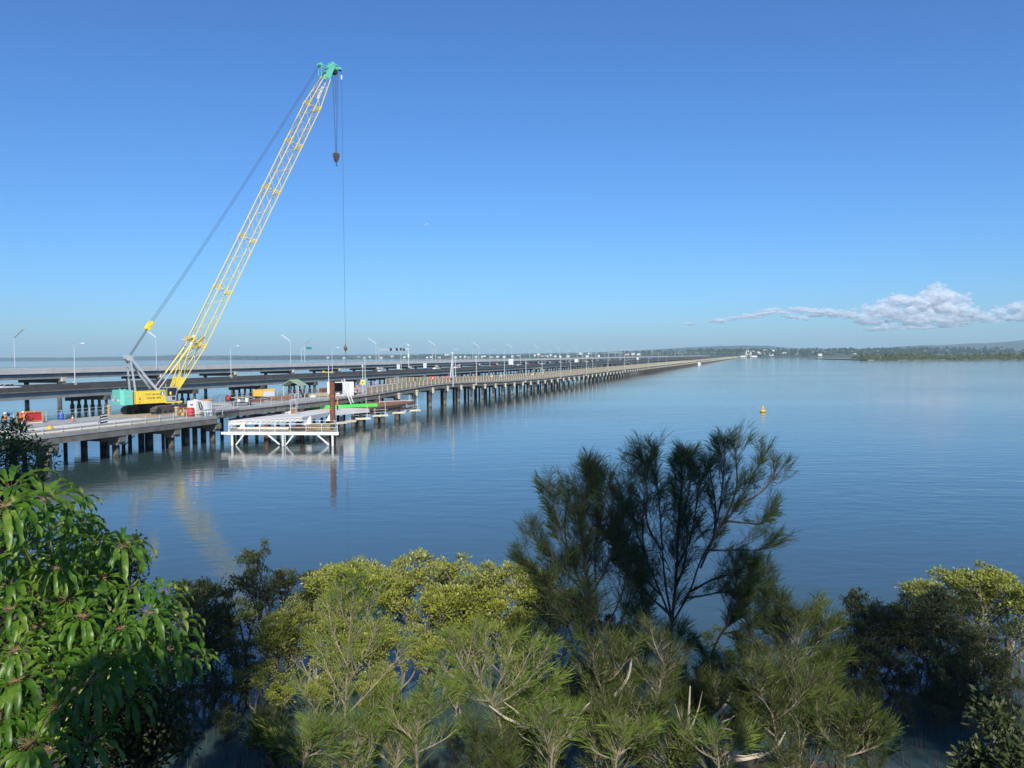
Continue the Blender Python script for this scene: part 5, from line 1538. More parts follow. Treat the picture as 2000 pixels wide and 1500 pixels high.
# ------------------------------------------------------------------ vehicles on the highway bridge
ZR = 4.984
def wheels(o, xs, w, r=0.31):
    for x in xs:
        for y in (-w, w - 0.2):
            t = MB(); t.tube([(x, y, r), (x, y + 0.2, r)], r, 14); wl_ = t.build("wheel", M["black"], o)
            t = MB(); t.tube([(x, y - 0.006, r), (x, y + 0.206, r)], r * 0.55, 10); t.build("rim", M["steel"], wl_)
def sedan(label, loc, m_, rz):
    o = thing("car", label, "car", loc, rz, "cars on the highway bridge")
    W_ = 0.86
    m = MB()
    m.side([(-2.15, 0.35), (2.15, 0.32), (2.2, 0.62), (1.95, 0.78), (1.05, 0.92), (-1.55, 0.98), (-2.1, 0.9), (-2.2, 0.6)], -W_, W_)
    m.side([(0.55, 1.40), (-0.75, 1.42), (-1.15, 1.36), (-1.05, 1.345), (0.5, 1.335)], -0.66, 0.66)
    for y in (-0.70, 0.66):
        for a, b in (((1.0, 0.92), (0.52, 1.36)), ((-0.15, 0.95), (-0.18, 1.36)), ((-1.6, 0.97), (-1.08, 1.36))):
            m.bar((a[0], y + 0.02, a[1]), (b[0], y * 0.94 + 0.02, b[1]), 0.07)
    m.build("body", m_, o)
    m = MB(); vs = [(1.0, -0.76, 0.925), (1.0, 0.76, 0.925), (-1.58, 0.76, 0.975), (-1.58, -0.76, 0.975), (0.5, -0.63, 1.333), (0.5, 0.63, 1.333), (-1.05, 0.63, 1.34), (-1.05, -0.63, 1.34)]
    m.add(vs, [(4, 5, 6, 7), (0, 1, 5, 4), (1, 2, 6, 5), (2, 3, 7, 6), (3, 0, 4, 7)]); m.build("window", M["glass"], o)
    for y in (-0.6, 0.6):
        t = MB(); t.box(2.13, 2.215, y - 0.18, y + 0.18, 0.6, 0.72); t.build("headlight", M["sign_white"], o)
        t = MB(); t.box(-2.21, -2.13, y - 0.16, y + 0.16, 0.68, 0.84); t.build("tail_light", M["red"], o)
    wheels(o, (-1.35, 1.35), 0.88)
    return o
def ute(label, loc, m_, rz):
    o = thing("utility_truck", label, "truck", loc, rz, "cars on the highway bridge")
    m = MB(); m.side([(-2.6, 0.45), (2.5, 0.42), (2.55, 0.85), (1.5, 1.05), (1.45, 1.06), (-0.3, 1.08), (-0.3, 0.95), (-2.6, 0.95)], -0.9, 0.9)
    m.box(-0.3, 1.0, -0.75, 0.75, 1.62, 1.75)
    for x, x2 in ((1.4, 0.95), (-0.25, -0.22)):
        for y in (-0.78, 0.78): m.bar((x, y, 1.06), (x2, y * 0.92, 1.66), 0.08)
    m.build("body", m_, o)
    m = MB(); m.prism([(-0.24, -0.74), (1.05, -0.74), (1.05, 0.74), (-0.24, 0.74)], 1.07, 1.618); m.build("window", M["glass"], o)
    m = MB(); m.box(-2.55, -0.4, -0.85, -0.78, 0.952, 1.3); m.box(-2.55, -0.4, 0.78, 0.85, 0.952, 1.3); m.bar((-0.5, -0.8, 1.7), (-0.5, 0.8, 1.7), 0.08); m.build("tray", M["steel"], o)
    wheels(o, (-1.6, 1.55), 0.92, 0.36)
    return o
def box_truck(label, loc, box_m, cab_m, rz, h=3.3):
    o = thing("box_truck", label, "truck", loc, rz, "trucks on the highway bridge")
    m = MB(); m.box(-3.4, 1.4, -1.15, 1.15, 0.9, h, taper=0.02); m.build("cargo_box", box_m, o)
    m = MB(); m.side([(1.5, 0.5), (3.3, 0.5), (3.3, 1.35), (3.0, 2.35), (1.5, 2.4)], -1.05, 1.05); m.build("cab", cab_m, o)
    m = MB(); m.add([(3.31, -0.9, 1.4), (3.31, 0.9, 1.4), (3.03, 0.85, 2.28), (3.03, -0.85, 2.28)], [(0, 1, 2, 3)]); m.box(2.1, 2.9, -1.062, -1.052, 1.5, 2.2); m.build("window", M["glass"], o)
    m = MB(); m.box(-3.4, 3.2, -0.5, 0.5, 0.55, 0.85); m.build("chassis", M["black"], o)
    wheels(o, (-2.3, 2.3), 1.1, 0.45)
    return o
CT = T1 + 2.2
def lane(px, t=CT):
    "bridge position whose column is px in the photo"
    p = ray(px, 720); k = p.x / p.y
    # (O + u s + v t).x = k * .y
    s = (k * (OB.y + VB.y * t) - (OB.x + VB.x * t)) / (UB.x - k * UB.y)
    return BW(s, t, ZR)
sedan("white car at the left edge of the picture on the middle bridge", lane(15), M["carwhite"], RZB)
sedan("white sedan on the middle bridge just right of the rusty pile", lane(746), M["carwhite"], RZB)
ute("white utility truck on the middle bridge, left of a white van with roof load", lane(853), M["carwhite"], RZB)
ute("white utility truck on the middle bridge right behind the tapered mast", lane(893), M["carwhite"], RZB + math.pi)
sedan("maroon car on the middle bridge, left of the big white road sign", lane(969), M["maroon"], RZB)
sedan("cream coloured car on the middle bridge, right of the big white road sign", lane(1014), M["white"], RZB)
sedan("dark red car on the middle bridge near the middle green shelter", lane(1038), M["maroon"], RZB)
sedan("white sedan on the middle bridge above the middle green shelter", lane(1060), M["carwhite"], RZB)
box_truck("white box truck on the middle bridge, nearest of the trucks", lane(1127), M["carwhite"], M["carwhite"], RZB)
sedan("white car just right of the nearest white box truck", lane(1147), M["carwhite"], RZB)
sedan("white car on the middle bridge above the farthest green shelter", lane(1224), M["carwhite"], RZB)
sedan("silver car just ahead of the second white box truck", lane(1233), M["steel"], RZB)
box_truck("white box truck on the middle bridge, second in distance", lane(1246), M["carwhite"], M["carwhite"], RZB)
box_truck("blue and yellow box truck, farthest of the trucks on the middle bridge", lane(1273), M["bluepaint"], M["sign_yellow"], RZB)

# ------------------------------------------------------------------ road signs, gantries
def sign_board(label, loc, w, h, z0_, m_, rz):
    o = thing("road_sign", label, "road sign", loc, rz, "signs on the bridges")
    m = MB(); m.box(-w / 2, w / 2, -0.04, 0.04, z0_, z0_ + h); b = m.build("board", m_, o)
    m = MB(); m.box(-w / 2 + 0.12, w / 2 - 0.12, -0.048, -0.042, z0_ + 0.15, z0_ + h - 0.15); m.build("face_panel", M["lamp"], b)
    for x in (-w * 0.3, w * 0.3):
        m = MB(); m.tube([(x, 0.08, 0), (x, 0.08, z0_ + h)], 0.06, 6); m.build("post", M["lamp"], o)
    return o
tt = T1 + T1W - 0.2
def lane2(px, t, z):
    q = lane(px, t); q.z = z; return q
sign_board("narrow white upright sign, left one of a pair on the middle bridge", lane2(778, tt, 5.6), 1.3, 2.0, 0.3, M["sign_white"], RZB - R(75))
sign_board("narrow white upright sign, right one of a pair on the middle bridge", lane2(830, tt, 5.6), 1.5, 2.2, 0.3, M["sign_white"], RZB - R(75))
sign_board("big pale square road sign on the middle bridge beside the maroon car", lane2(998, T1 - 0.2, 4.6), 2.7, 3.3, 1.6, M["sign_white"], RZB - R(75))
def gantry(label, Y, dark):
    s = s_of_Y(Y, T2)
    o = thing("sign_gantry", label, "sign gantry", BW(s, 0, 0), RZB, "gantries over the highest bridge")
    zt = 15.4
    for t in (T2 - 0.3, T2 + T2W + 0.3):
        m = MB(); m.tube([(0, t, 5.6 if t < T2 else 8.0), (0, t, zt)], 0.2, 8); m.build("post", M["lamp"], o)
    m = MB(); 
    for dz in (-0.25, 0.25): m.bar((0, T2 - 0.3, zt - 0.3 + dz), (0, T2 + T2W + 0.3, zt - 0.3 + dz), 0.14)
    n = 9
    for k in range(n): 
        a = T2 - 0.3 + (T2W + 0.6) * k / n; b = T2 - 0.3 + (T2W + 0.6) * (k + 1) / n
        m.bar((0, a, zt - 0.55), (0, b, zt - 0.05), 0.08)
    m.build("beam", M["lamp"], o)
    if dark:
        for t in (4.6, 6.3, 8.7, 12.2):
            m = MB(); m.box(-0.28, -0.12, T2 + T2W - t - 0.65, T2 + T2W - t + 0.65, zt - 1.1, zt + 0.35) if False else m.box(-0.30, -0.14, T2 + t - 2.4 - 0.65, T2 + t - 2.4 + 0.65, zt - 0.95, zt + 0.4); m.build("lane_sign", M["black"], o)
        m = MB(); m.box(-0.5, 0.5, T2 - 0.7, T2 - 0.1, zt - 4.6, zt - 2.6); m.build("control_box", M["sign_white"], o)
        m = MB(); m.add([(-0.8, T2 - 0.7, zt + 1.5), (0.8, T2 - 0.7, zt + 1.5), (0.8, T2 + 0.3, zt + 2.6), (-0.8, T2 + 0.3, zt + 2.6), (-0.8, T2 - 0.66, zt + 1.42), (0.8, T2 - 0.66, zt + 1.42), (0.8, T2 + 0.34, zt + 2.52), (-0.8, T2 + 0.34, zt + 2.52)],
                   [(0, 1, 2, 3), (7, 6, 5, 4), (0, 4, 5, 1), (1, 5, 6, 2), (2, 6, 7, 3), (3, 7, 4, 0)]); m.tube([(0, T2 - 0.3, zt), (0, T2 - 0.2, zt + 2)], 0.07, 6); m.build("solar_panel", M["sign_white"], o)
    return o
gantry("sign gantry with dark lane signs over the highest bridge, nearest gantry", 402, True)
gantry("plain white gantry over the highest bridge, second in distance", 1010, False)
gantry("plain white gantry over the highest bridge, third in distance", 1400, False)
gantry("plain white gantry over the highest bridge, fourth in distance", 1800, False)
o = thing("exit_sign", "small green road sign on an arm, on the highest bridge behind the crane hook", "road sign", BW(s_of_Y(337, T2 + T2W), T2 + T2W - 0.2, 8.9), RZB)
m = MB(); m.tube([(0.5, 0, 0), (0.5, 0, 6.6)], 0.10, 6); m.bar((0.5, 0, 6.4), (0.5, -3.0, 6.4), 0.1); m.build("post", M["lamp"], o)
m = MB(); m.box(0.36, 0.44, -5.4, -2.6, 5.9, 6.9); m.build("board", M["sign_green"], o)

# ------------------------------------------------------------------ buoy, aeroplane
o = thing("navigation_buoy", "yellow navigation buoy floating alone on the open water", "buoy", on(1490, 804.5, 0.0))
m = MB(); m.lathe([(0.55, -0.5), (0.92, -0.1), (1.0, 0.05), (1.0, 0.10)], 20); m.build("hull_band", M["black"], o, True)
m = MB(); m.lathe([(0.99, 0.102), (0.98, 0.42), (0.80, 0.55), (0.2, 0.60)], 20); m.build("float", M["buoy"], o, True)
m = MB()
for k in range(4):
    a = k * math.pi / 2 + 0.6; m.bar((0.62 * math.cos(a), 0.62 * math.sin(a), 0.56), (0.13 * math.cos(a), 0.13 * math.sin(a), 1.75), 0.12)
for z, r_ in ((0.95, 0.46), (1.35, 0.30)):
    for k in range(4):
        a, b = k * math.pi / 2 + 0.6, (k + 1) * math.pi / 2 + 0.6
        m.bar((r_ * math.cos(a), r_ * math.sin(a), z), (r_ * math.cos(b), r_ * math.sin(b), z), 0.09)
m.build("tower", M["buoy"], o)
m = MB(); m.lathe([(0.18, 1.72), (0.2, 1.8), (0.16, 2.0), (0.02, 2.05)], 10); m.bar((-0.3, 0, 1.1), (0.25, 0.1, 1.7), 0.05, 0.35); m.build("lantern", M["buoy"], o)
o.scale = (0.56, 0.56, 0.60)
o = thing("airplane", "tiny white airplane flying in the blue sky right of the crane", "airplane", at(833, 438, 8000), R(155))
o.rotation_euler = (0, R(14), R(170)); o.scale = (1.25, 1.25, 1.25)
m = MB(); m.tube([(20, 0, 0), (18, 0, 0.3), (13, 0, 0.5), (-10, 0, 0.5), (-17, 0, 1.2), (-20, 0, 1.6)], [0.3, 1.5, 2.3, 2.3, 1.2, 0.3], 12); m.build("fuselage", M["white"], o)
for sg in (-1, 1):
    m = MB(); m.add([(4, sg * 2, -0.6), (-2, sg * 2, -0.6), (-7, sg * 17, 0.8), (-5, sg * 17, 0.8), (4, sg * 2, -0.2), (-2, sg * 2, -0.2), (-7, sg * 17, 1.0), (-5, sg * 17, 1.0)],
        [(0, 1, 2, 3), (7, 6, 5, 4), (0, 4, 5, 1), (1, 5, 6, 2), (2, 6, 7, 3), (3, 7, 4, 0)]); m.build("wing", M["white"], o)
    m = MB(); m.tube([(3.5, sg * 6, -1.6), (0, sg * 6, -1.5)], 1.0, 10); m.build("engine", M["grey"], o)
m = MB(); m.side([(-14, 1.5), (-19, 1.5), (-20.5, 7.5), (-18, 7.5)], -0.25, 0.25); m.build("tail_fin", M["navy"], o)

# ------------------------------------------------------------------ bridge-end portal and houses on the far shore
p = at(1462, 698, 2712)
o = thing("bridge_portal", "cream twin-pylon portal building at the far end of the old bridge", "portal", (p.x, p.y, 2.0), RZB)
for y in (-7.5, 7.5):
    m = MB(); m.box(-3.5, 3.5, y - 3.2, y + 3.2, 0, 13.0); m.box(-2.6, 2.6, y - 2.4, y + 2.4, 13.0, 17.5); m.box(-1.6, 1.6, y - 1.5, y + 1.5, 17.5, 20.0); q = m.build("pylon", M["stub"], o)
    m = MB(); m.box(-3.53, -3.502, y - 0.9, y + 0.9, 3.0, 10.5); m.build("window", M["glass"], q)
m = MB(); m.box(-2.0, 2.0, -4.297, 4.297, 8.5, 11.5); m.build("lintel", M["stub"], o)
for y, w in ((-20, 9), (19, 8)):
    m = MB(); m.box(-3, 3, y - w, y + w, 0, 4.6); m.build("wing", M["white"], o)
    m = MB(); m.box(-3.4, 3.4, y - w - 0.4, y + w + 0.4, 4.602, 5.2); m.build("wing_roof", M["sign_yellow"] if False else M["cream_beam"], o)
HG = "pale houses along the far shore"
def house_proto(name, w, d, h, roof_m, wall_m):
    o = thing(name, None, None); 
    m = MB(); m.box(-w / 2, w / 2, -d / 2, d / 2, -3, h); m.build("wall", wall_m, o)
    m = MB(); m.side([(-w / 2 - 0.6, h), (w / 2 + 0.6, h), (0, h + w * 0.24)], -d / 2 - 0.6, d / 2 + 0.6); m.build("roof", roof_m, o)
    m = MB()
    for y in np.linspace(-d / 2 + 1.5, d / 2 - 1.5, 4): m.box(-w / 2 - 0.02, -w / 2 - 0.004, y - 0.8, y + 0.8, h * 0.35, h * 0.75)
    m.box(-1.0, 1.0, -d / 2 - 0.02, -d / 2 - 0.004, h * 0.35, h * 0.75)
    m.build("window", M["glass"], o)
    return o
roof_red = mat("roof_terracotta", (0.32, 0.12, 0.07), 0.8, 0.15, 0.3)
protos = [house_proto("house", 9, 14, 5.5, M["white_dirty"], M["white"]), house_proto("house", 11, 18, 4.5, roof_red, M["stub"]), house_proto("apartment_block", 12, 20, 11.0, M["lamp"], M["white"])]
HPX = [(641, 2, 0), (672, 0, 0), (701, 4, 1), (712, 0, 0), (722, 2, 0), (745, 0, 0), (766, 3, 0), (790, 1, 0), (834, 0, 0), (842, 1, 0), (858, 0, 1), (871, 5, 2), (876, 5, 2), (890, 0, 0), (899, 1, 0), (908, 1, 0), (916, 0, 1), (930, 0, 0), (942, 1, 0), (947, 2, 0), (960, 0, 1), (972, 1, 0), (985, 0, 0),
       (1001, 1, 0), (1012, 2, 0), (1044, 3, 0), (1052, 5, 2), (1060, 2, 1), (1068, 1, 0), (1076, 3, 0), (1084, 1, 0), (1094, 0, 0), (1110, 1, 0), (1133, 6, 2), (1147, 0, 0), (1151, 6, 0), (1169, 1, 0), (1225, 3, 1), (1237, 4, 2), (1247, 3, 0), (1460, 5, 0), (1470, 5, 0), (1482, 4, 0), (1490, 3, 1), (1495, 6, 2), (1504, 4, 0), (1509, 6, 2), (1521, 4, 0), (1532, 3, 0), (1556, 3, 1), (1507, 1, 0), (1602, 0, 0), (1669, 0, 0)]
used = set()
counts = {}
for (px, up, kind) in HPX:
    k = ray(px, 690); k = k.x / k.y
    # shore depth on this ray, then step inland
    Y = 3000.0
    for _ in range(20):
        Y = float(shore_y(k * Y)) + 26 * (float(fbm(k * Y * 0.009, k * Y * 0.004)) - 0.45)
    d = 16 + up * 55.0
    x, y = k * (Y + d), Y + d
    if kind in used: o = copy_tree(protos[kind])
    else: o = protos[kind]; used.add(kind)
    base = ("low white house", "cream house with a terracotta roof", "tall white apartment block")[kind]
    n = counts.get(kind, 0); counts[kind] = n + 1
    tag(o, base + ", " + ordinal(n) + " from the left on the far shore", "house" if kind < 2 else "apartment block", HG)
    o.location = (x, y, float(land_h(x, d)) + 3.5 + 2.0 * (up > 2)); o.rotation_euler = (0, 0, R(70 + 40 * ((px * 7) % 5)))
    o.scale = (0.85, 0.85, 0.85) if kind < 2 else (0.7, 0.7, 0.6)
o = thing("radio_mast", "thin pale mast standing in the trees on the far right shore", "mast", at(1588, 690, 2850))
m = MB(); m.tube([(0, 0, -12), (0, 0, 12)], 0.5, 6); m.build("shaft", M["lamp"], o)
m = MB(); m.box(-1.2, 1.2, -0.3, 0.3, 10, 10.6); m.build("antenna", M["lamp"], o)
for lab, px, py, L in (("small white motor boat moored below the far houses", 1506, 697.3, 8), ("tiny white boat just beside the end of the old bridge", 1365, 712, 5)):
    p = on(px, py, 0.0)
    o = thing("motor_boat", lab, "boat", (p.x, p.y, 0.0), R(10), "boats off the far shore")
    m = MB(); m.add([(-L / 2, -1.2, 0), (L / 4, -1.2, 0), (L / 2, 0, 0.2), (L / 4, 1.2, 0), (-L / 2, 1.2, 0), (-L / 2, -1.4, 1.3), (L / 4, -1.4, 1.4), (L / 2 + 0.6, 0, 1.7), (L / 4, 1.4, 1.4), (-L / 2, 1.4, 1.3)],
        [(4, 3, 2, 1, 0), (5, 6, 7, 8, 9), (0, 1, 6, 5), (1, 2, 7, 6), (2, 3, 8, 7), (3, 4, 9, 8), (4, 0, 5, 9)]); m.build("hull", M["white"], o)
    m = MB(); m.box(-1.2, 1.0, -0.9, 0.9, 1.41, 2.6, taper=0.15); m.build("cabin", M["white"], o)
# ------------------------------------------------------------------ plants
def unit(a):
    return a / np.maximum(np.linalg.norm(a, axis=1), 1e-9)[:, None]
def leaf_quads(c, d, nrm, L, W, fold=0.08):
    "four-cornered leaves: base c, direction d, face normal nrm"
    s = unit(np.cross(d, nrm)); nrm = np.cross(s, d)
    L = np.broadcast_to(np.asarray(L, float).reshape(-1, 1), (len(c), 1)); W = np.broadcast_to(np.asarray(W, float).reshape(-1, 1), (len(c), 1))
    mid = c + d * L * 0.55 + nrm * fold * L
    V = np.stack([c, mid + s * W * 0.5, c + d * L, mid - s * W * 0.5], 1).reshape(-1, 3)
    return V
def needles(c, d, L, w, droop, rs):
    "thin tapering blades in two bends"
    n = len(c)
    L = np.asarray(L).reshape(-1, 1)
    s = unit(np.cross(d, unit(rs.normal(size=(n, 3))))) * w
    m = c + d * L * 0.55; t = c + d * L + np.array([0, 0, -1.0]) * droop * L
    return np.stack([c - s * 0.5, c + s * 0.5, m + s * 0.38, t], 1).reshape(-1, 3)

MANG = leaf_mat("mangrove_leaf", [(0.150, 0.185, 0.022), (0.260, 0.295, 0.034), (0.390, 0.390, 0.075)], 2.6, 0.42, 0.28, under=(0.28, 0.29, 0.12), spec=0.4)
MANG_SHADE = leaf_mat("shade_toned_mangrove_leaf", [(0.020, 0.036, 0.012), (0.036, 0.058, 0.016), (0.075, 0.095, 0.028)], 2.6, 0.5, 0.22, under=(0.10, 0.12, 0.06), spec=0.3)  # darker foliage, lowered further to put deep shade into the colour
SHEO = leaf_mat("sheoak_needle", [(0.022, 0.045, 0.018), (0.040, 0.068, 0.022), (0.065, 0.092, 0.028)], 1.2, 0.6, 0.25, spec=0.2)
SHEO_M = leaf_mat("shaded_sheoak_needle", [(0.040, 0.068, 0.018), (0.075, 0.108, 0.026), (0.140, 0.165, 0.042)], 0.9, 0.6, 0.28, spec=0.2)  # medium green: shade put into the needle colour, mostly at right
SHEO_L = leaf_mat("young_sheoak_needle", [(0.085, 0.160, 0.028), (0.155, 0.235, 0.042), (0.245, 0.310, 0.070)], 1.2, 0.6, 0.30, spec=0.2)
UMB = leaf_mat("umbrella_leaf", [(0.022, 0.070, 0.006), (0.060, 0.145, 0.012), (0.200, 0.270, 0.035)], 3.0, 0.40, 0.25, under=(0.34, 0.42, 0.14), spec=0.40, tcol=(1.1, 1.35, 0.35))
BROAD = leaf_mat("broad_leaf", [(0.022, 0.040, 0.010), (0.055, 0.085, 0.016), (0.170, 0.220, 0.030)], 1.6, 0.35, 0.25, spec=0.4)
GUM = leaf_mat("gum_leaf", [(0.045, 0.065, 0.028), (0.075, 0.095, 0.040)], 1.0, 0.5, 0.2, spec=0.3)

def grow(mb, p, d, L, r, depth, rnd, ends, spread=0.6, segs=3, shrink=0.72, up=0.15):
    pts, rad = [p.copy()], [r]
    q = p.copy(); dd = d.normalized()
    for i in range(segs):
        dd = (dd + Vector((rnd.uniform(-1, 1), rnd.uniform(-1, 1), rnd.uniform(-0.6, 0.8))) * 0.20 + Vector((0, 0, up * 0.3))).normalized()
        q = q + dd * L / segs
        pts.append(q.copy()); rad.append(r * (1 - 0.35 * (i + 1) / segs))
    mb.tube(pts, rad, 6 if r > 0.03 else 4)
    if depth == 0:
        ends.append((q.copy(), dd.copy())); return
    n = 3 if rnd.random() < 0.6 else 2
    for k in range(n):
        a = Vector((rnd.uniform(-1, 1), rnd.uniform(-1, 1), rnd.uniform(-0.35, 0.75)))
        grow(mb, q, dd + a.normalized() * spread * (1.15 if k else 0.5), L * shrink * rnd.uniform(0.8, 1.15), r * 0.60, depth - 1, rnd, ends, spread, segs, shrink, up)
    if rnd.random() < 0.5:
        ends.append((pts[-2].copy(), dd.copy()))

def mangrove_mesh(seed, dense=1.0):
    rnd = random.Random(seed); rs = np.random.RandomState(seed)
    mb = MB(); ends = []
    for k in range(rnd.choice((2, 3, 3))):
        a = rnd.uniform(0, 6.28)
        grow(mb, Vector((0.12 * math.cos(a), 0.12 * math.sin(a), -0.6)), Vector((0.45 * math.cos(a), 0.45 * math.sin(a), 1.0)), 1.75, 0.075, 3, rnd, ends, 0.85, 3, 0.62, 0.25)
    P = np.array([e[0][:] for e in ends])
    ctr = np.array([P[:, 0].mean(), P[:, 1].mean(), P[:, 2].max() - 1.25])
    VV = []
    for (e, dd) in ends:
        n = int(rnd.randint(80, 130) * dense)
        r = rnd.uniform(0.20, 0.36)
        o = unit(rs.normal(size=(n, 3)) + np.array([0, 0, 0.35]))
        c = np.array(e[:]) + o * r * rs.uniform(0.25, 1.0, (n, 1)) * np.array([1.15, 1.15, 0.75]) + np.array([0, 0, 0.08])
        out = unit(c - ctr)
        d = unit(o * 0.7 + out * 0.4 + rs.normal(scale=0.45, size=(n, 3)) + np.array([0, 0, 0.35]))
        nr = unit(rs.normal(scale=0.7, size=(n, 3)) + out * 0.6 + np.array([0, 0, 0.6]))
        VV.append(leaf_quads(c, d, nr, rs.uniform(0.080, 0.135, n), rs.uniform(0.040, 0.062, n)))
        # fine pale twigs inside the puff
        for q in range(3):
            t = Vector(rs.normal(size=3)).normalized() * r * 0.9
            mb.tube([e, e + t * 0.5 + Vector((0, 0, 0.04)), e + t], [0.008, 0.006, 0.004], 3)
    V = np.concatenate(VV)
    return mb, V
protoM = []
for k in range(6):
    mb, V = mangrove_mesh(100 + k, 1.0 if k < 4 else 0.8)
    tm = mb.mesh("mangrove_trunk", M["bark"]); 
    F = np.arange(len(V)).reshape(-1, 4)
    cm = np_mesh("mangrove_crown", V, F, MANG)
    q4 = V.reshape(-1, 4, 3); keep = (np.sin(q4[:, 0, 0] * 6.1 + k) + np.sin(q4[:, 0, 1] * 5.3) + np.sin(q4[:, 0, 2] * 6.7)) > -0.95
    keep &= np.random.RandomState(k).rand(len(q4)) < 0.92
    Vd = q4[keep].reshape(-1, 3); cd = np_mesh("mangrove_crown_dark", Vd, np.arange(len(Vd)).reshape(-1, 4), MANG_SHADE)
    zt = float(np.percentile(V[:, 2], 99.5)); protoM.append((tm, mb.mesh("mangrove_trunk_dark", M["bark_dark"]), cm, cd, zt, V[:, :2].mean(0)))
def mangrove(label, px, py, Y, dark, rnd, group, wide=1.0):
    tm, td, cm, cd, zt, off = protoM[rnd.randrange(len(protoM))]
    top = at(px, py, Y)
    zb = max(float(ground_z(top.x, Y)), -0.35)
    s = (top.z - zb) / zt
    rz = rnd.uniform(0, 6.28)
    ox = (off[0] * math.cos(rz) - off[1] * math.sin(rz)) * s * wide
    o = thing("mangrove_tree", label, "mangrove", (top.x - ox, Y, zb), rz, group)
    o.scale = (s * wide, s * wide, s)
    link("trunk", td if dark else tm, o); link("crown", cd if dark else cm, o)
    return o
rnd = random.Random(8)
LIT1 = [(596, 1165, 26.5), (655, 1125, 27), (700, 1098, 27.5), (760, 1118, 27), (826, 1086, 28), (880, 1100, 27.5), (930, 1096, 28), (985, 1103, 27.5), (1040, 1112, 27.5), (1075, 1150, 27)]
LIT2 = [(505, 1172, 26), (560, 1215, 25), (628, 1215, 25), (700, 1195, 25.5), (770, 1205, 25), (850, 1232, 24.5), (950, 1215, 25), (1030, 1225, 25)]
LIT3 = [(525, 1285, 23.8), (640, 1300, 23.6), (745, 1290, 23.8), (890, 1315, 23.4), (1010, 1330, 23.2)]
DARKL = [(352, 1165, 25.5), (405, 1118, 27), (455, 1135, 27), (503, 1066, 28.5), (560, 1122, 28.5), (618, 1118, 29)]
DARKL2 = [(335, 1250, 24), (400, 1225, 24.5), (450, 1265, 24), (375, 1340, 22.8), (450, 1365, 22.4), (520, 1385, 22.2), (330, 1420, 21.6)]
R1 = [(1655, 1195, 26), (1700, 1150, 26.5), (1740, 1178, 26), (1795, 1142, 27), (1850, 1150, 27), (1700, 1215, 25), (1560, 1195, 26.5)]
R1L = [(1880, 1128, 27.5), (1940, 1112, 28), (1990, 1118, 27.5)]
R2 = [(1665, 1262, 24.2), (1720, 1258, 24.4), (1790, 1250, 24.5), (1850, 1245, 24.5), (1915, 1235, 24.8), (1980, 1225, 25)]
R3 = [(1690, 1330, 22.8), (1765, 1300, 23.4), (1835, 1305, 23.4), (1900, 1295, 23.5), (1965, 1290, 23.6), (1735, 1345, 22.6), (1800, 1360, 22.3), (1865, 1350, 22.5), (1930, 1345, 22.6), (1990, 1330, 23)]
BEH = [(1110, 1165, 27), (1165, 1190, 26.5), (1225, 1215, 26), (1120, 1290, 23.8), (1190, 1310, 23.6), (1450, 1235, 26)]
LOW = [(575, 1435, 20.6), (720, 1425, 20.8), (905, 1440, 20.4), (1035, 1448, 20.2), (1150, 1440, 20.6), (1260, 1452, 20.2), (1385, 1440, 20.4), (1470, 1425, 20.8), (1600, 1400, 21.2), (1690, 1415, 20.8)]
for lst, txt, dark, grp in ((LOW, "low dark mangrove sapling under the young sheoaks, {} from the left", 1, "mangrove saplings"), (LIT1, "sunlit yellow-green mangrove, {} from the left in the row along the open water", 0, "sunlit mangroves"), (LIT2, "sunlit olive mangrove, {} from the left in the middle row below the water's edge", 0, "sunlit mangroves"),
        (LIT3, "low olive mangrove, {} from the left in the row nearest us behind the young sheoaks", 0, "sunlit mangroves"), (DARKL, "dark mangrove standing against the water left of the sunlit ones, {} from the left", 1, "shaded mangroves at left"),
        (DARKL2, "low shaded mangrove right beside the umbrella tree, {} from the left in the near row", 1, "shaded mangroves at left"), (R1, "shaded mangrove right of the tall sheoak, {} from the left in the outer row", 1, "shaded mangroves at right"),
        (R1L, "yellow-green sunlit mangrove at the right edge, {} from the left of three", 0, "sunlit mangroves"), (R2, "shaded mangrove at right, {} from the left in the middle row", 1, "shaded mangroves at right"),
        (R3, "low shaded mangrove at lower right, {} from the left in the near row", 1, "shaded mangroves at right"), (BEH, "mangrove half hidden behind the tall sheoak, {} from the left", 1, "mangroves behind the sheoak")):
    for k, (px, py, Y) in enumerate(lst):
        mangrove(txt.format(ordinal(k)), px, py, Y, dark, rnd, grp, rnd.uniform(0.85, 1.2) * (0.75 if (px, py) == (503, 1066) else 1.0))

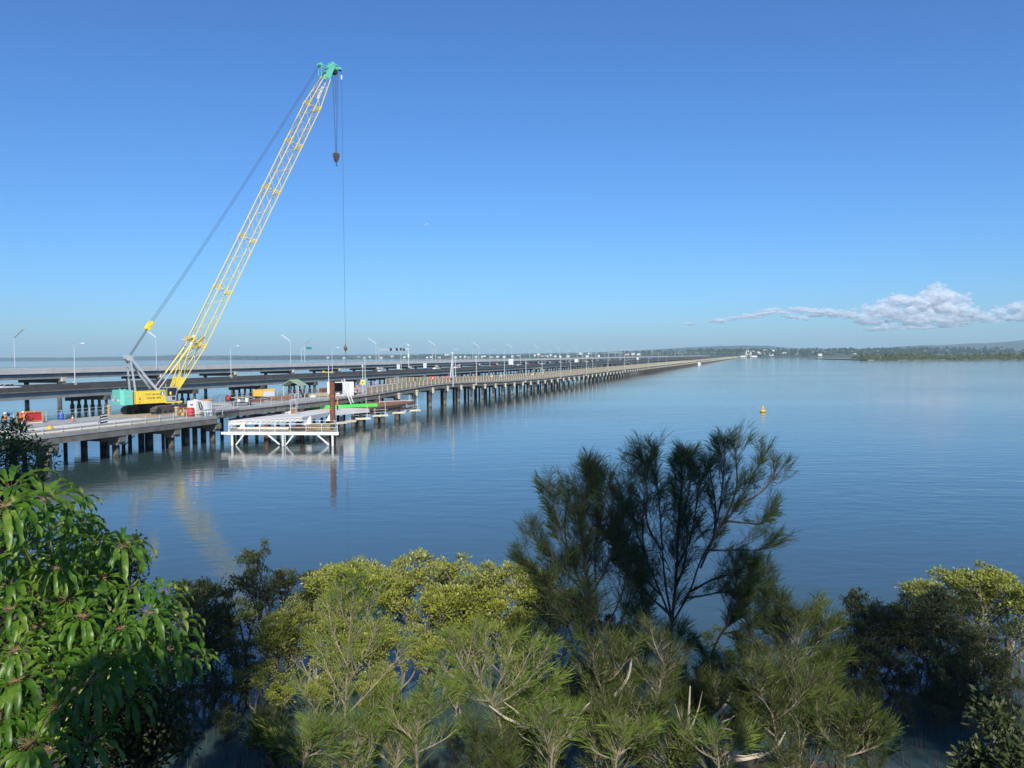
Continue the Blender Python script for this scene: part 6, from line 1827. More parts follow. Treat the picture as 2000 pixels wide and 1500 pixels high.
# ---- sheoaks (needle-leaved)
def brush(VV, e, d, n, L, rs, w, spread=0.42, twig=0.35):
    "one fan of fine needles round the last part of a twig"
    d = np.array(d[:]) / np.linalg.norm(d[:]); e = np.array(e[:])
    t = rs.uniform(0, 1, (n, 1)) ** 0.8
    c = e - d * twig * (1 - t) + rs.normal(scale=0.025, size=(n, 3))
    dd = unit(d * (0.85 + 0.3 * t) + rs.normal(scale=spread, size=(n, 3)) + np.array([0, 0, 0.22]))
    VV.append(needles(c, dd, L * rs.uniform(0.45, 1.2, n), w, rs.uniform(-0.02, 0.14), rs))
def sheoak(label, limbs, group, mat_n, seed, per=6, nn=70, L=0.30, w=0.003, rad=0.05, bark="bark", side=0.55, tips=None, f0=0.45, spread=0.34, cat="sheoak", name="sheoak_tree"):
    "limbs: lists of points, each a branch from its start to its tip"
    rnd = random.Random(seed); rs = np.random.RandomState(seed)
    base = Vector(limbs[0][0])
    mb = MB(); VV = []
    for li, pts in enumerate(limbs):
        pts = [Vector(p) - base for p in pts]
        # smooth the polyline
        for _ in range(2):
            q = [pts[0]]
            for a, b in zip(pts[:-1], pts[1:]): q += [a.lerp(b, 0.25), a.lerp(b, 0.75)]
            pts = q + [pts[-1]]
        n = len(pts); r0 = rad * (1.0 if li == 0 else 0.45)
        mb.tube(pts, [r0 * (1 - 0.85 * i / (n - 1)) + 0.004 for i in range(n)], 6)
        L_tot = sum((b - a).length for a, b in zip(pts[:-1], pts[1:]))
        k = max(2, int(per * L_tot))
        for j in range(k):
            f = 0.25 + 0.75 * (j + rnd.random()) / k if li else f0 + (1 - f0) * (j + rnd.random()) / k
            i = min(n - 2, int(f * (n - 1))); p = pts[i].lerp(pts[i + 1], f * (n - 1) - i)
            d = (pts[i + 1] - pts[i]).normalized()
            s = (d * 0.9 + Vector((rnd.uniform(-1, 1), rnd.uniform(-1, 1), rnd.uniform(-0.2, 0.8))) * 0.9).normalized()
            ln = side * rnd.uniform(0.5, 1.2) * (1.15 - 0.6 * f)
            m1 = p + s * ln * 0.5; e = p + s * ln + Vector((0, 0, 0.18 * ln))
            mb.tube([p, m1, e], [0.007, 0.005, 0.003], 4)
            g = rnd.uniform(0.35, 1.35)
            brush(VV, e, (e - m1), max(8, int(nn * g)), L * rnd.uniform(0.75, 1.2), rs, w, spread)
            for _ in range(2):
                s2 = (s + Vector((rnd.uniform(-1, 1), rnd.uniform(-1, 1), rnd.uniform(-0.1, 0.9))) * 0.8).normalized()
                e2 = m1 + s2 * ln * rnd.uniform(0.35, 0.7)
                mb.tube([m1, e2], [0.005, 0.002], 3)
                brush(VV, e2, s2, max(6, int(nn * 0.5 * rnd.uniform(0.3, 1.3))), L * rnd.uniform(0.6, 1.0), rs, w, spread, 0.25)
        brush(VV, pts[-1], (pts[-1] - pts[-2]), int(nn * 1.2), L * 1.05, rs, w, spread)
    if tips:
        for (t, d, n, l_) in tips:
            brush(VV, Vector(t) - base, d, n, l_, rs, w, 0.33, 0.4)
    o = thing(name, label, cat, base, 0, group)
    mb.build("trunk", M[bark], o)
    V = np.concatenate(VV); link("crown", np_mesh("crown", V, np.arange(len(V)).reshape(-1, 4), mat_n), o)
    return o
def pl(Y, *pp):
    "polyline through photo pixels at depth Y, with a depth drift given by an optional third number"
    return [at(p[0], p[1], Y + (p[2] if len(p) > 2 else 0.0)) for p in pp]
def shrink(limbs, cx, cz, kx, kz):
    for l in limbs:
        for q in l:
            if q.z > cz: q.x = cx + (q.x - cx) * kx; q.z = cz + (q.z - cz) * kz
    return limbs
YB = 18.0
def gnd(px, Y):
    x = at(px, 1300, Y).x
    return Vector((x, Y, float(ground_z(x, Y)) - 0.1))
limbs = [
    [gnd(1306, YB)] + pl(YB, (1304, 1330), (1310, 1260), (1312, 1215), (1322, 1120), (1326, 1000), (1334, 930), (1332, 880)),
    pl(YB, (1312, 1215), (1292, 1160, .2), (1262, 1090, .4), (1236, 1010, .5), (1226, 950, .6), (1230, 880, .5)),
    pl(YB, (1236, 1010, .5), (1208, 960, .8), (1192, 925, 1.0), (1160, 900, 1.1)),
    pl(YB, (1312, 1210), (1296, 1120, -.2), (1290, 1020, -.4), (1283, 930, -.5), (1276, 855, -.5)),
    pl(YB, (1314, 1215), (1352, 1150, .1), (1372, 1080, .3), (1416, 1010, .4), (1452, 965, .5), (1478, 910, .6), (1500, 865, .7)),
    pl(YB, (1372, 1100, .2), (1398, 1040, -.2), (1414, 960, -.3), (1420, 890, -.4), (1422, 842, -.4)),
    pl(YB, (1398, 1040, -.2), (1405, 980, -.5), (1396, 920, -.6), (1390, 885, -.7)),
    pl(YB, (1420, 1005, .4), (1450, 930, .2), (1446, 870, .1), (1445, 845, .1)),
    pl(YB, (1452, 965, .5), (1495, 945, .7), (1520, 915, .8), (1528, 895, .8)),
    pl(YB, (1384, 1062, .33), (1416, 1063, .3), (1460, 1062, .4), (1500, 1064, .5), (1522, 1050, .6)),
    pl(YB, (1424, 1000, .42), (1470, 1005, .6), (1505, 1010, .7), (1520, 975, .8)),
    pl(YB, (1313, 1205), (1255, 1150, -.3), (1215, 1090, -.5), (1195, 1040, -.6)),
    pl(YB, (1320, 1140), (1340, 1090, -.4), (1345, 1030, -.6), (1340, 985, -.6)),
    pl(YB, (1340, 1165, .1), (1385, 1160, .5), (1425, 1150, .7), (1450, 1165, .8)),
    pl(YB, (1292, 1160, .2), (1250, 1120, .9), (1222, 1060, 1.2), (1212, 1000, 1.2), (1206, 960, 1.1)),
    pl(YB, (1300, 1190), (1262, 1160, .6), (1235, 1130, .9), (1222, 1100, 1.0)),
    pl(YB, (1262, 1090, .4), (1250, 1030, .9), (1256, 960, 1.0), (1262, 900, .9)),
    pl(YB, (1326, 1010), (1345, 960, .5), (1352, 910, .7), (1350, 872, .7)),
    pl(YB, (1264, 1094, .4), (1225, 1075, .8), (1200, 1035, 1.0), (1195, 1000, 1.0)),
    pl(YB, (1352, 1150, 0), (1400, 1120, -.5), (1440, 1110, -.8), (1470, 1130, -1.0)),
    pl(YB, (1322, 1100, 0), (1355, 1030, -.6), (1362, 960, -.9), (1372, 900, -1.0)),
    pl(YB, (1290, 1060, -.3), (1255, 1000, -.9), (1262, 930, -1.1), (1250, 870, -1.2)),
]
sheoak("tall dark sheoak with open feathery crown standing out against the water", shrink(limbs, at(1310, 1215, YB).x, 5.0, 0.94, 0.91), None, SHEO, 21, per=12, nn=34, L=0.31, w=0.0032, rad=0.058, bark="bark_dark", side=0.80, spread=0.44)
YB2 = 17.2
limbs = [
    [gnd(1195, YB2)] + pl(YB2, (1192, 1380), (1180, 1280), (1158, 1180), (1140, 1090), (1130, 1020), (1135, 960), (1150, 915)),
    pl(YB2, (1168, 1220), (1130, 1130, .2), (1100, 1060, .3), (1080, 1005, .3), (1066, 945, .3)),
    pl(YB2, (1100, 1060, .3), (1095, 1000, .6), (1105, 950, .7)),
    pl(YB2, (1150, 1160), (1190, 1090, -.3), (1205, 1030, -.5), (1200, 985, -.6)),
    pl(YB2, (1130, 1140, .2), (1085, 1100, .5), (1050, 1065, .6), (1030, 1035, .6)),
    pl(YB2, (1150, 1180), (1095, 1150, -.4), (1045, 1120, -.6), (1010, 1085, -.7)),
    pl(YB2, (1175, 1260), (1115, 1220, -.3), (1070, 1180, -.5), (1050, 1140, -.6)),
    pl(YB2, (1180, 1270), (1225, 1200, -.3), (1245, 1130, -.5), (1230, 1080, -.5)),
    pl(YB2, (1185, 1300), (1240, 1250, .3), (1265, 1190, .4), (1262, 1140, .4)),
    pl(YB2, (1160, 1190), (1165, 1120, .5), (1160, 1060, .8), (1172, 1000, .9)),
    pl(YB2, (1175, 1240), (1215, 1170, .2), (1232, 1110, .3), (1226, 1050, .4)),
    pl(YB2, (1160, 1200), (1120, 1180, .7), (1090, 1140, .9), (1080, 1100, 1.0)),
    pl(YB2, (1140, 1100), (1165, 1040, .3), (1180, 980, .5), (1178, 940, .5)),
    pl(YB2, (1185, 1310), (1150, 1260, -.5), (1140, 1210, -.7), (1150, 1170, -.8)),
    pl(YB2, (1188, 1320), (1225, 1290, -.5), (1250, 1250, -.7), (1255, 1210, -.8)),
    pl(YB2, (1180, 1290), (1120, 1275, .4), (1085, 1240, .6), (1075, 1205, .6)),
]
sheoak("dense dark sheoak with pale green left edge, crowded against the tall one's left side", shrink(limbs, at(1170, 1250, YB2).x, 4.6, 0.90, 0.93), None, SHEO, 22, per=15, nn=34, L=0.33, w=0.0032, rad=0.05, bark="bark_dark", side=0.85, spread=0.44)
YB3 = 18.6
limbs = [
    [gnd(1400, YB3)] + pl(YB3, (1385, 1290), (1405, 1240), (1440, 1200), (1465, 1150), (1470, 1105)),
    pl(YB3, (1405, 1240), (1450, 1230, .2), (1490, 1205, .3), (1500, 1165, .3)),
    pl(YB3, (1420, 1220), (1425, 1180, -.3), (1440, 1140, -.4), (1435, 1095, -.4)),
    pl(YB3, (1440, 1205), (1490, 1180, .4), (1500, 1140, .5), (1490, 1110, .5)),
]
sheoak("short dark sheoak bough below the right side of the tall sheoak", limbs, None, SHEO, 23, per=16, nn=34, L=0.32, w=0.0032, rad=0.035, bark="bark_dark", side=0.5)
# young sunlit sheoaks on the bank: (label, base px, Y, points of leader, branch list)
def young(label, seed, Y, leader, branches, mat_n=SHEO_L, per=10, nn=70, L=0.34, rad=0.036, side=0.5, base=None, bark="twig"):
    lead = pl(Y, *leader)
    b0 = gnd(leader[0][0], Y) if base is None else base
    if b0.z > lead[0].z - 0.05: b0.z = lead[0].z - 0.3
    limbs = [[b0] + lead] + [pl(Y, *b) for b in branches]
    return sheoak(label, limbs, "young sheoaks on the bank", mat_n, seed, per * 1.5, int(nn * (0.15 if mat_n is SHEO_L else 0.22)), L * 1.1, 0.0026, rad * 0.85, bark, side * 0.95, cat="sheoak", name="young_sheoak", f0=0.15, spread=0.36)
young("young sheoak with straight pale trunk and feathery light green crown, left of centre", 31, 15.0, [(672, 1490), (674, 1400), (678, 1300), (684, 1220), (692, 1140)],
      [[(672, 1460), (630, 1430, .2), (600, 1410, .3)], [(674, 1430), (725, 1390, -.2), (760, 1350, -.3)], [(675, 1380), (640, 1310, .3), (620, 1250, .5)], [(676, 1340), (710, 1290, -.3), (735, 1230, -.5)], [(678, 1300), (650, 1240, .3), (640, 1180, .4)], [(680, 1270), (712, 1220, .4), (722, 1170, .5)], [(673, 1440), (640, 1420, -.6), (590, 1350, -.9)], [(674, 1400), (740, 1330, .5), (790, 1270, .7)], [(672, 1470), (720, 1440, .4), (800, 1380, .6)], [(684, 1230), (664, 1190, -.3), (668, 1155, -.3)]], per=8)
young("bushy bright green sheoak with sideways pale branches, at centre", 33, 14.6, [(985, 1470), (975, 1400), (960, 1370), (930, 1340), (900, 1300), (880, 1250)],
      [[(960, 1370), (985, 1310, .2), (1005, 1250, .4)], [(965, 1380), (1030, 1340, -.2), (1065, 1270, -.3)], [(930, 1340), (950, 1290, .5), (948, 1235, .6)], [(960, 1370), (915, 1365, -.4), (870, 1340, -.6)], [(930, 1340), (890, 1330, .4), (860, 1300, .5)], [(970, 1385), (1040, 1370, .4), (1085, 1330, .5)], [(960, 1365), (1010, 1330, .5), (1040, 1260, .7)], [(905, 1305), (930, 1270, -.3), (925, 1230, -.3)]], per=11)
young("low tufted sheoak with upright bright needles at bottom centre", 34, 13.6, [(1075, 1492), (1082, 1450), (1090, 1410)], [[(1076, 1480), (1050, 1440, .2), (1030, 1410, .2)], [(1078, 1470), (1108, 1430, .2), (1122, 1395, .2)], [(1077, 1475), (1060, 1430, -.3), (1066, 1400, -.3)]], per=16, nn=85, L=0.30)
young("tufted sheoak with pale bent trunk in front of the tall sheoak", 35, 15.4, [(1276, 1425), (1284, 1370), (1290, 1330), (1300, 1290), (1302, 1240)], [[(1286, 1360), (1255, 1320, .2), (1240, 1275, .3)], [(1290, 1330), (1325, 1300, .1), (1342, 1262, .2)], [(1298, 1300), (1280, 1265, -.3), (1272, 1235, -.3)], [(1298, 1300), (1322, 1262, .3), (1326, 1235, .4)]], mat_n=SHEO_M, per=13, nn=80, L=0.34)
young("stubby sheoak with thick pale trunk left of the bent one", 36, 15.2, [(1176, 1440), (1172, 1390), (1176, 1340), (1186, 1300), (1196, 1262)], [[(1174, 1380), (1145, 1340, .2), (1130, 1300, .3)], [(1178, 1340), (1212, 1310, -.2), (1228, 1275, -.3)], [(1173, 1400), (1205, 1370, .3), (1225, 1335, .3)], [(1176, 1350), (1160, 1310, -.4), (1158, 1275, -.4)]], mat_n=SHEO_M, per=12, nn=75, rad=0.06)
young("broad dark green sheoak right of the tall sheoak with yellow-lit patches", 37, 16.2, [(1545, 1400), (1540, 1330), (1535, 1270), (1528, 1220), (1522, 1180)], [[(1540, 1330), (1490, 1280, .2), (1462, 1225, .3)], [(1540, 1310), (1595, 1260, -.2), (1625, 1215, -.3)], [(1536, 1280), (1500, 1230, .5), (1490, 1190, .6)], [(1535, 1270), (1575, 1220, .4), (1590, 1190, .5)], [(1543, 1360), (1600, 1330, .3), (1640, 1290, .4)], [(1541, 1345), (1485, 1320, -.4), (1450, 1275, -.5)], [(1540, 1320), (1560, 1260, -.5), (1555, 1205, -.6)]], mat_n=SHEO_M, per=12, nn=90)
young("sunlit feathery sheoak low at right of centre with upright needles", 38, 14.4, [(1520, 1490), (1515, 1430), (1505, 1380), (1510, 1330)], [[(1516, 1440), (1470, 1400, .2), (1445, 1350, .3)], [(1512, 1410), (1560, 1370, -.2), (1585, 1325, -.3)], [(1510, 1390), (1545, 1340, .4), (1550, 1300, .5)], [(1517, 1450), (1580, 1420, .3), (1620, 1370, .4)], [(1508, 1395), (1480, 1350, -.4), (1482, 1310, -.5)]], mat_n=SHEO_M, per=13, nn=80)
young("olive feathery sheoak at bottom right beside the shaded mangroves", 39, 13.8, [(1648, 1492), (1652, 1450), (1655, 1410)], [[(1650, 1470), (1610, 1440, .2), (1595, 1405, .3)], [(1650, 1460), (1690, 1430, -.2), (1705, 1400, -.2)], [(1652, 1450), (1670, 1415, .4), (1676, 1390, .4)], [(1649, 1478), (1700, 1465, .3), (1728, 1440, .4)]], mat_n=SHEO_M, per=15, nn=80)
young("thin young sheoak low at bottom left of centre", 40, 13.8, [(815, 1490), (812, 1445), (820, 1400), (830, 1360)], [[(813, 1450), (780, 1420, .2), (765, 1380, .3)], [(816, 1425), (850, 1400, -.2), (866, 1365, -.3)], [(814, 1470), (860, 1450, .3), (895, 1425, .4)]], per=11, nn=70)
young("pale sheoak tuft at the very bottom beside the straight-trunked one", 41, 13.4, [(590, 1495), (600, 1470), (612, 1440)], [[(592, 1488), (560, 1465, .2), (545, 1440, .2)], [(596, 1480), (630, 1465, .2), (650, 1440, .2)]], per=15, nn=70)
young("bright low sheoak clump at bottom between bent trunk and fallen branches", 42, 13.6, [(1405, 1495), (1400, 1470), (1392, 1445)], [[(1402, 1485), (1370, 1470, .2), (1350, 1450, .2)], [(1402, 1480), (1435, 1462, .2), (1452, 1440, .2)]], per=14, nn=70)
young("low green sheoak clump at bottom under the stubby trunk", 43, 13.8, [(1200, 1495), (1210, 1465), (1216, 1430)], [[(1203, 1485), (1160, 1470, .2), (1140, 1440, .2)], [(1206, 1475), (1245, 1450, .2), (1262, 1420, .2)]], per=13, nn=70)

# a tangle of thin saplings between them
rnd = random.Random(404)
FILL = [(540, 1445, 14.4), (785, 1420, 14.4), (1000, 1400, 15.0), (1060, 1380, 15.2), (1105, 1330, 16.6), (1155, 1390, 14.6), (1230, 1330, 16.8), (1260, 1390, 14.8), (1330, 1360, 16.2), (1370, 1330, 17.0), (1420, 1300, 17.2), (1440, 1370, 15.4), (1480, 1400, 14.6), (1585, 1350, 16.2), (1625, 1300, 17.0), (1560, 1410, 14.2), (1690, 1440, 14.4), (700, 1420, 14.0), (960, 1440, 13.8), (1310, 1440, 14.0)]
for k, (px, py, Y) in enumerate(FILL):
    H = rnd.uniform(90, 160); b = py + H
    lean = rnd.uniform(-22, 22)
    lead = [(px - lean, b), (px - lean * 0.5, b - H * 0.45), (px, py)]
    br = []
    for q in range(rnd.choice((4, 5, 6))):
        f = rnd.uniform(0.15, 0.75); x0, y0 = px - lean * (1 - f), b - H * f; sx = rnd.choice((-1, 1)) * rnd.uniform(18, 55)
        br.append([(x0, y0), (x0 + sx * 0.6, y0 - rnd.uniform(18, 40), rnd.uniform(-.3, .3)), (x0 + sx, y0 - rnd.uniform(50, 95), rnd.uniform(-.5, .5))])
    young("thin wispy sheoak sapling, " + ordinal(k) + " of the tangle filling the bank", 500 + k, Y, lead, br, mat_n=SHEO_L if px < 1080 and k % 3 else SHEO_M, per=11, nn=62, rad=0.022, bark="twig" if k % 2 else "bark_dark")

# ---- dead branches lying on the bank
def dead(label, Y, *lines):
    base = at(lines[0][0][0], lines[0][0][1], Y)
    o = thing("dead_branch", label, "branch", base, 0, "dead branches on the bank")
    m = MB(); n = len(lines)
    for k, ln in enumerate(lines):
        pts = [at(p[0], p[1], Y + (p[2] if len(p) > 2 else 0)) - base for p in ln]
        q = [pts[0]]
        for a, b in zip(pts[:-1], pts[1:]): q += [a.lerp(b, 0.3), a.lerp(b, 0.7)]
        q.append(pts[-1])
        r = 0.040 if k == 0 else 0.022
        m.tube(q, [r * (1 - 0.7 * i / (len(q) - 1)) for i in range(len(q))], 6)
    m.build("wood", M["deadwood"], o)
    return o
dead("pale dead stump with upright splinters at lower centre right", 15.2, [(1342, 1446), (1345, 1400), (1348, 1340)], [(1342, 1440), (1330, 1410), (1318, 1375)], [(1345, 1430), (1362, 1395), (1372, 1350)], [(1330, 1446), (1352, 1444), (1380, 1440)])
dead("curved pale fallen branch at the bottom right of centre", 14.2, [(1420, 1485), (1470, 1482), (1515, 1465), (1534, 1430)], [(1405, 1462), (1440, 1480), (1490, 1470)])
dead("forked pale branch reaching out sideways over the dark water at lower right", 14.8, [(1392, 1405), (1420, 1375), (1435, 1340)], [(1395, 1420), (1430, 1425), (1460, 1440)], [(1400, 1412), (1418, 1408), (1440, 1395)])
dead("long bare grey branches beside the centre sheoak", 14.4, [(1060, 1425), (1000, 1412), (955, 1378)], [(1048, 1422), (1010, 1390), (985, 1372)], [(1040, 1450), (1020, 1440), (1005, 1420)])
dead("bare forked twig sticking up at bottom centre", 14.0, [(1112, 1440), (1118, 1415), (1135, 1390), (1152, 1372)], [(1116, 1420), (1098, 1390), (1082, 1360)])
dead("curving pale branch left of the bent trunk", 15.2, [(1200, 1360), (1222, 1335), (1234, 1300), (1232, 1255)])
dead("pale fallen branch in the dark at bottom right corner", 12.5, [(1995, 1470), (1960, 1445), (1930, 1425)], [(1962, 1446), (1940, 1450), (1915, 1455)])

# ---- umbrella tree at left: whorls of long drooping glossy leaflets
def umbrella_tree():
    rs = np.random.RandomState(77); rnd = random.Random(77)
    hubs = [(21, 954, 8.2), (88, 976, 8.0), (9, 988, 7.4), (240, 1067, 8.9), (193, 1060, 9.0), (150, 1030, 9.4), (21, 1190, 7.6), (29, 1270, 7.3), (160, 1204, 7.8), (290, 1196, 8.0), (235, 1228, 7.6),
            (344, 1217, 8.4), (184, 1327, 7.2), (224, 1279, 7.5), (35, 1329, 7.1), (107, 1383, 7.0), (285, 1255, 7.9), (323, 1271, 8.1), (379, 1287, 8.5), (320, 1156, 8.8), (5, 1400, 6.9), (173, 1450, 6.9),
            (16, 1143, 8.0), (112, 1110, 8.2), (60, 1085, 8.4), (40, 1040, 8.2), (130, 1170, 8.2), (75, 1225, 7.8), (255, 1150, 8.6), (95, 1300, 7.5), (60, 1450, 6.8), (250, 1360, 7.6), (140, 1265, 7.7), (0, 1080, 8.0), (200, 1130, 8.7)]
    H = [at(px, py, Y) for px, py, Y in hubs]
    root = Vector((at(90, 1300, 8.9).x, 8.9, float(ground_z(at(90, 1300, 8.9).x, 8.9)) - 0.2))
    for k in range(34):
        px, py = rnd.uniform(-60, 350), rnd.uniform(965, 1490)
        if px > 120 + (py - 950) * 0.75 or (px > 190 and py > 1300): continue
        H.append(at(px, py, rnd.uniform(8.4, 10.4)))
    VV, FF, n0 = [], [], 0
    mb = MB(); fork = Vector((root.x, root.y, at(90, 1420, 8.9).z)); st = MB()
    st.tube([root, root + Vector((0.1, 0, 1.0)), fork], [0.11, 0.09, 0.07], 8)
    limbs_ = []
    for k in range(7):
        e = at(*((10, 1120), (60, 1250), (30, 1400), (120, 1180), (170, 1290), (130, 1400), (230, 1240))[k], rnd.uniform(8.8, 9.6))
        st.tube([fork, fork.lerp(e, 0.5) + Vector((0, 0, -0.1)), e], [0.06, 0.045, 0.03], 6); limbs_.append(e)
    NS = 9
    for h in H:
        near = min(limbs_, key=lambda q: (q - h).length)
        mid = near.lerp(h, 0.55) + Vector((0, 0, -0.12))
        mb.tube([near, mid, h], [0.012, 0.009, 0.007], 5)
        up = Vector((rnd.uniform(-0.35, 0.35), rnd.uniform(-0.60, 0.10), rnd.uniform(0.8, 1.0))).normalized()
        up = (up + (h - near).normalized() * 0.35).normalized()
        s0 = up.orthogonal().normalized(); s1 = up.cross(s0)
        n = rnd.randint(12, 16); a0 = rnd.uniform(0, 6.28)
        sc = rnd.uniform(0.75, 1.25)
        for q in range(n):
            a = a0 + 2 * math.pi * q / n + rnd.uniform(-0.12, 0.12)
            out = (s0 * math.cos(a) + s1 * math.sin(a))
            d = (out * 0.92 + up * rnd.uniform(0.05, 0.45)).normalized()
            stl = 0.085 * sc
            p = h + d * stl
            mb.tube([h, p], [0.0032, 0.0022], 3, 1)
            L = rnd.uniform(0.30, 0.44) * sc; W = L * rnd.uniform(0.125, 0.17)
            wave = rnd.uniform(0, 6.28); fr = rnd.uniform(2.2, 3.0)
            side = d.cross(Vector((0, 0, 1)))
            if side.length < 0.05: side = out.orthogonal()
            side.normalize()
            vs = []
            dd = d.copy(); pp = p.copy()
            drp = rnd.uniform(0.20, 0.50)
            for i in range(NS + 1):
                f = i / NS
                nrm = side.cross(dd).normalized()
                wdt = W * (0.16 + 1.0 * math.sin(math.pi * min(1.0, 0.12 + 0.80 * f)) ** 0.8) * (1.0 if i < NS else 0.12) * 0.5
                wv = 0.26 * W * math.sin(2 * math.pi * fr * f + wave)
                vs += [pp - side * wdt + nrm * (wdt * 0.45 + wv), pp - nrm * wdt * 0.10, pp + side * wdt + nrm * (wdt * 0.45 - wv)]
                pp = pp + dd * L / NS
                dd = (dd + Vector((0, 0, -1)) * drp * (0.6 + 0.9 * f)).normalized()
            VV.append(np.array([v[:] for v in vs]))
            for i in range(NS):
                b = n0 + i * 3
                FF += [(b, b + 1, b + 4, b + 3), (b + 1, b + 2, b + 5, b + 4)]
            n0 += len(vs)
    o = thing("umbrella_tree", "glossy green umbrella tree with drooping whorls of long leaflets, filling the lower left", "tree", root, 0)
    V = np.concatenate(VV) - np.array(root[:])
    link("crown", np_mesh("crown", V, np.array(FF), UMB, True), o)
    for b in (mb, st): b.v = [tuple(Vector(v) - root) for v in b.v]
    mb.build("leaf_stalks", [mat("leaf_stalk", (0.30, 0.36, 0.08), 0.6, 0.2, 3.0), mat("red_leaf_stalk", (0.17, 0.10, 0.04), 0.7, 0.2, 3.0)], o)
    st.build("trunk", M["bark_dark"], o)
umbrella_tree()

# ---- broad-leaved trees and shrubs
def leafy(name, label, cat, base, ctr, rx, rz, n_end, leaf_n, Lf, mat_l, seed, bark="bark_dark", trunk_r=0.06, group=None, puff=0.28):
    rnd = random.Random(seed); rs = np.random.RandomState(seed)
    mb = MB(); VV = []
    base = Vector(base); ctr = Vector(ctr)
    mb.tube([Vector((0, 0, 0)), (ctr - base) * 0.5 + Vector((0.1, 0, 0)), (ctr - base) * 0.85], [trunk_r, trunk_r * 0.75, trunk_r * 0.5], 7)
    hub = (ctr - base) * 0.75
    C = np.array((ctr - base)[:])
    for k in range(n_end):
        u = Vector(rs.normal(size=3)).normalized() * rnd.uniform(0.45, 1.0)
        e = (ctr - base) + Vector((u.x * rx, u.y * rx, u.z * rz))
        mb.tube([hub, hub.lerp(e, 0.5) + Vector((0, 0, -0.05 * rx)), e], [trunk_r * 0.4, trunk_r * 0.22, 0.006], 5)
        n = leaf_n; pf = puff * rnd.uniform(0.7, 1.3)
        o_ = unit(rs.normal(size=(n, 3)) + np.array([0, 0, 0.3]))
        c = np.array(e[:]) + o_ * pf * rs.uniform(0.15, 1, (n, 1))
        d = unit(o_ + rs.normal(scale=0.5, size=(n, 3)) + np.array([0, 0, 0.15]))
        nr = unit(rs.normal(scale=0.8, size=(n, 3)) + np.array([0, 0, 0.8]))
        VV.append(leaf_quads(c, d, nr, Lf * rs.uniform(0.7, 1.2, n), Lf * 0.40 * rs.uniform(0.8, 1.2, n)))
    o = thing(name, label, cat, base, 0, group)
    mb.build("trunk", M[bark], o)
    V = np.concatenate(VV); link("crown", np_mesh("crown", V, np.arange(len(V)).reshape(-1, 4), mat_l), o)
    return o
c = at(-28, 905, 13.0); b = Vector((c.x + 0.3, 13.0, float(ground_z(c.x, 13.0)) - 0.1))
leafy("leafy_tree", "dark leafy tree with yellow-green tips at the left edge in front of the bridge", "tree", b, c, 1.05, 0.72, 90, 90, 0.085, BROAD, 51, puff=0.20)
c = at(225, 1105, 11.8); b = Vector((c.x + 0.1, 11.8, float(ground_z(c.x, 11.8)) - 0.1))
leafy("leafy_sapling", "dark leafy sapling poking above the umbrella tree's right shoulder", "sapling", b, c, 0.38, 0.50, 26, 42, 0.085, MANG_SHADE, 52, puff=0.17, trunk_r=0.035)
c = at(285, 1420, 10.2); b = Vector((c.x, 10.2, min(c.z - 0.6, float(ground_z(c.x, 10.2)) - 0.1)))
leafy("leafy_shrub", "dark leafy shrub under the umbrella tree's lower right side", "shrub", b, c, 0.62, 0.75, 70, 60, 0.10, MANG_SHADE, 54, puff=0.24)
c = at(90, 1290, 10.6); b = Vector((c.x, 10.6, min(c.z - 1.0, float(ground_z(c.x, 10.6)) - 0.1)))
leafy("leafy_shrub", "deep green leafy shrub added behind the umbrella tree to darken its gaps", "shrub", b, c, 1.55, 1.8, 230, 90, 0.11, MANG_SHADE, 53, puff=0.3)  # put in so the crown's gaps look deeply shaded
for k, (px, py, Y, r, lab) in enumerate(((1955, 1420, 12.0, 0.42, "broad-leaved dark green shrub in the bottom right corner"), (1905, 1490, 11.5, 0.30, "small green shrub cut by the bottom edge at right"), (1335, 1470, 14.0, 0.28, "low bright green shrub beside the pale dead stump"), (1985, 1495, 11.0, 0.30, "leafy shrub in the extreme bottom right corner"))):
    c = at(px, py, Y); b = Vector((c.x, Y, float(ground_z(c.x, Y)) - 0.1))
    if b.z > c.z - 0.3: b.z = c.z - 0.5
    leafy("leafy_shrub", lab, "shrub", b, c, r, r * 0.8, 22, 26, 0.13 if k != 2 else 0.09, MANG_SHADE if k != 2 else BROAD, 60 + k, puff=0.22, trunk_r=0.03)

# ---- tall gums standing on the bluff behind the camera; their shade falls on the shore
def gum(label, Q, k, rx, rz, seed, n_end=150, puff=0.75):
    c = Vector(Q) + to_sun * k
    x, y = c.x, c.y
    leafy("gum_tree", label, "tree", (x, y, float(ground_z(x, y)) - 0.2), c, rx, rz, n_end, 75, 0.17, GUM, seed, "bark", 0.26, "tall gums on the bluff", puff)
gum("tall gum on the bluff whose shade covers the dark mangroves at left", (-9.6, 24.5, 2.0), 32, 2.9, 4.0, 71)
gum("tall gum on the bluff whose shade covers the tall sheoak", (3.6, 18.0, 6.8), 27, 2.7, 3.0, 72)
gum("tall gum on the bluff whose shade covers the mangroves at right", (13.0, 23.5, 1.4), 34, 3.6, 4.2, 73)
gum("slim gum on the bluff whose shade falls on the umbrella tree's right side", (-3.75, 9.1, 6.2), 13, 0.62, 0.75, 74, 60, 0.30)  # added out of view, crown sized for the shade it casts
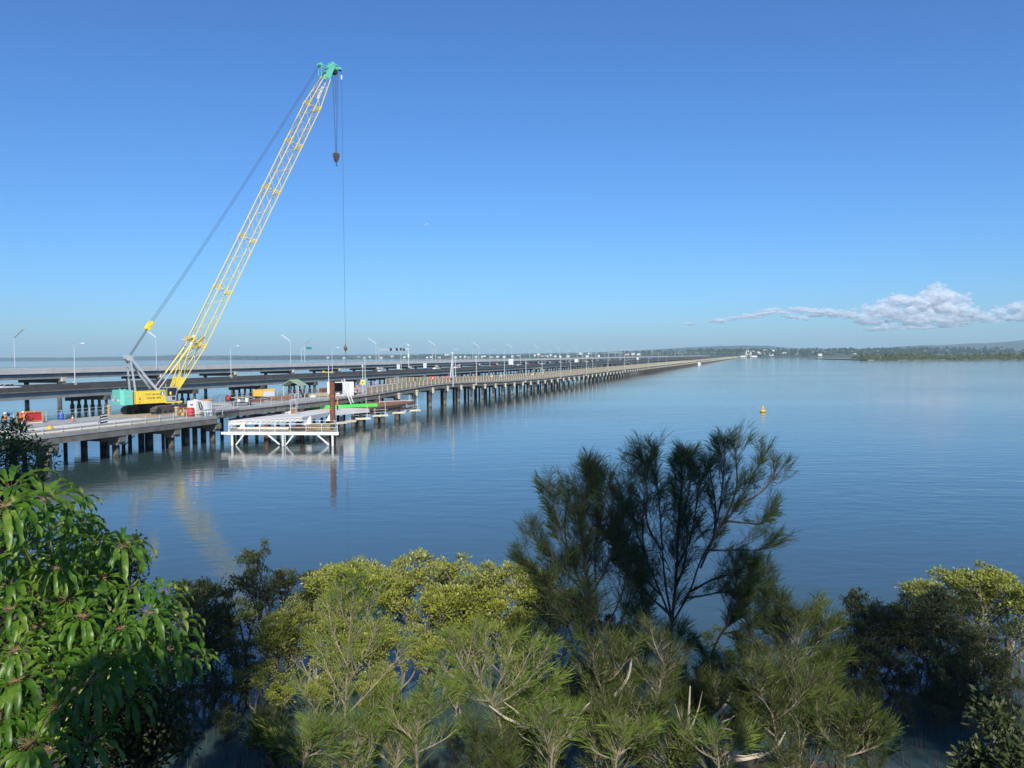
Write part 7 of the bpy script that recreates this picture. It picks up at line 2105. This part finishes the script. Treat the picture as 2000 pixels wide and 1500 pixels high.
# ---- breathing roots and leaf litter at the water's edge
rs = np.random.RandomState(91); mb = MB()
for k in range(2600):
    x = rs.uniform(-12, 19); y = rs.uniform(17.5, 26)
    z = max(float(ground_z(x, y)), -0.3); h = rs.uniform(0.12, 0.34) + (0.25 if z < 0 else 0)
    mb.tube([(x, y, z - 0.03), (x + rs.normal() * 0.03, y + rs.normal() * 0.03, z + h)], [0.016, 0.005], 3)
tag(mb.build("breathing_roots", M["bark_dark"]), "thin dark breathing roots poking up from the mud under the mangroves", "mangrove roots", kind="stuff")
n = 5000
x = rs.uniform(-14, 20, n); y = rs.uniform(9, 22, n); z = ground_z(x, y) + 0.015
c = np.stack([x, y, z], 1); d = unit(np.stack([rs.normal(size=n), rs.normal(size=n), rs.normal(size=n) * 0.25], 1)); nr = unit(np.stack([rs.normal(size=n) * 0.3, rs.normal(size=n) * 0.3, np.ones(n)], 1))
V = leaf_quads(c, d, nr, rs.uniform(0.05, 0.14, n), rs.uniform(0.02, 0.05, n))
LIT = mat("leaf_litter_brown", (0.16, 0.10, 0.05), 0.9, 0.5, 8.0)
tag(link("leaf_litter", np_mesh("leaf_litter", V, np.arange(len(V)).reshape(-1, 4), LIT)), "brown leaf litter scattered over the bank", "leaf litter", kind="stuff")
for k, (px, py, Y, r, lab) in enumerate(((1772, 1452, 19.4, 0.42, "dark rock on the shaded mud below the right mangroves"), (1832, 1446, 19.6, 0.26, "small dark rock just right of the larger shaded rock"), (1852, 1490, 18.8, 0.38, "dark rock at the very bottom edge under the right mangroves"), (1300, 1478, 18.9, 0.36, "weathered rock at the bottom below the bent sheoak trunk"))):
    p = at(px, py, Y); v = ICV.copy(); nz = fbm(v[:, 0] * 1.7 + k * 3, v[:, 1] * 1.7 + v[:, 2] * 1.3 + 9) - 0.47
    v = v * (1 + 0.8 * nz)[:, None] * np.array([1.25, 0.9, 0.65]) * r
    o = link("shore_rock", np_mesh("shore_rock", v, ICF, g_mat)); o.location = (p.x, p.y, max(float(ground_z(p.x, p.y)), -0.1) + 0.1 * r)
    tag(o, lab, "rock", "rocks on the mud")
